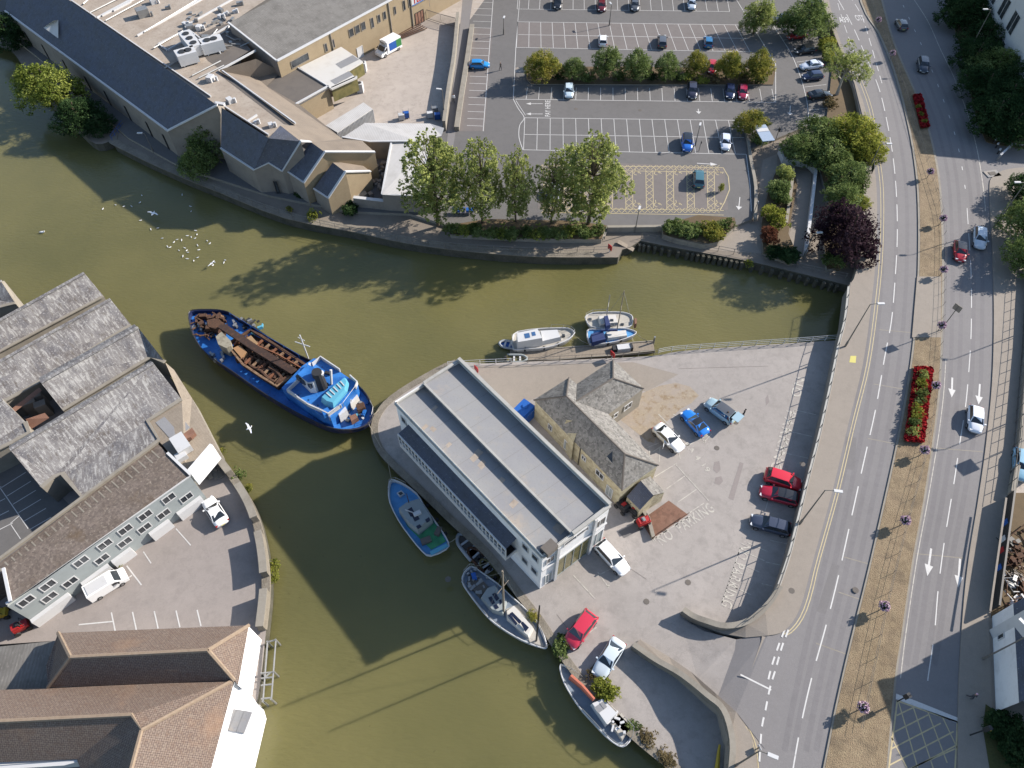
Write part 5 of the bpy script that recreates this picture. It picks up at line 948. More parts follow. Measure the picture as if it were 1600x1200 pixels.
for a in [('hatch', 1409, 37, -.5, -1, ZR, GRY, 'dark grey car driving at the top of the right carriageway', None), ('suv', 1443, 101, .15, 1, ZR, (.03, .04, .06), 'dark blue grey car driving second from the top', None),
          ('hatch', 1501, 392, .05, 1, ZR, (.4, .01, .02), 'red car with black roof driving beside the silver car', BLK), ('estate', 1532, 371, 0, 1, ZR, (.45, .52, .58), 'silver estate car driving in the outer lane', None),
          ('hatch', 1525, 654, 0, 1, ZR, (.7, .72, .76), 'white car alone on the lower right carriageway', None)]:
    car(a[0], a[1], a[2], a[3], a[4], a[5], a[6], a[7], a[8], gr_, 'moving_car')
car('estate', 1597, 725, 0, 1, ZR, LBL, 'pale blue car parked beyond the wall at the right edge')
# open door and tailgate
o = [x for x in COL.objects if x.get('label', '').startswith('white saloon with an open door')][0]
d_ = MB().box((0, 0, .35), (1.0, .07, .6)).build('open_door', paint(WHT), parent=o); d_.location = (.35, -1.25, 0); d_.rotation_euler = (0, 0, -.95)
o = [x for x in COL.objects if x.get('label', '').startswith('pale blue grey car with raised')][0]
d_ = MB().box((0, 0, 0), (1.0, 1.4, .07)).build('tailgate', paint((.3, .42, .48)), parent=o); d_.location = (-2.4, 0, 1.75)
# --- vans and small machines ---
def make_van(label, px, py, dx, dy, z, rgb, box=False, flat=False):
    c = at(px, py, z + .9); f = at(px + dx, py + dy, z + .9); rz = math.atan2(f.y - c.y, f.x - c.x); t = thing('delivery_van' if box else 'panel_van' if not flat else 'pickup_truck', label, 'van', (c.x, c.y, z), rz)
    P = paint(rgb); mb = MB(); L = 5.6 if box else 5.0; h = L / 2; w = .98
    prof = [(h, .35), (h, .85), (h - .25, 1.05), (h - .75, 1.2), (h - 1.35, 1.95), (h - 1.6, 2.05)] + ([(h - 1.75, 2.05), (-h, 2.05)] if not flat else [(-h, 2.02)]) + [(-h, .35)]
    n = len(prof); vs = [(x, -w, zz) for x, zz in prof] + [(x, w, zz) for x, zz in prof]; mb.add(vs, [list(range(n)), list(range(n, 2 * n))[::-1]] + [[i, (i + 1) % n, n + (i + 1) % n, n + i][::-1] for i in range(n)]); mb.build('body', P, parent=t)
    MB().face([(h - .72, -.85, 1.24), (h - .72, .85, 1.24), (h - 1.32, .78, 1.94), (h - 1.32, -.78, 1.94)]).build('windscreen', M['carglass'], parent=t).location = (.03, 0, .03)
    for s in (-1, 1): MB().face([(h - .85, s * .985, 1.2), (h - 1.9, s * .985, 1.2), (h - 1.9, s * .985, 1.75), (h - 1.4, s * .985, 1.75)]).build('side_window', M['carglass'], parent=t)
    for x in (h - 1, -h + 1):
        for y in (-.9, .9):
            o = MB().tube([(0, -.12, 0), (0, .12, 0)], .36, 14).build('wheel', M['tyre'], parent=t); o.location = (x, y, .36); MB().tube([(0, -.13, 0), (0, .13, 0)], .2, 10).build('rim', M['rim'], parent=o)
    for s in (-1, 1): MB().box((h - .08, s * .7, .72), (.14, .34, .2)).build('headlight', M['headlight'], parent=t); MB().box((-h, s * .88, .9), (.06, .14, .4)).build('tail_light', M['taillight'], parent=t); MB().box((h - 1.1, s * 1.12, 1.25), (.18, .2, .3)).build('wing_mirror', M['black'], parent=t)
    return t, h
van, hv = make_van('white refrigerated delivery van with blue and green side panels in the yard', 607, 75, -22, 12, ZC, WHT, True)
MB().box((-.75, 0, .62), (3.7, 2.14, 2.1)).build('cargo_box', paint(WHT), parent=van); MB().box((-1.6, 1.09, .9), (2.2, .03, 1.5)).build('blue_panel', M['bluep'], parent=van).location = (1.1, 0, 0)
gp = mat('green vinyl', A(70, 150, 80), .5); MB().box((-1.95, 1.09, .9), (1.4, .04, 1.5)).build('green_panel', gp, parent=van)
MB().box((-.5, -1.09, .9), (2.2, .03, 1.5)).build('blue_panel', M['bluep'], parent=van); MB().box((1.2, 0, 2.4), (.5, 1.3, .4)).build('chiller_unit', M['steel'], parent=van)
v2, hv = make_van('white crew van parked close against the white porches of the office', 166, 912, 26, -16, ZQ, WHT)
MB().box((-.9, 0, 2.06), (2.6, 1.5, .06)).build('roof_rack', M['white'], parent=v2); v2.scale = (.84, .84, .84)
def small_machine(name, cat, label, px, py, z, rz, m1, m2='black'):
    c = at(px, py, z); t = thing(name, label, cat, c, rz); mb = MB(); mb.box((0, 0, .45), (1.5, .9, .6)); mb.box((-.35, 0, 1.05), (.7, .8, .35)); mb.build('body', M[m1], parent=t)
    for x in (-.6, .6):
        for y in (-.5, .5): o = MB().tube([(0, -.1, 0), (0, .1, 0)], .32, 10).build('wheel', M['tyre'], parent=t); o.location = (x, y, .32)
    MB().box((-.1, 0, 1.02), (.4, .5, .5)).build('seat', M[m2], parent=t); MB().tube([(.5, -.35, 1.0), (.45, -.35, 1.9), (.45, .35, 1.9), (.5, .35, 1.0)], .04, 5).build('roll_bar', M['black'], parent=t); return t
small_machine('quad_bike', 'quad bike', 'red and black quad bike behind the outhouse, left one', 972, 795, ZQ, 2.2, 'black', 'red'); small_machine('quad_bike', 'quad bike', 'red and black quad bike behind the outhouse, right one', 988, 800, ZQ, 2.4, 'black', 'red')
small_machine('garden_tractor', 'tractor', 'small red trolley tractor at the corner of the brick forecourt', 1004, 819, ZQ, .4, 'red', 'steel')
small_machine('fork_truck', 'forklift', 'yellow machine at the left edge below the office gable', 5, 962, ZQ, .3, 'yellow'); small_machine('barrow', 'cart', 'small red cart by the corner of the pale office', 38, 982, ZQ, .6, 'red')
bt = thing('storage_tank', 'blue plastic tank box between the boathouse and the stone house', 'tank', at(818, 652, ZQ), -.7); MB().box((0, 0, 0), (2.1, 2.6, 1.9)).build('tank_body', M['bluep'], parent=bt); mb = MB(); mb.box((0, 0, 1.9), (1.8, 2.3, .35)); mb.cyl((0, .3, 2.2), .35, .2, 10); mb.build('lid', M['bluep'], parent=bt)

# ---------------- boats ----------------
hullw = mat('white gelcoat', A(232, 232, 230), .35, [('noise', .8, A(206, 206, 204), .5, .8, .5)]); hullb = mat('navy hull paint', (.010, .016, .06, 1), .55, [('noise', .6, (.04, .045, .08, 1), .5, .75, .8), ('noise', 1.2, (.12, .05, .03, 1), .58, .7, .8, (1, 1, .15))]); deckb = mat('blue deck paint', (.014, .11, .36, 1), .5, [('noise', .35, (.04, .20, .55, 1), .42, .62, .8), ('noise', 1.8, (.01, .03, .12, 1), .55, .78, .9), ('noise', 5, (.10, .26, .5, 1), .58, .8, .6)], coord='P')
deckg = mat('green deck paint', A(84, 190, 130), .6, [('noise', .9, A(44, 110, 80), .45, .7, .7), ('noise', 4, A(96, 170, 128), .55, .8, .5)]); deckl = mat('light blue deck paint', A(96, 176, 240), .6, [('noise', 1, A(70, 140, 205), .45, .7, .6)]); deckw = mat('cream deck', A(214, 208, 196), .6, [('noise', 1, A(180, 172, 156), .45, .75, .7)]); deckgr = mat('grey blue deck', A(150, 164, 180), .7, [('noise', .8, A(112, 124, 140), .45, .7, .7), ('noise', 4, A(186, 190, 194), .5, .8, .5)])
canvas = mat('navy canvas', A(46, 66, 120), .85); sail = mat('terracotta sail cover', A(196, 112, 88), .85); teak = mat('teak', A(158, 120, 84), .8, [('wave', 4, A(110, 80, 54), .3, .9, .5)]); solar = mat('solar panel', (.012, .016, .035, 1), .15); rope = mat('rope', A(190, 180, 160), .9); rib = mat('grey inflatable tube', A(190, 195, 200), .6); turq = mat('turquoise glassfibre', A(110, 196, 226), .5)
def hull(t, outline, zg, zd, mh, md, side=.25, rail=.25):
    """hull from a gunwale outline at real height: flared sides, bulwark, deck"""
    P = [at(p[0], p[1], zg) for p in outline]; c = sum(P, Vector()) / len(P); n = len(P)
    def ring(k, z): return [Vector((c.x + (p.x - c.x) * k, c.y + (p.y - c.y) * k, z)) for p in P]
    mn = min((p - c).length for p in P); ki = 1 - rail / (sum((p - c).length for p in P) / n) * 1.6
    rings = [ring(.72, -.7), ring(.9, 0.05), ring(.98, zg * .6), ring(1, zg), ring(ki, zg), ring(ki, zd)]
    mb = MB(); vs = [v for r in rings for v in r]; mb.add(vs, [[i * n + k, i * n + (k + 1) % n, (i + 1) * n + (k + 1) % n, (i + 1) * n + k] for i in range(5) for k in range(n)]); part('hull', mb, mh, t)
    mb = MB(); mb.add([tuple(v) for v in rings[5]] + [(c.x, c.y, zd)], [[k, (k + 1) % n, n] for k in range(n)]); part('deck', mb, md, t)
    mb = MB(); mb.tube([v + Vector((0, 0, .04)) for v in rings[3]] + [rings[3][0] + Vector((0, 0, .04))], .07, 5); part('rubbing_strake', mb, M['white'] if mh != hullb else M['darksteel'], t)
    return c
def deckbox(t, name, pts, z0, z1, m, slope=0, shrink=.9):
    P = [at(p[0], p[1], z1) for p in pts]; c = sum(P, Vector()) / len(P); mb = MB(); n = len(P)
    lo_ = [Vector((c.x + (p.x - c.x) / shrink, c.y + (p.y - c.y) / shrink, z0)) for p in P]
    mb.add(lo_ + P, [[k, (k + 1) % n, n + (k + 1) % n, n + k] for k in range(n)] + [[n + k for k in range(n)]]); return part(name, mb, m, t)
def guard(t, pts, z0, h, m=None, name='guard_rail', r=.03):
    P = [at(p[0], p[1], z0) for p in pts]; mb = MB(); mb.tube([p + Vector((0, 0, h)) for p in P], r, 4)
    for p in P: mb.tube([p, p + Vector((0, 0, h))], r, 4)
    return part(name, mb, m or M['steel'], t)
def mast(t, px, py, z, h, r=.1, m='wood', sp=1, rz=0, stays=()):
    b = at(px, py, z); mb = MB(); mb.tube([b, b + Vector((0, 0, h))], r, 8, r2=r * .7); part('mast', mb, M[m], t)
    if sp: mb = MB(); d = Vector((math.cos(rz), math.sin(rz), 0)); q = b + Vector((0, 0, h * .65)); mb.tube([q - d * .9, q + d * .9], .035, 4); part('spreader', mb, M[m], t)
    for s in stays: mb = MB(); e = at(*s); mb.tube([b + Vector((0, 0, h * .97)), e], .018, 3); part('stay', mb, M['steel'], t)
    return b
# dredger
dz = lambda x, y: (280 + x / 5, 460 + y / 5)
ol = cr([dz(*p) for p in [(72, 150), (110, 122), (200, 118), (300, 120), (385, 138), (440, 180), (520, 222), (600, 265), (700, 335), (820, 405), (940, 475), (1040, 520), (1160, 570), (1300, 640), (1400, 710), (1470, 790), (1512, 880), (1515, 950), (1480, 1010), (1400, 1050), (1280, 1060), (1160, 1035), (1000, 965), (840, 880), (690, 790), (540, 690), (400, 590), (260, 500), (170, 420), (110, 320), (82, 230)]], 2, True)
dr = thing('dredger_ship', 'big blue sand dredger with rusty open hold and blue wheelhouse aft', 'ship', at(440, 580, 0)); hull(dr, ol, 2.6, 1.9, hullb, deckb, rail=.12)
hold = [dz(*p) for p in [(380, 400), (560, 290), (640, 330), (990, 560), (905, 640), (770, 730), (640, 650), (500, 555)]]
mb = MB(); P = [at(p[0], p[1], 2.5) for p in hold]; mb.wall(P + [P[0]], .35, .4); part('hold_coaming', mb, M['brown'], dr)
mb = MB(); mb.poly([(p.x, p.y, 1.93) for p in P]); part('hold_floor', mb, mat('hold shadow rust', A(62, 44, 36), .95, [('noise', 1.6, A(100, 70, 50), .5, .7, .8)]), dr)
mb = MB()
for k in range(11):
    t = (k + .5) / 11; a = (390 + 500 * t, 410 + 300 * t) if True else 0
    p, q = dz(420 + 440 * t, 460 + 230 * t - 30), dz(520 + 440 * t, 350 + 240 * t - 20); p2 = dz(445 + 335 * t, 500 + 200 * t)
    mb.wall([at(*p2, 2.2), at(*q, 2.2)], .22, .6)
for o_ in (0, 22, 60): mb.wall([at(*dz(430 + o_, 440 - o_ * .9), 2.3), at(*dz(900 + o_, 700 - o_ * .9 - 60), 2.3)], .18, .5)
part('hold_beams', mb, M['brown'], dr)
mb = MB(); mb.wall([at(*dz(330, 250), 3.2), at(*dz(600, 430), 3.2), at(*dz(905, 615), 3.2)], 1.0, .35); part('gantry_beam', mb, mat('dark rust', A(72, 52, 44), .95, [('noise', 2, A(120, 84, 60), .5, .75, .8)]), dr)
mb = MB(); mb.tube([at(*dz(*p), 2.9) for p in ((700, 570), (760, 600), (800, 650), (750, 700), (860, 640))], .28, 6); mb.tube([at(*dz(*p), 2.9) for p in ((560, 560), (640, 600), (700, 660), (780, 700))], .22, 6); part('suction_pipe', mb, M['brown'], dr)
deckbox(dr, 'grab_bucket', [dz(*p) for p in ((285, 330), (330, 290), (400, 360), (405, 400), (370, 420), (305, 390))], 2.0, 4.0, mat('galvanised cream steel', A(180, 172, 150), .7, [('noise', 1.5, A(120, 108, 90), .45, .7, .8)]), shrink=1.1)
deckbox(dr, 'tan_hatch', [dz(*p) for p in ((420, 420), (470, 395), (530, 450), (480, 490))], 2.0, 3.2, mat('tan timber', A(190, 146, 102), .85)); deckbox(dr, 'tan_hatch', [dz(*p) for p in ((520, 345), (560, 320), (610, 375), (580, 405))], 2.0, 3.2, mat('tan timber', A(186, 152, 112), .85))
deckbox(dr, 'fore_winch', [dz(*p) for p in ((215, 200), (300, 180), (345, 225), (290, 270), (225, 250))], 1.9, 3.0, M['brown'])
mb = MB(); random.seed(3)
for k in range(46):
    x, y = random.choice([(random.uniform(140, 370), random.uniform(180, 330)), (random.uniform(430, 900), 0)]); y = y or 390 + (x - 430) * .52 + random.uniform(0, 130)
    c = at(*dz(x, y), 2.1); mb.box(tuple(c), (random.uniform(.2, 1.1), random.uniform(.15, .6), random.uniform(.2, 1)), random.uniform(0, 3))
for k in range(16): x = random.uniform(150, 340); y = random.uniform(190, 340); c = at(*dz(x, y), 2.2); mb.tube([c, c + Vector((random.uniform(-2, 2), random.uniform(-1.5, 1.5), .5))], .1, 5)
o = part('deck_machinery', mb, M['brown'], dr); o['kind'] = 'stuff'
mb = MB()
for k in range(18): x = random.choice((random.uniform(100, 200), random.uniform(420, 600), random.uniform(240, 360))); y = {0: 250, 1: 235, 2: 490}[0 if x < 210 else (1 if x > 400 else 2)] + random.uniform(-30, 40); c = at(*dz(x, y), 1.95); mb.box(tuple(c), (random.uniform(.3, .9), .3, .5), random.uniform(0, 3))
part('deck_fittings', mb, M['steel'], dr)['kind'] = 'stuff'
ac = [dz(*p) for p in ((800, 730), (960, 560), (1050, 500), (1110, 505), (1250, 600), (1395, 700), (1380, 740), (1180, 960), (1100, 940), (860, 770))]
deckbox(dr, 'aft_house', ac, 1.9, 4.4, deckb, shrink=1.02)
mb = MB(); z = 4.4
for ch in ([(850, 765), (940, 680)], [(850, 765), (1020, 880), (1100, 915), (1170, 950), (1270, 880)], [(1045, 560), (1110, 505), (1260, 605)], [(1380, 740), (1395, 700), (1340, 650)]): mb.wall([at(*dz(*p), z) for p in ch], .14, .65)
part('bridge_wing_bulwark', mb, M['white'], dr)
deckbox(dr, 'wheelhouse', [dz(*p) for p in ((935, 630), (1010, 560), (1090, 640), (1045, 690), (1000, 690))], 4.4, 6.6, M['white'], shrink=.97)
deckbox(dr, 'wheelhouse_roof', [dz(*p) for p in ((925, 622), (1005, 545), (1100, 600), (1060, 665), (1005, 680))], 6.6, 6.8, deckb, shrink=1)
for k, p in enumerate(((950, 668), (975, 690), (1040, 715), (1062, 690))): c = at(*dz(*p), 5.6); mb = MB(); mb.box(tuple(c), (.9, .5, .8), -.55 if k < 2 else .9); part('wheelhouse_window', mb, M['glass'], dr)
mb = MB(); c = at(*dz(1115, 720), 4.4); mb.tube([c, c + Vector((0, 0, 3.2))], .8, 12, r2=.65); part('funnel', mb, M['black'], dr)
mb = MB(); mb.tube([at(*dz(1100, 700), 4.4), at(*dz(1110, 610), 7.4)], .35, 8); mb.tube([at(*dz(1190, 700), 4.5), at(*dz(1185, 590), 6.4)], .18, 6); part('ventilator', mb, M['white'], dr)
deckbox(dr, 'lifeboat', [dz(*p) for p in ((1115, 800), (1200, 720), (1290, 650), (1305, 680), (1290, 740), (1200, 845), (1150, 830))], 4.5, 5.4, turq, shrink=.85)
mb = MB()
for k in range(5): t = k / 4; mb.wall([at(*dz(1150 + 110 * t, 770 - 90 * t), 5.42), at(*dz(1190 + 100 * t, 805 - 90 * t), 5.42)], .12, .08)
part('lifeboat_thwarts', mb, M['white'], dr)
deckbox(dr, 'davit_box', [dz(*p) for p in ((1110, 905), (1160, 880), (1180, 915), (1130, 945))], 4.4, 5, deckb)
deckbox(dr, 'deck_locker', [dz(*p) for p in ((1230, 900), (1290, 860), (1310, 900), (1250, 950))], 1.9, 3.4, M['white']); deckbox(dr, 'white_drum', [dz(*p) for p in ((1260, 800), (1330, 780), (1345, 820), (1280, 850))], 1.9, 3.6, M['white']); deckbox(dr, 'canvas_cover', [dz(*p) for p in ((1320, 770), (1380, 760), (1400, 800), (1340, 860))], 1.9, 3.2, M['whiteroof'])
deckbox(dr, 'orange_winch', [dz(*p) for p in ((1330, 950), (1380, 930), (1395, 960), (1345, 990))], 1.9, 2.7, M['brick']); deckbox(dr, 'aft_winch', [dz(*p) for p in ((1380, 860), (1440, 840), (1450, 880), (1395, 905))], 1.9, 2.9, M['brown'])
guard(dr, [dz(*p) for p in ((1180, 985), (1290, 880), (1390, 745))], 4.4, 1.0); guard(dr, [dz(*p) for p in ((1495, 850), (1520, 900), (1510, 960))], 2.6, .7)
b_ = at(*dz(1010, 500), 2.0); mb = MB(); mb.tube([b_, b_ + Vector((0, 0, 5))], .1, 6); mb.tube([b_ + Vector((-1.2, .5, 3)), b_ + Vector((1, -.5, 3.2))], .07, 5); mb.tube([b_ + Vector((-.5, .3, 4.2)), b_ + Vector((.5, -.3, 4.2))], .05, 5); part('mast', mb, M['white'], dr)
for k in range(5): c = at(*dz(880 + k * 75, 800 + k * 40), 2.8); mb = MB(); mb.tube([c, c + Vector((0, 0, 1.6))], .12, 5); part('stanchion', mb, M['white'], dr)
tanm = mat('tan dusted steel', A(164, 134, 104), .9, [('noise', 2, A(120, 84, 60), .45, .65, .9)]); oran = mat('orange rust', A(146, 94, 64), .9, [('noise', 2, A(110, 70, 48), .5, .7, .8)])
mb = MB(); PP = [at(p[0], p[1], 2.62) for p in hold]; mb.wall([q + Vector((0, 0, .3)) for q in PP[4:8] + PP[:1]], .3, .16); part('coaming_edge', mb, tanm, dr)
for k in range(7):
    t = (k + .4) / 7; mb = MB(); mb.wall([at(*dz(450 + 330 * t, 505 + 195 * t), 2.75), at(*dz(505 + 350 * t, 452 + 185 * t), 2.75)], .3, .2); part('hopper_frame', mb, (tanm, oran)[k % 2], dr)
for k in range(6):
    t = (k + .5) / 6; mb = MB(); mb.wall([at(*dz(570 + 330 * t, 395 + 185 * t), 2.75), at(*dz(625 + 330 * t, 345 + 195 * t), 2.75)], .3, .2); part('hopper_frame', mb, (oran, tanm)[k % 2], dr)
mb = MB(); mb.tube([at(*dz(610, 400), 3.0), at(*dz(770, 470), 3.0), at(*dz(960, 580), 3.0)], .12, 5); part('hopper_pipe', mb, oran, dr)
for m_, reg, n_ in ((oran, (400, 560, 390, 470), 8), (tanm, (620, 860, 560, 700), 10), (M['white'], (1180, 1440, 780, 980), 12), (M['steel'], (1200, 1470, 800, 1000), 10), (M['black'], (1050, 1170, 620, 780), 8), (turq, (1290, 1400, 860, 960), 4), (M['white'], (930, 1100, 560, 700), 6), (deckb, (1330, 1470, 760, 960), 8), (M['brown'], (130, 360, 170, 330), 14), (M['darksteel'], (130, 380, 170, 340), 12), (tanm, (250, 350, 170, 260), 6), (M['black'], (480, 640, 200, 300), 10), (M['white'], (140, 260, 230, 300), 3), (turq, (560, 700, 240, 320), 3)):
    mb = MB()
    for k in range(n_):
        x, y = random.uniform(reg[0], reg[1]), random.uniform(reg[2], reg[3]); zb_ = 4.45 if 930 < x < 1175 else 1.95
        if 430 < x < 900 and y > 380: zb_ = 2.2
        c = at(*dz(x, y), zb_); mb.box(tuple(c), (random.uniform(.15, .9), random.uniform(.12, .4), random.uniform(.1, .7)), random.uniform(0, 3))
    o = part('deck_gear', mb, m_, dr); o["kind"] = "stuff"
guard(dr, [dz(*p) for p in ((400, 165), (470, 205), (560, 262), (700, 352), (820, 420), (940, 492))], 2.6, .6, M['bluep']); guard(dr, [dz(*p) for p in ((860, 770), (900, 800), (1000, 875), (1110, 925), (1180, 960))], 4.4, 1.0, M['white'])
# green and blue fishing boat
fo = cr([(609, 752), (616, 750), (632, 757), (651, 771), (663, 790), (678, 812), (692, 832), (701, 848), (698, 858), (673, 869), (660, 862), (640, 838), (622, 812), (609, 785), (607, 765)], 2, True)
fb_ = thing('fishing_boat', 'small fishing boat with blue foredeck and green aft deck moored by the boathouse', 'boat', at(652, 812, 0)); hull(fb_, fo, 1.3, .9, hullw, deckl, rail=.1)
mb = MB(); mb.poly([at(*p, .93) for p in ((632, 812), (650, 828), (676, 813), (690, 833), (697, 846), (674, 859), (652, 838), (636, 822))]); part('aft_deck', mb, deckg, fb_)
mb = MB(); mb.poly([at(*p, 1.42) for p in ((671, 862), (697, 849), (701, 854), (674, 868))]); part('transom_step', mb, turq, fb_)
deckbox(fb_, 'wheelhouse', [(623, 794), (635, 785), (655, 779), (674, 808), (652, 826), (638, 815)], .9, 2.6, M['palegrey'], shrink=.95)
deckbox(fb_, 'foredeck_hatch', [(620, 770), (627, 766), (632, 771), (625, 776)], .9, 1.15, M['white']); deckbox(fb_, 'hatch_glass', [(622, 770), (627, 768), (630, 771), (625, 774)], 1.1, 1.2, M['glass'])
for q in (((636, 797), (643, 792), (649, 803), (642, 808)), ((643, 805), (650, 801), (656, 811), (648, 815)), ((664, 812), (670, 808), (673, 813), (667, 817)), ((650, 822), (656, 819), (659, 823), (653, 827))): mb = MB(); mb.poly([at(*p, 2.63) for p in q]); part('solar_panel', mb, solar, fb_)
mb = MB(); c = at(652, 803, 2.6); mb.box(tuple(c), (.9, .5, .3), .5); mb.tube([c, c + Vector((-1.4, .3, .5))], .06, 5); part('roof_gear', mb, M['white'], fb_)
mast(fb_, 639, 786, 2.4, 2.4, .06, 'brown', 0); guard(fb_, [(607, 765), (609, 752), (618, 749), (634, 757)], 1.3, .55); mb = MB(); mb.box(tuple(at(666, 846, .93)), (1.2, .7, .5), .4); mb.box(tuple(at(685, 832, .93)), (1.0, .6, .6), 1.2); part('deck_box', mb, M['darkflat'], fb_)
# ketch
kc = lambda x, y: (700 + x / 3.637, 850 + y / 3.637)
ko = cr([kc(*p) for p in [(125, 130), (150, 135), (210, 175), (280, 225), (350, 290), (420, 350), (480, 410), (525, 470), (552, 540), (562, 590), (535, 590), (460, 565), (380, 525), (300, 475), (230, 420), (170, 350), (110, 270), (80, 215), (90, 165)]], 2, True)
kt = thing('ketch', 'two masted white sailing ketch covered in solar panels by the quay', 'sailing boat', at(790, 950, 0)); hull(kt, ko, 1.5, 1.25, hullw, deckgr, rail=.07)
mb = MB(); mb.poly([at(*kc(*p), 1.29) for p in ((330, 370), (400, 340), (470, 430), (520, 510), (545, 585), (470, 560), (400, 500), (345, 430))]); part('foredeck', mb, deckw, kt)
deckbox(kt, 'coachroof', [kc(*p) for p in ((225, 250), (265, 235), (330, 315), (310, 390), (250, 370), (190, 300))], 1.25, 2.1, M['palegrey']); deckbox(kt, 'forward_coachroof', [kc(*p) for p in ((335, 380), (375, 350), (480, 470), (455, 520), (340, 425))], 1.25, 1.9, M['whiteroof'])
for q in (((250, 285), (270, 275), (292, 310), (275, 325)), ((228, 305), (247, 296), (268, 335), (250, 345)), ((258, 350), (275, 340), (290, 362), (272, 372)), ((290, 320), (303, 312), (308, 335), (297, 345)), ((350, 395), (365, 385), (420, 440), (405, 455)), ((412, 448), (425, 440), (460, 475), (440, 500)), ((340, 405), (352, 396), (395, 450), (385, 462))): mb = MB(); mb.poly([at(*kc(*p), 2.15) for p in q]); part('solar_panel', mb, solar, kt)
deckbox(kt, 'cockpit', [kc(*p) for p in ((130, 170), (190, 200), (235, 250), (180, 300), (110, 220))], 1.26, 1.5, M['darkflat'])
mb = MB()
for k in range(20): c = at(*kc(random.uniform(110, 225), random.uniform(150, 280)), 1.3); mb.box(tuple(c), (random.uniform(.2, .8), random.uniform(.15, .4), random.uniform(.2, .6)), random.uniform(0, 3))
part('cockpit_gear', mb, M['steel'], kt)['kind'] = 'stuff'; deckbox(kt, 'blue_tarpaulin', [kc(*p) for p in ((130, 165), (155, 160), (165, 195), (140, 200))], 1.4, 1.9, M['bluep'])
mast(kt, 787, 957, 1.3, 12.2, .13, 'wood', 1, .9, ((758, 902, 1.5), (760, 965, 1.5), (852, 1012, 1.6))); mast(kt, 838, 1001, 1.3, 11.2, .11, 'darksteel', 0)
guard(kt, [kc(*p) for p in ((90, 165), (125, 128), (150, 130))], 1.5, .8); guard(kt, [kc(*p) for p in ((80, 215), (110, 270), (170, 350), (230, 420), (300, 475))], 1.5, .6); guard(kt, [kc(*p) for p in ((500, 440), (562, 592), (460, 568))], 1.5, .6)
# bottom sailing boat
so = cr([kc(*p) for p in [(636, 690), (655, 688), (700, 715), (760, 760), (820, 810), (880, 870), (940, 930), (1000, 990), (1052, 1045), (1045, 1100), (1010, 1145), (970, 1148), (900, 1095), (830, 1020), (760, 945), (700, 860), (660, 790), (640, 730)]], 2, True)
sb = thing('motor_sailer', 'sailing boat with terracotta sail cover and white cockpit at the bottom quay', 'sailing boat', at(935, 1105, 0)); hull(sb, so, 1.4, 1.15, hullw, deckgr, rail=.07)
deckbox(sb, 'wheelhouse', [kc(*p) for p in ((820, 905), (880, 880), (960, 960), (900, 1020)) ], 1.15, 2.4, M['white']); deckbox(sb, 'cockpit', [kc(*p) for p in ((920, 1010), (985, 960), (1040, 1040), (990, 1110))], 1.16, 1.6, deckw)
for q in (((830, 930), (860, 910), (885, 940), (855, 962)), ((862, 905), (880, 895), (905, 925), (888, 940))): mb = MB(); mb.poly([at(*kc(*p), 2.45) for p in q]); part('roof_window', mb, M['felt'], sb)
mb = MB(); mb.tube([at(*kc(695, 755), 2.3), at(*kc(760, 810), 2.5), at(*kc(828, 885), 2.6)], .32, 8, r2=.22); part('sail_cover', mb, sail, sb); mast(sb, kc(700, 770)[0], kc(700, 770)[1], 1.3, 1.2, .1, 'steel', 0)
guard(sb, [kc(*p) for p in ((640, 730), (636, 690), (700, 715), (760, 760))], 1.4, .6); guard(sb, [kc(*p) for p in ((1000, 990), (1052, 1045), (1045, 1100), (1010, 1145), (970, 1148), (900, 1095), (830, 1020), (760, 945))], 1.4, .7)
mb = MB()
for k in range(12): c = at(*kc(random.uniform(860, 1010), random.uniform(950, 1080)), 1.7); mb.box(tuple(c), (random.uniform(.2, .7), random.uniform(.1, .4), random.uniform(.2, .5)), random.uniform(0, 3))
part('cockpit_gear', mb, M['white'], sb)['kind'] = 'stuff'
# marina boats
mc = lambda x, y: (770 + x / 6.154, 450 + y / 6.154)
mo = cr([mc(*p) for p in [(190, 480), (195, 590), (300, 588), (500, 575), (640, 535), (730, 490), (782, 440), (780, 415), (720, 385), (600, 385), (460, 390), (240, 420)]], 2, True)
cc = thing('motor_cruiser', 'white motor cruiser with canopy moored along the pontoon', 'boat', at(842, 530, 0)); hull(cc, mo, 1.2, 1.0, hullw, deckw, rail=.07)
deckbox(cc, 'wheelhouse', [mc(*p) for p in ((232, 430), (430, 392), (475, 480), (240, 520))], 1.0, 2.7, M['white'], shrink=.95); deckbox(cc, 'forward_cabin', [mc(*p) for p in ((460, 410), (620, 400), (650, 470), (480, 510))], 1.0, 1.8, M['white'])
for q, z in ((((300, 440), (350, 430), (360, 475), (312, 485)), 2.73), (((370, 425), (405, 418), (415, 455), (380, 462)), 2.73)): mb = MB(); mb.poly([at(*mc(*p), z) for p in q]); part('roof_window', mb, mat('blue tinted glass', A(80, 120, 170), .2), cc)
for q in ((320, 505, 60), (390, 495, 60), (480, 520, 60), (570, 505, 60)): mb = MB(); mb.wall([at(*mc(q[0], q[1]), 1.3), at(*mc(q[0] + q[2], q[1] - 12), 1.3)], .1, .45); part('cabin_window', mb, M['glass'], cc)
deckbox(cc, 'fore_hatch', [mc(*p) for p in ((665, 445), (690, 440), (695, 460), (672, 465))], 1.0, 1.3, M['glass']); guard(cc, [mc(*p) for p in ((560, 380), (680, 380), (750, 395), (785, 425), (770, 450))], 1.2, .6); guard(cc, [mc(*p) for p in ((185, 480), (190, 580))], 1.2, .8)
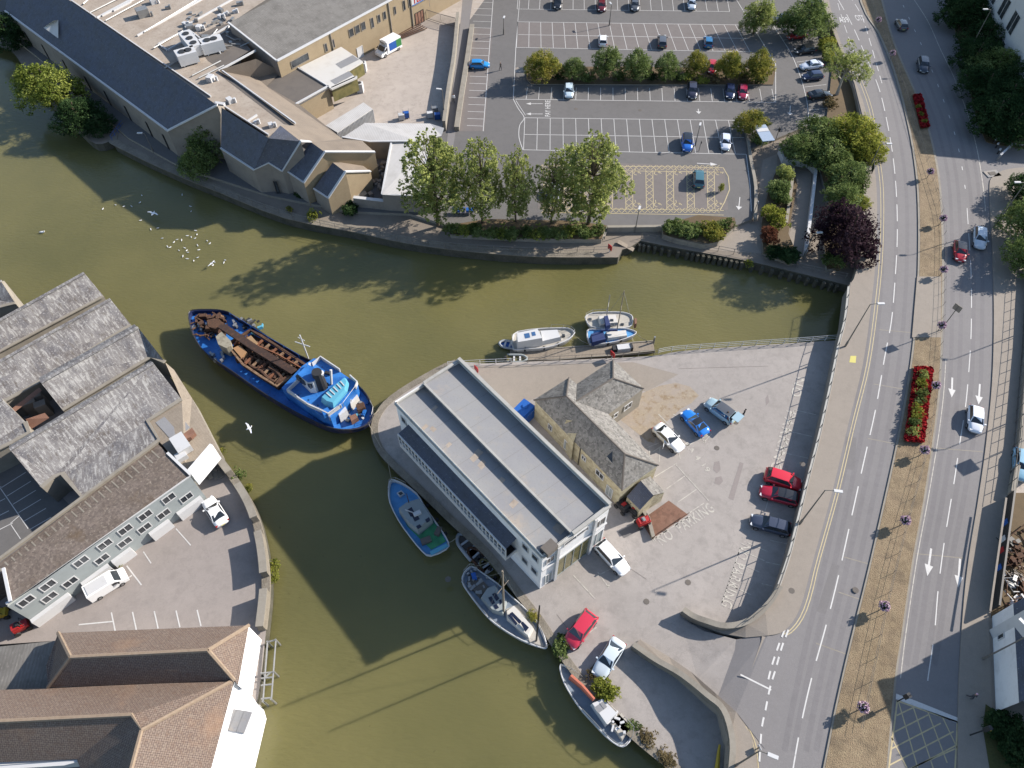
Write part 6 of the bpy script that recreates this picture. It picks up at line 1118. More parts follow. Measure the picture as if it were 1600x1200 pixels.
def yacht(label, ol, dk, cab, mst, hb, extra):
    t = thing('moored_yacht', label, 'sailing boat', at(mst[0], mst[1], 0), group=None); hull(t, cr([mc(*p) for p in ol], 2, True), 1.15, 1.0, hullw, dk, rail=.06); deckbox(t, 'coachroof', [mc(*p) for p in cab], 1.0, 1.6, M['whiteroof']); mast(t, mst[0], mst[1], 1.3, hb, .08, 'wood' if extra else 'steel', 1, 1.4, mst[2]); return t
y1 = yacht('white yacht with rounded deck moored outside the blue canvas yacht', [(892, 300), (895, 270), (960, 238), (1090, 232), (1250, 235), (1330, 262), (1345, 300), (1335, 360), (1250, 385), (1080, 388), (940, 370)], deckw, ((1020, 270), (1180, 255), (1200, 330), (1040, 345)), (948, 492, ()), 4.2, 0)
deckbox(y1, 'spray_hood', [mc(*p) for p in ((1070, 270), (1105, 262), (1130, 350), (1090, 365))], 1.2, 2.0, canvas); mb = MB()
for q in ((935, 300), (1145, 310), (1150, 348), (1185, 345), (1245, 350)): mb.box(tuple(at(*mc(*q), 1.62 if q[0] > 1000 and q[0] < 1200 else 1.05)), (.45, .4, .06), 0)
part('deck_hatch', mb, M['glass'], y1); guard(y1, [mc(*p) for p in ((892, 300), (895, 268), (960, 236), (1090, 230))], 1.15, .6); deckbox(y1, 'orange_buoy', [mc(*p) for p in ((1362, 290), (1385, 290), (1385, 340), (1365, 345))], .6, 1.5, M['brick'])
y2 = yacht('small blue and white yacht with navy canvas cockpit cover against the pontoon', [(905, 440), (920, 400), (1000, 398), (1200, 388), (1300, 395), (1380, 425), (1340, 460), (1200, 510), (1050, 535), (930, 535)], deckl, ((1090, 420), (1280, 405), (1290, 455), (1110, 480)), (964, 516, ((985, 500, 1.2), (992, 520, 1.2), (920, 530, 1.2))), 8.2, 1)
deckbox(y2, 'cockpit_cover', [mc(*p) for p in ((945, 440), (1060, 410), (1085, 490), (960, 520))], 1.1, 1.9, canvas); mb = MB(); mb.tube([at(*mc(1040, 410), 2.0), at(*mc(1200, 405), 2.2)], .16, 6); part('boom', mb, canvas, y2); guard(y2, [mc(*p) for p in ((905, 440), (915, 530), (930, 537))], 1.15, .8)
# tenders
def dinghy(label, px, py, rz, L, W, m, name='dinghy', inner='darkflat', z=0.0):
    t = thing(name, label, 'dinghy', (at(px, py, z + .4).x, at(px, py, z + .4).y, z), rz); mb = MB()
    pts = cr([(-L / 2, -W / 2), (0, -W / 2), (L * .3, -W * .42), (L / 2, 0), (L * .3, W * .42), (0, W / 2), (-L / 2, W / 2)], 3); r = W * .13
    mb.tube([(x, y, .38) for x, y in pts], r, 7); mb.build('side_tube', m, parent=t, smooth=True)
    mb = MB(); mb.poly([(x * .92, y * .9, .18) for x, y in pts]); mb.wall([(-L / 2, -W / 2 + .05, .1), (-L / 2, W / 2 - .05, .1)], .08, .4); mb.build('floor', M[inner], parent=t)
    MB().box((-L * .15, 0, .3), (.25, W * .85, .07)).build('seat', M['white'], parent=t); MB().box((L * .15, 0, .3), (.25, W * .75, .07)).build('seat', M['white'], parent=t)
    mb = MB(); mb.box((-L / 2 - .2, 0, .2), (.35, .3, .6)); mb.build('outboard_motor', M['black'], parent=t); return t
dinghy('grey inflatable dinghy tied below the boathouse balcony', 731, 852, 2.25, 3.6, 1.7, rib); dinghy('brown rowing skiff between the inflatable and the ketch', 748, 872, 2.35, 3.4, 1.4, M['brown'], 'rowing_skiff'); dinghy('pale green upturned tender beside the ketch stern', 762, 888, 2.2, 2.6, 1.2, M['glazing'], 'tender', 'glazing')
dinghy('small blue tender behind the motor cruiser', 793, 538, 2.9, 2.4, 1.3, rib, 'dinghy', 'bluep'); 
dinghy('pale dinghy lying on the left end of the pontoon', 808, 560, 0, 2.8, 1.3, M['palegrey'], 'dinghy', 'glazing', .55)
pn = thing('floating_pontoon', 'long timber decked pontoon between the yachts and the quay', 'pontoon', at(910, 545, 0)); pp = [(797, 549), (870, 544), (940, 539), (1020, 533), (1023, 548), (950, 556), (870, 562), (797, 564)]
mb = MB(); mb.prism(R(*[(p[0], p[1], .55) for p in pp]), -.3); part('deck', mb, M['wood'], pn); mb = MB(); mb.wall(R(*[(p[0], p[1], .56) for p in pp[:4]]), .15, .1); mb.wall(R(*[(p[0], p[1], .56) for p in pp[4:]]), .15, .1); part('edge_timber', mb, M['concrete'], pn)
for k, (px, py) in enumerate(((797, 566), (1022, 532))): c = at(px, py, 1); mb = MB(); mb.cyl((c.x, c.y, -1), .14, 2.8, 8); part('pile', mb, M['steel'], pn)
bo = thing('pontoon_locker', 'white locker with black cover standing on the right half of the pontoon', 'locker', at(974, 546, .55)); MB().box((0, 0, 0), (1.9, .9, .7), .15).build('box', M['white'], parent=bo); MB().box((-1.2, -.1, 0), (.8, .8, .6), .15).build('black_cover', M['black'], parent=bo); MB().box((1.1, .1, 0), (.3, .9, .8), .15).build('end_post', M['black'], parent=bo)

# mooring ropes and fenders
def ropes(label, lst):
    t = [o for o in COL.objects if o.get('label', '') == label][0]
    for a, za, b, zb in lst:
        A_, B_ = at(a[0], a[1], za), at(b[0], b[1], zb); m_ = (A_ + B_) / 2 - Vector((0, 0, .25)); part('mooring_rope', MB().tube([A_, m_, B_], .035, 4), rope, t)
def fenders(label, lst, z=.9):
    t = [o for o in COL.objects if o.get('label', '') == label][0]
    for p in lst: c = at(p[0], p[1], z); part('fender', MB().ball(tuple(c), .24, 8, sq=(1, 1, 1.6)), M['black'], t)
ropes('big blue sand dredger with rusty open hold and blue wheelhouse aft', [((578, 650), 2.6, (592, 640), 1.6), ((575, 660), 2.6, (596, 700), 1.6)])
ropes('small fishing boat with blue foredeck and green aft deck moored by the boathouse', [((612, 752), 1.4, (606, 722), 1.6), ((697, 850), 1.3, (716, 838), 1.6)])
ropes('two masted white sailing ketch covered in solar panels by the quay', [((735, 886), 1.6, (765, 878), 1.6), ((852, 1010), 1.6, (868, 1000), 1.6)])
ropes('sailing boat with terracotta sail cover and white cockpit at the bottom quay', [((878, 1040), 1.5, (892, 1030), 1.6), ((985, 1150), 1.5, (1012, 1160), 1.6)])
ropes('white motor cruiser with canopy moored along the pontoon', [((895, 523), 1.3, (925, 540), .7), ((803, 546), 1.2, (815, 552), .7)])
ropes('small blue and white yacht with navy canvas cockpit cover against the pontoon', [((992, 519), 1.2, (1015, 535), .7)])
fenders('small fishing boat with blue foredeck and green aft deck moored by the boathouse', [(656, 771), (668, 790), (683, 812), (696, 834)]); fenders('white motor cruiser with canopy moored along the pontoon', [(820, 546), (850, 544), (872, 538)]); fenders('small blue and white yacht with navy canvas cockpit cover against the pontoon', [(928, 538), (950, 537), (970, 532)])
# ---------------- vegetation ----------------
OW = ('first', 'second', 'third', 'fourth', 'fifth', 'sixth', 'seventh', 'eighth', 'ninth', 'tenth', 'eleventh', 'twelfth', 'last')
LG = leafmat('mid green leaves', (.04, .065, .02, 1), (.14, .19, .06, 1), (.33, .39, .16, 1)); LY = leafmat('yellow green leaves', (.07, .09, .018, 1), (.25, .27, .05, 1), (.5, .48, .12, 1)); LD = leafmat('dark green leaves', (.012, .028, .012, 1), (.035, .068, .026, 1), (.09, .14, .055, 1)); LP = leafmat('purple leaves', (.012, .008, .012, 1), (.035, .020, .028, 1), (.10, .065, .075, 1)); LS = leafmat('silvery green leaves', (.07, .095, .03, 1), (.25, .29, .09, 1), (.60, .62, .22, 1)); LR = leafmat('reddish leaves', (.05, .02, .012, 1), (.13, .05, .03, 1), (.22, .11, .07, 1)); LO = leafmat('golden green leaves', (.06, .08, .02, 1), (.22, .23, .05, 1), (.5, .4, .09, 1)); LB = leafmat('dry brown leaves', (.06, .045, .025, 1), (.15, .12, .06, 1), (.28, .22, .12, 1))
LM = leafmat('fresh green leaves', (.05, .075, .015, 1), (.18, .22, .045, 1), (.42, .44, .12, 1))
RF = leafmat('red petals', (.05, .01, .008, 1), (.24, .012, .016, 1), (.45, .05, .05, 1), 2, .1); PF = leafmat('pink and purple petals', (.10, .03, .14, 1), (.5, .34, .42, 1), (.8, .7, .66, 1), 5, .15)
def leaves(lobes, n, leaf, rnd, inner=.35, flat=1.0):
    """many small leaf faces scattered through the shells of ellipsoid lobes"""
    vs = []; fs = []; wt = [l[3] ** 2 for l in lobes]; tw = sum(wt)
    for l, w in zip(lobes, wt):
        k = int(n * w / tw); cx, cy, cz, r = l[:4]; sq = l[4] if len(l) > 4 else flat
        # sub clumps on the lobe
        cl = []
        for j in range(max(5, int(k / 15))):
            z = rnd.uniform(-.75, 1); a = rnd.uniform(0, 6.283); q = math.sqrt(max(0, 1 - z * z)); rr = r * rnd.uniform(inner + .3, 1.0); cl.append((cx + rr * q * math.cos(a), cy + rr * q * math.sin(a), cz + rr * z * sq, r * rnd.uniform(.12, .27)))
        for i in range(k):
            c = cl[i % len(cl)]
            d = Vector((rnd.gauss(0, 1), rnd.gauss(0, 1), rnd.gauss(0, 1))).normalized(); p = Vector(c[:3]) + d * (c[3] * rnd.uniform(.5, 1.1))
            nr = (d * .9 + Vector((rnd.uniform(-1, 1), rnd.uniform(-1, 1), rnd.uniform(-.2, 1.3)))).normalized()
            u = nr.cross(Vector((rnd.uniform(-1, 1), rnd.uniform(-1, 1), rnd.uniform(-1, 1)))).normalized(); v = nr.cross(u); s = leaf * rnd.uniform(.6, 1.35)
            o = len(vs); vs += [p - u * s * .5, p + v * s * .32, p + u * s * .5, p - v * s * .32]; fs.append([o, o + 1, o + 2, o + 3])
    return vs, fs
def tree_proto(seed, h, r, kind, n, leaf, lm, bark, label):
    rnd = random.Random(seed); t = thing('tree', label, 'tree'); lobes = []
    if kind == 'round':
        lobes = [(0, 0, h - r * .95, r * .72)] + [(math.cos(a) * r * .52, math.sin(a) * r * .52, h - r * rnd.uniform(.9, 1.5), r * rnd.uniform(.42, .6)) for a in [k * 1.05 + rnd.uniform(-.3, .3) for k in range(6)]] + [(rnd.uniform(-.3, .3) * r, rnd.uniform(-.3, .3) * r, h - r * .5, r * .4)]
    elif kind == 'tall':
        k = 46
        for i in range(k):
            f = i / (k - 1); rr = r * (.4 + .6 * math.sin(math.pi * min(1, f * .85 + .12))) * (1 - .35 * max(0, f - .75) / .25); a = i * 2.4 + rnd.uniform(-.3, .3); q = rr * rnd.uniform(.3, .82)
            lobes.append((math.cos(a) * q, math.sin(a) * q, h * (.16 + .78 * f) + rnd.uniform(-.3, .3), rr * rnd.uniform(.2, .34), 2.0))
    elif kind == 'gum':
        for i in range(20): a = i * 2.4; q = r * rnd.uniform(.15, .8); lobes.append((math.cos(a) * q, math.sin(a) * q, h * rnd.uniform(.55, .95), r * rnd.uniform(.2, .34), .8))
    elif kind == 'bush':
        lobes = [(rnd.uniform(-.5, .5) * r, rnd.uniform(-.5, .5) * r, h * rnd.uniform(.35, .62), r * rnd.uniform(.35, .6), h / r * .7) for k in range(8)]
    mb = MB(); rt = h * .018 + .07 if kind != 'tall' else .17
    if kind != 'bush':
        mb.tube([(0, 0, 0), (rnd.uniform(-.2, .2), rnd.uniform(-.2, .2), h * .4), (0, 0, h * (.85 if kind != 'tall' else .78))], rt * 1.3, 7, r2=rt * (.35 if kind != 'tall' else .2))
        for l in lobes: z0 = max(h * .15, min(l[2] - r * .4, h * .55)); mb.tube([(0, 0, z0), (l[0] * .5, l[1] * .5, (z0 + l[2]) / 2), (l[0], l[1], l[2] + l[3] * .3)], rt * .5, 5, r2=rt * .12)
    else:
        for l in lobes: mb.tube([(0, 0, 0), (l[0], l[1], l[2])], .05, 4, r2=.02)
    mb.build('trunk' if kind != 'bush' else 'stems', bark, parent=t, uv=False)
    vs, fs = leaves(lobes, n, leaf, rnd); m = MB(); m.v = vs; m.f = fs; m.m = [0] * len(fs); c = m.build('crown' if kind != 'bush' else 'foliage', lm, parent=t, uv=False); c.material_slots[0].link = 'OBJECT'; c.material_slots[0].material = lm
    return t
TP = {'a': (tree_proto(1, 6, 3, 'round', 11000, .21, LG, M['bark'], 'x'), 6, 3), 'b': (tree_proto(2, 6, 3, 'round', 11000, .21, LG, M['bark'], 'x'), 6, 3), 'p': (tree_proto(3, 17, 4.2, 'tall', 27000, .22, LS, M['bark'], 'x'), 17, 4.2), 'q': (tree_proto(4, 17, 4.2, 'tall', 25000, .22, LS, M['bark'], 'x'), 17, 4.2),
      'g': (tree_proto(5, 9, 5, 'gum', 11000, .2, LS, M['palebark'], 'x'), 9, 5), 's': (tree_proto(6, 1.6, 1.4, 'bush', 2200, .15, LG, M['bark'], 'x'), 1.6, 1.4), 't': (tree_proto(7, 1.6, 1.4, 'bush', 2200, .15, LG, M['bark'], 'x'), 1.6, 1.4), 'u': (tree_proto(9, 2.4, 2, 'bush', 5000, .2, LG, M['bark'], 'x'), 2.4, 2)}
UT = set()
def plant(k, px, py, z, h, r, lm, label, base=False, group=None, rz=None, name=None, cat=None):
    p, H, Rr = TP[k]; zc_ = z if base else z + h * .58; c = at(px, py, zc_); s = (r / Rr, r / Rr, h / H)
    if k in UT: t = dup(p, (c.x, c.y, z), 0, scale=s)
    else: UT.add(k); t = p; t.location = (c.x, c.y, z); t.scale = s
    t.rotation_euler = (0, 0, (px * 7 + py) % 6.28 if rz is None else rz); nm = name or ('tree' if k in 'abpqg' else 'shrub'); t.name = nm; t["label"] = label; t["category"] = cat or nm
    if group: t["group"] = group
    elif "group" in t: del t["group"]
    for ch in t.children:
        if ch.name.split('.')[0] in ('crown', 'foliage'): ch.material_slots[0].link = 'OBJECT'; ch.material_slots[0].material = lm
    return t
G_ = 'trees along the car park island'
for i, (px, py, r, h, m) in enumerate(((850, 96, 3.7, 6.5, LO), (897, 103, 2.7, 4.8, LG), (947, 92, 3.1, 6.4, LG), (997, 96, 3.3, 6, LG), (1043, 99, 2.8, 5.2, LG), (1090, 93, 2.5, 5, LO), (1141, 95, 3, 6, LO), (1188, 96, 3.2, 6.2, LO))):
    plant('ab'[i % 2], px, py, ZC + .2, h, r, m, ('leftmost golden tree of the car park island', 'small sparse tree second from the left on the island', 'tall green tree third from the left on the island', 'wide green tree fourth from the left on the island', 'rounded green tree fifth from the left on the island', 'pale golden tree sixth from the left on the island', 'golden tree second from the right on the island', 'golden tree at the right end of the island')[i], group=G_)
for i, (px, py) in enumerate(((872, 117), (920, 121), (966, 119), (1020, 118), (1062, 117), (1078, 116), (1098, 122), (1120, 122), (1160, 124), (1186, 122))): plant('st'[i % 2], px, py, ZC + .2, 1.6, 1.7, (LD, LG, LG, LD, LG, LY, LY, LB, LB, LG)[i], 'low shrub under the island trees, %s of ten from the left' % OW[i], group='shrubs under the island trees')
for i, (px, py, r, h, k) in enumerate(((684, 352, 5.8, 18, 'p'), (754, 352, 4.2, 17, 'q'), (806, 350, 3.3, 15, 'p'), (861, 352, 3.1, 14.5, 'q'), (918, 354, 6.2, 18, 'p'))):
    plant(k, px, py, ZQ + .3, h, r, LS, ('broad leftmost poplar of the quayside row', 'slim poplar second from the left by the quay', 'slender middle poplar of the quayside row', 'narrowest poplar, fourth from the left by the quay', 'broad rightmost poplar of the quayside row')[i], True, 'poplars along the quay', name='poplar_tree', cat='tree')
for i in range(13): plant('stu'[i % 3], 708 + i * 18.5, 357 + 6 * math.sin(i / 4), ZQ + .3, 2.0, 1.75, (LG, LM, LG)[i % 3], '%s hedge bush from the left under the poplars' % OW[i], group='hedge bushes under the poplars')
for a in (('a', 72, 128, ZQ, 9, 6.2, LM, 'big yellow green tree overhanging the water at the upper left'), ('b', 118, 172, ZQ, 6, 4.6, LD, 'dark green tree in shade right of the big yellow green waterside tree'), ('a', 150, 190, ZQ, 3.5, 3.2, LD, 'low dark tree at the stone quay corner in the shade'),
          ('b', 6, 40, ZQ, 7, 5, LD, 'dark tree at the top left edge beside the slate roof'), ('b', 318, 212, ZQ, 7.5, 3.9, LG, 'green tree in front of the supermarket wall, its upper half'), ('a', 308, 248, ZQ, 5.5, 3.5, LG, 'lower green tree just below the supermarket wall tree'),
          ('b', 1263, 22, ZC, 8, 5.6, LG, 'large olive green tree at the top beside the main road'), ('g', 1322, 112, ZC, 8.5, 5.6, LS, 'spreading gum tree with pale branches over the right hand bays'), ('a', 1186, 20, ZC, 7.5, 3.6, LS, 'sparse slim tree at the top right corner of the car park'),
          ('b', 1175, 186, ZC, 4.5, 3.2, LO, 'sparse small tree at the right end of the long bay row'), ('b', 1335, 202, ZC, 7, 5.6, LY, 'bright yellow green tree in the wide tree group by the road'), ('a', 1262, 226, ZC, 5, 4.2, LG, 'green tree at the left of the wide tree group'), ('b', 1300, 236, ZC, 5, 4.5, LG, 'green tree in the middle of the wide tree group'), ('a', 1290, 205, ZC, 6, 4.4, LG, 'green tree behind the middle of the wide tree group'), ('a', 1355, 232, ZC, 5, 3.4, LY, 'yellow green tree on the road side of the tree group'),
          ('a', 1325, 272, ZC, 5, 3.8, LG, 'soft green tree below the wide tree group'), ('b', 1322, 304, ZC, 4.5, 3.6, LG, 'green tree just above the purple tree'), ('b', 1343, 316, ZC, 3, 2.4, LY, 'yellow green bush tree right above the purple tree'), ('a', 1330, 358, ZQ, 10, 5.4, LP, 'dark purple leaved tree beside the main road'),
          ('a', 1616, 392, ZR, 6, 3.9, LG, 'green tree at the right edge beside the silver car lane'), ('b', 1624, 335, ZR, 8, 4.6, LG, 'larger green tree at the right edge above the fence start'), ('a', 1612, 292, ZR, 5, 4, LD, 'dark green tree at the right edge by the side junction'),
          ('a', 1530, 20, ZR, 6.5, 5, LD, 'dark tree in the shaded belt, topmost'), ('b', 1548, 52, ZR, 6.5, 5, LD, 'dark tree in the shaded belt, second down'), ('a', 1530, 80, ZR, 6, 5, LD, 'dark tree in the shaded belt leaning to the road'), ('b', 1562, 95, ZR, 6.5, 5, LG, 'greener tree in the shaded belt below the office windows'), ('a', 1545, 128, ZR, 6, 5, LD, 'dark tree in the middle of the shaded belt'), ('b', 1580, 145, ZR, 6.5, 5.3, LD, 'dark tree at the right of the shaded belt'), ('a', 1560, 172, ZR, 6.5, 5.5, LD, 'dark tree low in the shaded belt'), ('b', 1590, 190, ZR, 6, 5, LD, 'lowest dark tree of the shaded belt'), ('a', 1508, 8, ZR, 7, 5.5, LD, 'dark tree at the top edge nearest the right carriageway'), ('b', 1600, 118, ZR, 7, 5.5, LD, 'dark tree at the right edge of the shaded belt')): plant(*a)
for a in (('u', 1290, 66, ZC, 2.6, 2.3, LY, 'yellow green shrub below the olive tree by the road'), ('u', 1297, 84, ZC, 2.4, 2.1, LY, 'yellow green shrub above the gum tree'), ('s', 1300, 158, ZC, 1.8, 2, LB, 'brownish shrub at the foot of the gum tree'), ('u', 1056, 351, ZQ + .5, 2.2, 2.2, LG, 'green bush at the left end of the planter above the quay'), ('u', 1082, 357, ZQ + .5, 2.4, 2.5, LG, 'green bush in the middle of the planter above the quay'), ('u', 1112, 356, ZQ + .5, 2.5, 2.6, LO, 'golden bush in the planter above the quay'), ('s', 1137, 350, ZQ + .5, 2, 1.8, LG, 'small bush at the right end of the planter above the quay'),
          ('u', 1228, 266, ZQ + .5, 2.6, 2, LS, 'tall pale shrub at the top of the footpath bed'), ('u', 1214, 290, ZQ + .5, 2.6, 2.3, LG, 'green shrub in the upper footpath bed'), ('u', 1222, 305, ZQ + .5, 2.4, 2.2, LG, 'second green shrub in the upper footpath bed'), ('u', 1212, 332, ZQ + .5, 2.4, 2.3, LY, 'yellow green shrub in the middle of the footpath bed'), ('t', 1220, 346, ZQ + .5, 2, 1.8, LY, 'small yellow green shrub in the footpath bed'), ('u', 1204, 368, ZQ + .5, 2.4, 2, LR, 'reddish brown shrub in the footpath bed'), ('u', 1212, 392, ZQ + .5, 1.8, 2.2, LD, 'dark shrub at the bottom left of the footpath bed'), ('u', 1238, 396, ZQ + .5, 1.8, 2.2, LD, 'dark shrub at the bottom right of the footpath bed'),
          ('u', 1302, 402, ZQ + .5, 2.2, 2.2, LG, 'green shrub under the purple tree'), ('s', 1312, 412, ZQ + .5, 1.8, 1.6, LB, 'brown shrub at the foot of the purple tree'), ('s', 1170, 412, ZQ, .7, 1, LY, 'yellowish weeds on the coping above the piled wall'), ('u', 1186, 215, ZC, 1.8, 1.8, LG, 'small shrub beside the ticket shelter'), ('s', 1127, 292, ZC, 1.8, .7, LY, 'thin young plant in the end bed of the accessible bays'),
          ('s', 452, 327, ZQ, 1.1, .8, LO, 'small golden weed on the quay edge, left one'), ('t', 489, 333, ZQ, 1.8, 1.4, LY, 'pale yellow shrub growing on the quay edge'), ('u', 548, 322, ZQ, 1.8, 2, LD, 'dark bush in shade below the gabled bays'), ('u', 470, 300, ZQ, 1.4, 2, LD, 'dark bush at the foot of the supermarket wall'), ('s', 345, 707, ZQ, .8, .9, LO, 'brown green weeds at the corner of the lean to roof'), ('t', 370, 741, 1, 1.4, 1.1, LG, 'bright green weed on the outside of the left wharf wall'), ('s', 385, 763, 1, .9, .8, LO, 'brownish weed lower on the left wharf wall'), ('s', 424, 886, .6, 1.2, 1.1, LY, 'yellow green weed on the wharf wall below the lit spur'), ('s', 426, 903, .6, .8, .8, LY, 'smaller yellow green weed on the wharf wall'),
          ('u', 876, 1012, ZQ - .6, 1.8, 1.5, LG, 'leafy bush growing on the quay wall between the two sailing boats'), ('u', 949, 1080, ZQ, 1.7, 1.7, LY, 'spiky green shrub beside the motor sailer'), ('s', 928, 1058, ZQ, .8, 1, LB, 'dry weeds by the silver car'), ('s', 992, 1138, ZQ - .3, .7, 1.0, LG, 'green weeds on the bottom quay edge'), ('t', 1012, 1150, ZQ, .5, 1.1, LB, 'dry brown weeds along the bottom quay'), ('s', 1042, 1180, ZQ, .5, 1.2, LB, 'dry brown weeds at the bottom edge of the quay'), ('s', 833, 960, ZQ, .6, .9, LO, 'weeds on the quay beside the ketch'),
          ('u', 1565, 1130, ZR, 2, 2.2, LD, 'dark hedge bush by the corner lawn'), ('u', 1585, 1158, ZR, 2, 2.4, LD, 'second dark hedge bush by the corner lawn'), ('s', 186, 882, ZQ, .5, .5, LO, 'tiny weed at the office corner beside the white van')): plant(*a)
for i, (px, py, r, h) in enumerate(((862, -28, 5, 10), (905, -34, 5.5, 11), (952, -30, 5, 10), (1010, -26, 4, 7.5), (1060, -30, 4.5, 8), (1120, -24, 4.5, 8), (1165, -20, 4.5, 8), (770, -46, 7, 13), (815, -44, 7, 13))): plant('ab'[i % 2], px, py, ZC, h, r, LG, '%s tree from the left in the row above the top edge of the car park' % OW[i], True, 'trees beyond the top of the car park')
# hanging basket spheres and the railing down the median
BP = [(1373, 31), (1395, 83), (1454, 268), (1474, 341), (1475, 421), (1472, 508), (1463, 602), (1445, 703), (1415, 813), (1382, 947), (1349, 1105)]
bk = None; NTH = ('topmost', 'second', 'third', 'fourth', 'fifth', 'sixth', 'seventh', 'eighth', 'ninth', 'tenth', 'lowest')
for i, (px, py) in enumerate(BP):
    c = at(px, py, ZR + 1.5)
    if bk is None:
        bk = thing('flower_basket', 'x', 'flower basket', (c.x, c.y, ZR)); vs, fs = leaves([(0, 0, 1.55, .52)], 900, .15, random.Random(5), .6); m = MB(); m.v = vs; m.f = fs; m.m = [0] * len(fs); m.build('flowers', PF, parent=bk, uv=False)
        MB().ball((0, 0, 1.5), .44).build('foliage_ball', LD, parent=bk); MB().cyl((0, 0, 0), .05, 1.2, 6).build('post', M['rail'], parent=bk); t = bk
    else: t = dup(bk, (c.x, c.y, ZR))
    t["label"] = 'ball of pink and purple flowers on the median railing, %s from the top' % NTH[i] if i not in (0, 10) else ('ball of pink and purple flowers on the median railing, %s one' % NTH[i]); t["group"] = 'flower baskets along the median railing'
def railing(label, pts, z, h=1.1, sp=2.4, m='rail', rails=2, name='railing', r=.035, cat='railing', bars=False):
    P = [at(p[0], p[1], p[2] if len(p) > 2 else z) for p in pts]; t = thing(name, label, cat, P[len(P) // 2]); mb = MB()
    for k in range(rails): mb.tube([p + Vector((0, 0, h * (1 - k / rails))) for p in P], r, 4)
    part('rail', mb, M[m], t, uv=False); d = 0; proto = None; last = None
    for a, b in zip(P, P[1:]):
        L = (b - a).length; s = -d % sp if d else 0
        while s < L:
            q = a.lerp(b, s / L)
            if proto is None:
                mb = MB(); mb.tube([(0, 0, 0), (0, 0, h)], r * 1.3, 5); proto = mb.build('post', M[m], parent=t, uv=False); proto.location = q - t.location
            else: o = proto.copy(); COL.objects.link(o); o.location = q - t.location; o.parent = t
            s += sp
        d += L
    return t
railing('long thin guard railing running the length of the road median', cr([(1345, -40), (1362, 10)] + [(p[0] - 1, p[1] + 7) for p in BP] + [(1343, 1140)], 5), ZR + .14, .95, 2.6, r=.018)
railing('grey railing on the pavement edge above the boatyard wall', cr([(1325, 448), (1319, 500), (1309, 540), (1297, 600), (1279, 680), (1261, 750), (1244, 820), (1231, 870)], 4), ZR + .12, .95, 2.4, rails=1, r=.045)
railing('railing on the curved pavement corner at the boatyard entrance', cr([(1231, 870), (1213, 922), (1196, 948), (1166, 974)], 4), ZR + .1, .9, 2.2)
railing('white topped railing between boatyard and water from pontoon to road', cr([(1028, 553), (1060, 548), (1160, 541), (1240, 536), (1306, 531)], 4), ZQ, 1.1, 2.0, 'white', 3)
railing('railing on the quay behind the pontoon', [(800, 568), (860, 565), (950, 560), (1028, 554)], ZQ, 1.1, 2.2)
railing('railing on the quay corner by the boathouse', [(700, 572), (750, 569), (800, 567)], ZQ, 1.0, 2.2, 'white')
railing('railing along the north quay from the supermarket to the slipway', cr([(300, 284), (400, 322), (500, 352), (600, 372), (700, 387), (800, 394), (880, 395), (958, 393)], 3), ZQ, 1.1, 2.6)
railing('railing on the piled quay from the slipway to the road', cr([(1002, 372), (1060, 382), (1160, 400), (1250, 420), (1322, 436)], 3), ZQ, 1.1, 2.4)
railing('tall fence on the right hand footpath edge', cr([(1602, 420), (1597, 540), (1590, 620), (1582, 700), (1573, 775)], 3), ZR + .12, 2.0, 2.0, rails=3)
railing('short railing by the quay steps at upper left', [(176, 220), (186, 207), (194, 196)], ZQ, 1.1, 1.2, 'bluep')
railing('timber post and rail round the brick forecourt', [(1019, 843), (1048, 823), (1076, 804)], ZQ, .6, 2.0, 'brown', 1)
sp_ = thing('sheet_piling', 'dark steel sheet piling facing the quay left of the road bridge wall', 'wall', at(1160, 410, 0)); mb = MB()
Q = [at(p[0], p[1], ZQ) for p in cr([(1000, 380), (1060, 391), (1160, 409), (1250, 430), (1316, 446)], 6)]
for a, b in zip(Q, Q[1:]):
    L = (b - a).length; n = max(1, int(L / .8))
    for k in range(n): p = a.lerp(b, k / n); mb.box((p.x, p.y - .1, -.8), (.42, .5, 2.15), .2)
part('piles', mb, M['wallstone'], sp_, uv=False)
# flower beds
def flower_bed(label, pts, n):
    P = [at(p[0], p[1], ZR + .16) for p in pts]; c = sum(P, Vector()) / len(P); t = thing('flower_bed', label, 'flower bed', c)
    mb = MB(); mb.prism([(p.x, p.y, ZR + .3) for p in P], ZR); part('soil', mb, M['soil'], t)
    rnd = random.Random(4); mb = MB(); vs = []; fs = []
    for i in range(n):
        a, b = rnd.random(), rnd.random(); e = rnd.random()
        if rnd.random() < .75: a = rnd.choice((rnd.uniform(.02, .26), rnd.uniform(.74, .98))) if b > .08 and b < .92 else a
        top = P[0].lerp(P[1], a); bot = P[3].lerp(P[2], a); q = top.lerp(bot, b) + Vector((0, 0, .25 + rnd.uniform(0, .25)))
        nr = Vector((rnd.uniform(-1, 1), rnd.uniform(-1, 1), 1.2)).normalized(); u = nr.cross(Vector((rnd.random(), 1, 0))).normalized(); v = nr.cross(u); s = .2 * rnd.uniform(.7, 1.4); o = len(vs); vs += [q - u * s, q - v * s, q + u * s, q + v * s]; fs.append([o, o + 1, o + 2, o + 3])
    mb.v = vs; mb.f = fs; mb.m = [0] * len(fs); o = part('flowers', mb, RF, t, uv=False); return t
flower_bed('long bed of bright red flowers with a row of pale shrubs on the sunny median', [(1428, 575), (1456, 577), (1441, 693), (1412, 690)], 4200)
flower_bed('narrow bed of dark red flowers on the shaded upper median', [(1425, 150), (1438, 150), (1451, 200), (1438, 202)], 1500)
for i in range(8): plant('st'[i % 2], 1443 - i * 1.9, 586 + i * 12.5, ZR + .2, 1.5, .95, (LS, LY, LS, LG, LY, LY, LG, LS)[i], '%s pale shrub from the top in the red flower bed' % OW[i], group='shrubs in the red flower bed')
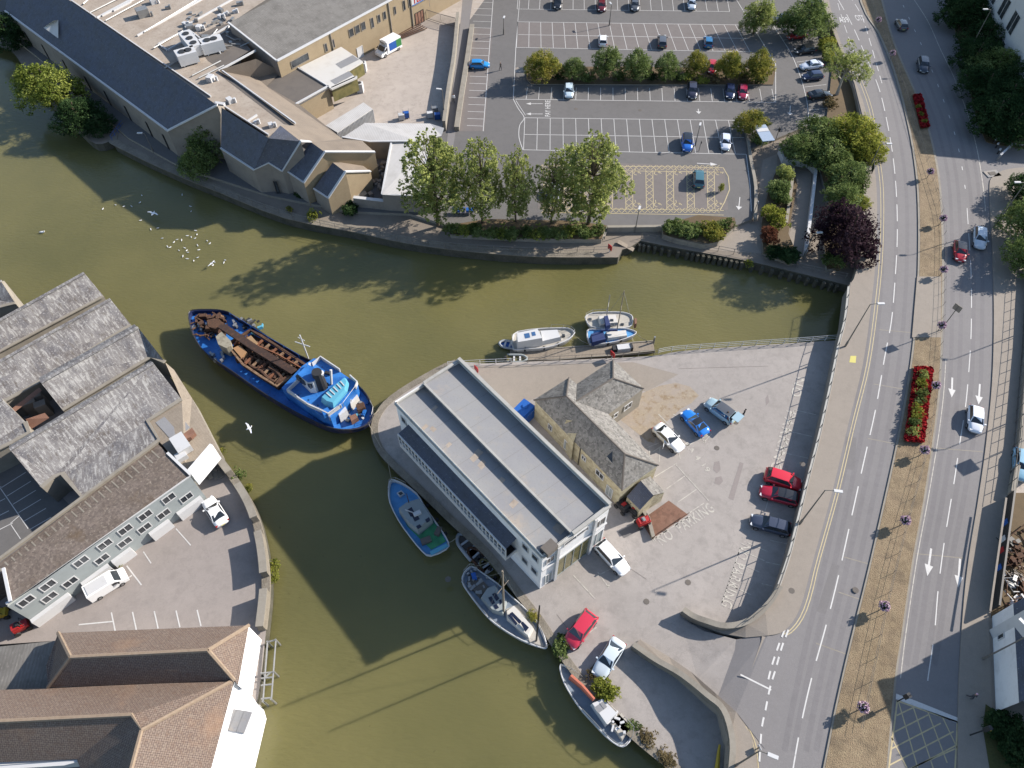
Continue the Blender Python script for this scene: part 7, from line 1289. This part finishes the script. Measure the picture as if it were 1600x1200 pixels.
for i in range(3): plant('s', 1436 + i * 4, 166 + i * 11, ZR + .2, 1.1, .6, LY, '%s small shrub from the top in the shaded flower bed' % OW[i], group='shrubs in the shaded flower bed')
# ---------------- lamps, signs, posts ----------------
def lamp(label, px, py, z, h, arm=(1, 0), al=1.1, group='street lamps'):
    c = at(px, py, z); t = thing('street_lamp', label, 'street lamp', c, 0, group); MB().tube([(0, 0, 0), (0, 0, h)], .1, 8, r2=.055).build('pole', M['rail'], parent=t); MB().cyl((0, 0, 0), .14, 1.2, 8).build('base', M['rail'], parent=t)
    a = Vector((arm[0], arm[1], 0)).normalized(); MB().tube([(0, 0, h), tuple(a * al * .5 + Vector((0, 0, h + .12))), tuple(a * al + Vector((0, 0, h + .15)))], .045, 6).build('arm', M['rail'], parent=t)
    MB().box(tuple(a * (al + .3) + Vector((0, 0, h + .1))), (.9, .32, .14), math.atan2(a.y, a.x)).build('lamp_head', M['white'], parent=t); return t
lamp('street lamp on the pavement beside the yellow panel', 1320, 542, ZR, 8.6, (1, .0), 1.0); lamp('street lamp on the pavement above the dark blue grey estate', 1249, 819, ZR, 8.4, (1, -.15), 1.0); lamp('street lamp at the foot of the shaded trees, top right', 1507, 93, ZR, 9.6, (-1, 0), .8)
lamp('street lamp beside the left carriageway near the wide tree group', 1360, 259, ZR, 4.2, (1, 0), 1.0); lamp('street lamp at the bottom edge beside the boatyard entrance', 1148, 1197, ZR, 8.4, (1, -.4), .8); lamp('street lamp before the white roadside house', 1535, 1030, ZR, 8.8, (-.6, 1), .8)
lamp('lamp post at the top bay row of the car park', 952, 40, ZC, 4.2, (-.3, 1), .3, 'car park lamps'); lamp('lamp post behind the retaining wall above the slipway', 992, 363, ZQ, 4.4, (.3, 1), .2, 'car park lamps'); lamp('lamp post beside the footpath left of the purple tree', 1254, 405, ZQ, 5.2, (1, .1), .5, 'car park lamps'); lamp('lamp post in the shade on the alley wall of the delivery yard', 695, 188, ZC, 6.0, (-1, .2), .3, 'car park lamps'); lamp('lamp post in the left aisle of the car park', 787, 54, ZC, 3.2, (.2, 1), .2, 'car park lamps'); lamp('small lamp on the quay below the supermarket gable', 241, 240, ZQ, 4.0, (-1, 0), .5, 'car park lamps')
lamp('lamp post between the long bay row cars', 1086, 228, ZC, 3.8, (.3, 1), .3, 'car park lamps')
lamp('street lamp at the right footpath beside the silver car lane', 1552, 356, ZR, 8.6, (-1, 0), .9); lamp('street lamp beyond the right footpath fence, upper', 1633, 507, ZR, 8.8, (-1, 0), .9); lamp('street lamp beyond the right footpath fence, lower', 1632, 638, ZR, 8.8, (-1, 0), .9); 
def signpost(label, px, py, z, h, w, sh, rz, m='white', name='road_sign'):
    c = at(px, py, z); t = thing(name, label, 'sign', c, rz); MB().tube([(0, 0, 0), (0, 0, h)], .06, 6).build('post', M['rail'], parent=t); MB().box((.06, 0, h - sh), (.06, w, sh)).build('sign_plate', M[m], parent=t); return t
signpost('tall sign on a post in the median below the paved strip', 1469, 517, ZR, 5.2, 1.1, 1.0, .6, 'greywall'); signpost('sign with two posts beyond the right footpath', 1606, 690, ZR, 6, 1.6, 1.4, .4, 'greywall'); signpost('green sign board beside the left carriageway', 1356, 277, ZR, 2.6, 2.0, 1.2, -.3, 'darksteel'); signpost('short white warning sign at the junction corner', 1183, 1170, ZR, .9, .5, .5, .3); signpost('parking tariff sign on a short post by the ticket shelter', 1212, 218, ZC, 2.4, .6, .7, .2, 'black'); signpost('black post sign by the kerb wall of the accessible bays', 1172, 350, ZC, 4.6, .25, .4, .2, 'white')
signpost('round topped black marker in the side bay by the junction arrows', 1092, 236, ZC, 2, .4, .4, .1, 'black')
ts = thing('black_post', 'black traffic signal post on the dark pavement at the bottom right', 'traffic light', at(1515, 1149, ZR)); MB().tube([(0, 0, 0), (0, 0, 3.6)], .07, 6).build('post', M['black'], parent=ts); MB().box((0, 0, 2.8), (.35, .4, 1.0), .4).build('post_head', M['black'], parent=ts); MB().box((0, -.2, 3.5), (.16, .1, .12)).build('amber_lens', M['yellow'], parent=ts)
shadow_post = thing('black_post', 'dark post shape standing for the lamp shadow at the median end of the stop line', 'traffic light', at(1402, 1096, ZR)); MB().tube([(0, 0, 0), (0, 0, 2.6)], .06, 6).build('post', M['black'], parent=shadow_post); MB().box((0, 0, 1.8), (.35, .45, .9), .4).build('post_head', M['black'], parent=shadow_post)  # dark shape put where the lamp post's shadow emerges
sk = thing('information_board', 'grey framed board on the paving by the side junction', 'sign', at(1550, 272, ZR)); MB().box((0, 0, 0), (2.4, 1.6, .12), .2).build('board', M['felt'], parent=sk); MB().box((0, 0, .12), (1.2, .8, .05), .2).build('panel', M['darkflat'], parent=sk)
for i, (px, py) in enumerate(((1553, 212), (1554, 222), (1557, 229), (1560, 238))): c = at(px, py, ZR + .3); t = thing('bollard', '%s white topped bollard from the top at the side junction' % OW[i], 'bollard', (c.x, c.y, ZR), 0, 'bollards at the side junction'); MB().cyl((0, 0, 0), .14, .75, 8).build('post', M['black'], parent=t); MB().cyl((0, 0, .75), .17, .3, 8).build('cap', M['white'], parent=t)
bb = thing('barrier_arm', 'pale barrier beams across the side junction paving', 'barrier', at(1574, 232, ZR)); mb = MB(); mb.wall([at(1563, 243, ZR + 1), at(1582, 225, ZR + 1)], .3, .2); mb.wall([at(1582, 225, ZR + 1.0), at(1640, 232, ZR + 1)], .12, .15); part('beam', mb, M['white'], bb)
for p in ((1563, 243), (1582, 225)): c = at(p[0], p[1], ZR + 1); mb = MB(); mb.box((c.x, c.y, ZR), (.25, .25, 1)); part('support', mb, M['steel'], bb)
tk = thing('ticket_shelter', 'small glass roofed ticket shelter under the sparse tree', 'shelter', at(1188, 226, ZC), .15); MB().box((0, 0, 2.3), (2.2, 4.6, .12)).build('roof', mat('clear roof sheet', A(190, 206, 226), .2), parent=tk); MB().box((0, .8, 2.43), (2.1, .9, .04)).build('white_panel', M['white'], parent=tk)
for x in (-1, 1):
    for y in (-2.2, 2.2): MB().tube([(x, y, 0), (x, y, 2.3)], .05, 5).build('post', M['steel'], parent=tk)
cs = thing('trolley_shelter', 'grey trolley shelter at the left end of the tree island', 'shelter', at(814, 122, ZC)); MB().box((0, 0, 1.6), (2.2, 1.8, .1)).build('roof', M['felt'], parent=cs)
for x in (-1, 1):
    for y in (-.8, .8): MB().tube([(x, y, 0), (x, y, 1.6)], .05, 5).build('post', M['rail'], parent=cs)
for i in range(5):
    c = at(710 + i * 7, 333, ZC); t = thing('shopping_trolley', '%s blue shopping trolley from the left under the leftmost poplar' % OW[i], 'trolley', c, 1.6, 'shopping trolleys'); MB().box((0, 0, .45), (.8, .5, .4)).build('basket', M['bluep'], parent=t); MB().tube([(-.45, -.25, 1.0), (-.45, .25, 1.0)], .03, 5).build('handle', M['bluep'], parent=t)
    for x in (-.3, .3): MB().ball((x, 0, .08), .08, 6).build('wheel', M['black'], parent=t)
for i, (px, py, k) in enumerate(((1052, 0, 0), (1050, 0, 0))): pass
def lifebuoy(label, px, py, z):
    c = at(px, py, z + 1); t = thing('lifebuoy', label, 'lifebuoy', (c.x, c.y, z), .6); MB().tube([(.0, 0, 0), (0, 0, .9)], .05, 5).build('post', M['white'], parent=t); MB().tube([(.06, .36 * math.cos(a * .5236), 1.05 + .36 * math.sin(a * .5236)) for a in range(13)], .1, 6).build('ring', M['red'], parent=t); MB().box((0, 0, .6), (.08, .9, .9)).build('back_board', M['red'], parent=t)
lifebuoy('red lifebuoy on the railing behind the pontoon locker', 957, 554, ZQ); lifebuoy('red lifebuoy on the north quay railing by the slipway', 953, 387, ZQ)
lifebuoy('orange lifebuoy on the quay corner behind the boathouse', 744, 577, ZQ)
gg = thing('gangway', 'small timber gangway hanging over the slipway notch', 'gangway', at(984, 380, ZQ)); mb = MB(); mb.wall([at(966, 378, ZQ + .3), at(990, 391, ZQ - .4)], .8, .12); part('deck', mb, M['wood'], gg); mb = MB(); mb.prism(R((972, 376, .9), (996, 372, .9), (998, 384, .3), (982, 392, .3)), -1); part('slip', mb, M['wallstone'], gg)
for i, (px, py, lab, m) in enumerate(((572, 186, 'pallet and crate stack at the right end of the container', 'white'), (628, 187, 'white wrapped goods cages at the bottom of the yard', 'white'), (635, 184, 'blue crate beside the white goods cages', 'bluep'), (672, 184, 'white goods cage in the yard shade', 'white'), (684, 186, 'blue goods cage in the yard shade', 'bluep'), (680, 176, 'grey goods cage in the yard shade', 'steel'))):
    c = at(px, py, ZC); t = thing('goods_cage', lab, 'cage', c, .2, 'goods cages in the delivery yard'); MB().box((0, 0, .15), (1.1, .8, 1.0)).build('load', M[m], parent=t)
    for x in (-.55, .55):
        for y in (-.4, .4): MB().tube([(x, y, 0), (x, y, 1.6)], .03, 4).build('post', M['steel'], parent=t)
for i, (px, py) in enumerate(((567, 102), (562, 134))): c = at(px, py, ZC + 1.2); t = thing('dock_fan', ('white dock unit on the side of the upper porch corner', 'white dock unit on the side of the lower porch corner')[i], 'machine', (c.x, c.y, ZC)); MB().box((0, 0, 0), (1.2, 1.2, 1.8)).build('casing', M['white'], parent=t); MB().cyl((0, 0, 1.8), .4, .1, 10).build('fan', M['darksteel'], parent=t)
mb = MB()
for k in range(5): mb.tube([at(586 + k * 4, 74 - k * 1, ZC + .3), at(655 + k * 3, 36 + k * 2, ZC + .3)], .1, 5)
tr_ = thing('pipe_stack', 'stack of long pallets and rails along the yard wall above the van', 'stack', at(625, 55, ZC)); part('rails', mb, M['brown'], tr_)
cl = thing('courtyard_clutter', 'dark clutter of crates in the narrow gap beside the sheet roofed shed', 'clutter', at(588, 262, ZC)); mb = MB()
for k in range(40): c = at(random.uniform(572, 602), random.uniform(235, 316), ZQ + .5); mb.box(tuple(c), (random.uniform(.3, 1.2), random.uniform(.3, .8), random.uniform(.2, .9)), random.uniform(0, 3))
part('crates', mb, M['greywall'], cl)['kind'] = 'stuff'
rb_ = thing('rubble_heap', 'heap of pale rubble slabs by the wharf wall near the office gable', 'rubble', at(330, 735, ZQ)); mb = MB()
for k in range(16): c = at(random.uniform(322, 346), random.uniform(722, 742), ZQ + random.uniform(0, .3)); mb.box(tuple(c), (random.uniform(.6, 1.6), random.uniform(.4, .8), .15), random.uniform(0, 3))
part('slabs', mb, M['concrete'], rb_)
kp = thing('kayak', 'bright yellow kayak standing at the foot of the slipway wall', 'kayak', at(1120, 1192, ZQ), 1.3); mb = MB(); mb.tube([(-1.6, 0, .3), (-.8, 0, .35), (0, 0, .4), (.9, 0, .35), (1.6, 0, .5)], .3, 8, r2=.1); mb.build('hull', M['yellow'], parent=kp)
# ---------------- people ----------------
def person(label, px, py, z, rz, top, legs, hair, pose='stand', lean=0):
    t = thing('person', label, 'person', at(px, py, z), rz)
    st = .14 if pose != 'walk' else .28
    J = [(0, 0, .95), (0, 0, 1.15), (0, 0, 1.42), (0, 0, 1.52), (0, 0, 1.66), (0, .20, 1.42), (.05, .27, 1.14), (.16, .26, .9), (0, -.20, 1.42), (.02, -.27, 1.14), (.14, -.26, .92), (0, .1, .92), (st * .6, .11, .5), (st * .3 + .0, .12, .09), (st * .3 + .16, .12, .04), (0, -.1, .92), (-st * .3, -.11, .5), (-st, -.12, .1), (-st + .16, -.12, .04)]
    Rr = [.15, .13, .16, .06, .1, .07, .05, .04, .07, .05, .04, .1, .07, .05, .04, .1, .07, .05, .04]
    E = [(0, 1), (1, 2), (2, 3), (3, 4), (2, 5), (5, 6), (6, 7), (2, 8), (8, 9), (9, 10), (0, 11), (11, 12), (12, 13), (13, 14), (0, 15), (15, 16), (16, 17), (17, 18)]
    me = bpy.data.meshes.new('body'); me.from_pydata(J, E, []); o = bpy.data.objects.new('body', me); COL.objects.link(o)
    sk_ = o.modifiers.new('skin', 'SKIN')
    for i, r in enumerate(Rr): me.skin_vertices[0].data[i].radius = (r, r * (1.15 if i in (0, 1, 2) else 1))
    me.skin_vertices[0].data[0].use_root = True; ss = o.modifiers.new('s', 'SUBSURF'); ss.levels = 1; ss.render_levels = 1
    bpy.context.view_layer.update(); m2 = bpy.data.meshes.new_from_object(o.evaluated_get(bpy.context.evaluated_depsgraph_get())); bpy.data.objects.remove(o)
    for m in (M['skin'], mat('top cloth', top, .9), mat('trouser cloth', legs, .9)): m2.materials.append(m)
    for p in m2.polygons:
        z_ = p.center.z; p.material_index = 0 if z_ > 1.5 else (2 if z_ < .93 and abs(p.center.y) < .22 else (0 if z_ < .97 and abs(p.center.y) > .2 else 1)); p.use_smooth = True
    m2.name = 'body'; b = bpy.data.objects.new('body', m2); COL.objects.link(b); b.parent = t
    MB().ball((-.015, 0, 1.70), .115, 8, sq=(1, .95, .95)).build('hair', mat('hair', hair, .9), parent=t, smooth=True); return t
person('person in dark clothes standing in the boatyard beside the pale car with raised tailgate', 1160, 651, ZQ, 2.6, (.02, .02, .025, 1), (.03, .03, .04, 1), (.02, .015, .01, 1))
person('person in a pink top at the raised tailgate of the pale car', 1133, 655, ZQ, 1.8, (.5, .3, .28, 1), (.05, .06, .1, 1), (.1, .06, .03, 1))
person('person in black walking in the car park aisle right of the blue hatchback', 782, 110, ZC, -.4, (.02, .02, .02, 1), (.02, .02, .03, 1), (.3, .25, .2, 1), 'walk')
person('person in a white top walking down the dark service alley', 709, 160, ZC, -1.5, (.7, .72, .75, 1), (.02, .02, .02, 1), (.05, .03, .02, 1), 'walk')
person('person in a white top bending over scrap behind the hoarding at right', 1572, 948, ZR, .5, (.75, .7, .72, 1), (.1, .1, .12, 1), (.06, .04, .02, 1))
person('person in a pink hat walking on the shaded pavement beside the white house', 1513, 1091, ZR, -1.5, (.06, .06, .07, 1), (.04, .04, .05, 1), (.6, .35, .4, 1), 'walk')
person('person in dark clothes seated by the footpath bed', 1232, 330, ZQ, 0, (.02, .02, .03, 1), (.02, .02, .02, 1), (.02, .02, .02, 1))
# ---------------- gulls ----------------
gm = mat('gull feathers', (.8, .8, .8, 1), .7); gw = mat('gull wing grey', (.4, .42, .45, 1), .7)
def gull(label, px, py, z, rz, fly=False, s=1.0, group='gulls on the water'):
    t = thing('gull', label, 'bird', at(px, py, z), rz, group); t.scale = (s, s, s)
    mb = MB(); mb.tube([(-.34, 0, .12), (-.2, 0, .12), (0, 0, .12), (.16, 0, .15), (.24, 0, .22)], .03, 8); rr = [.02, .08, .11, .07, .05]
    for i in range(5):
        for k in range(8): a = mb.v[i * 8 + k]; cx, cz = ((-.34, .12), (-.2, .12), (0, .12), (.16, .15), (.24, .22))[i]; mb.v[i * 8 + k] = (cx + (a[0] - cx) * rr[i] / .03, a[1] * rr[i] / .03, cz + (a[2] - cz) * rr[i] / .03)
    mb.ball((.27, 0, .25), .06, 6); mb.build('body', gm, parent=t, smooth=True, uv=False); MB().tube([(.31, 0, .24), (.4, 0, .22)], .016, 4, r2=.005).build('beak', M['yellow'], parent=t, uv=False)
    for q in (-1, 1):
        mb = MB()
        if fly: V_ = [(.1, 0, .16), (.12, q * .35, .28), (-.02, q * .75, .2), (-.1, q * .7, .2), (-.06, q * .35, .26), (-.12, 0, .16)]
        else: V_ = [(.1, q * .06, .2), (.0, q * .12, .19), (-.34, q * .04, .17), (-.34, q * .02, .18), (-.05, q * .04, .22)]
        mb.face(V_); o = mb.build('wing', gw if not fly else gm, parent=t, uv=False)
    return t
GP = [(277, 375), (284, 376), (293, 369), (299, 371), (305, 373), (262, 386), (266, 387), (280, 392), (272, 379), (289, 388), (292, 392), (294, 395), (286, 401), (293, 405), (303, 408), (309, 403), (309, 384), (311, 391), (324, 377), (328, 381), (335, 410), (333, 415), (352, 407), (350, 411), (306, 361), (308, 367), (247, 357), (236, 359), (220, 345), (222, 306), (219, 317), (206, 323), (194, 323), (181, 321), (161, 327), (298, 323), (299, 331), (254, 373), (285, 305)]
g0 = None
for i, (px, py) in enumerate(GP):
    if g0 is None: g0 = gull('white gull floating in the loose flock on the green water', px, py, 0, .3, False, .68, 'gulls floating in the flock')
    else: g = dup(g0, at(px, py, 0), i * 1.7)
gull('white gull flying low with spread wings above the dredger shadow', 390, 670, 2, .6, True, 1.3, None); gull('large white gull with raised wings at the edge of the tree shadow', 240, 335, .6, 1.2, True, 1.4, None); gull('lone white gull on open water left of the flock', 67, 364, 0, 0, False, 1.5, None); gull('white gull flapping at the lower right of the flock', 331, 413, .5, -.5, True, 1.0, None)
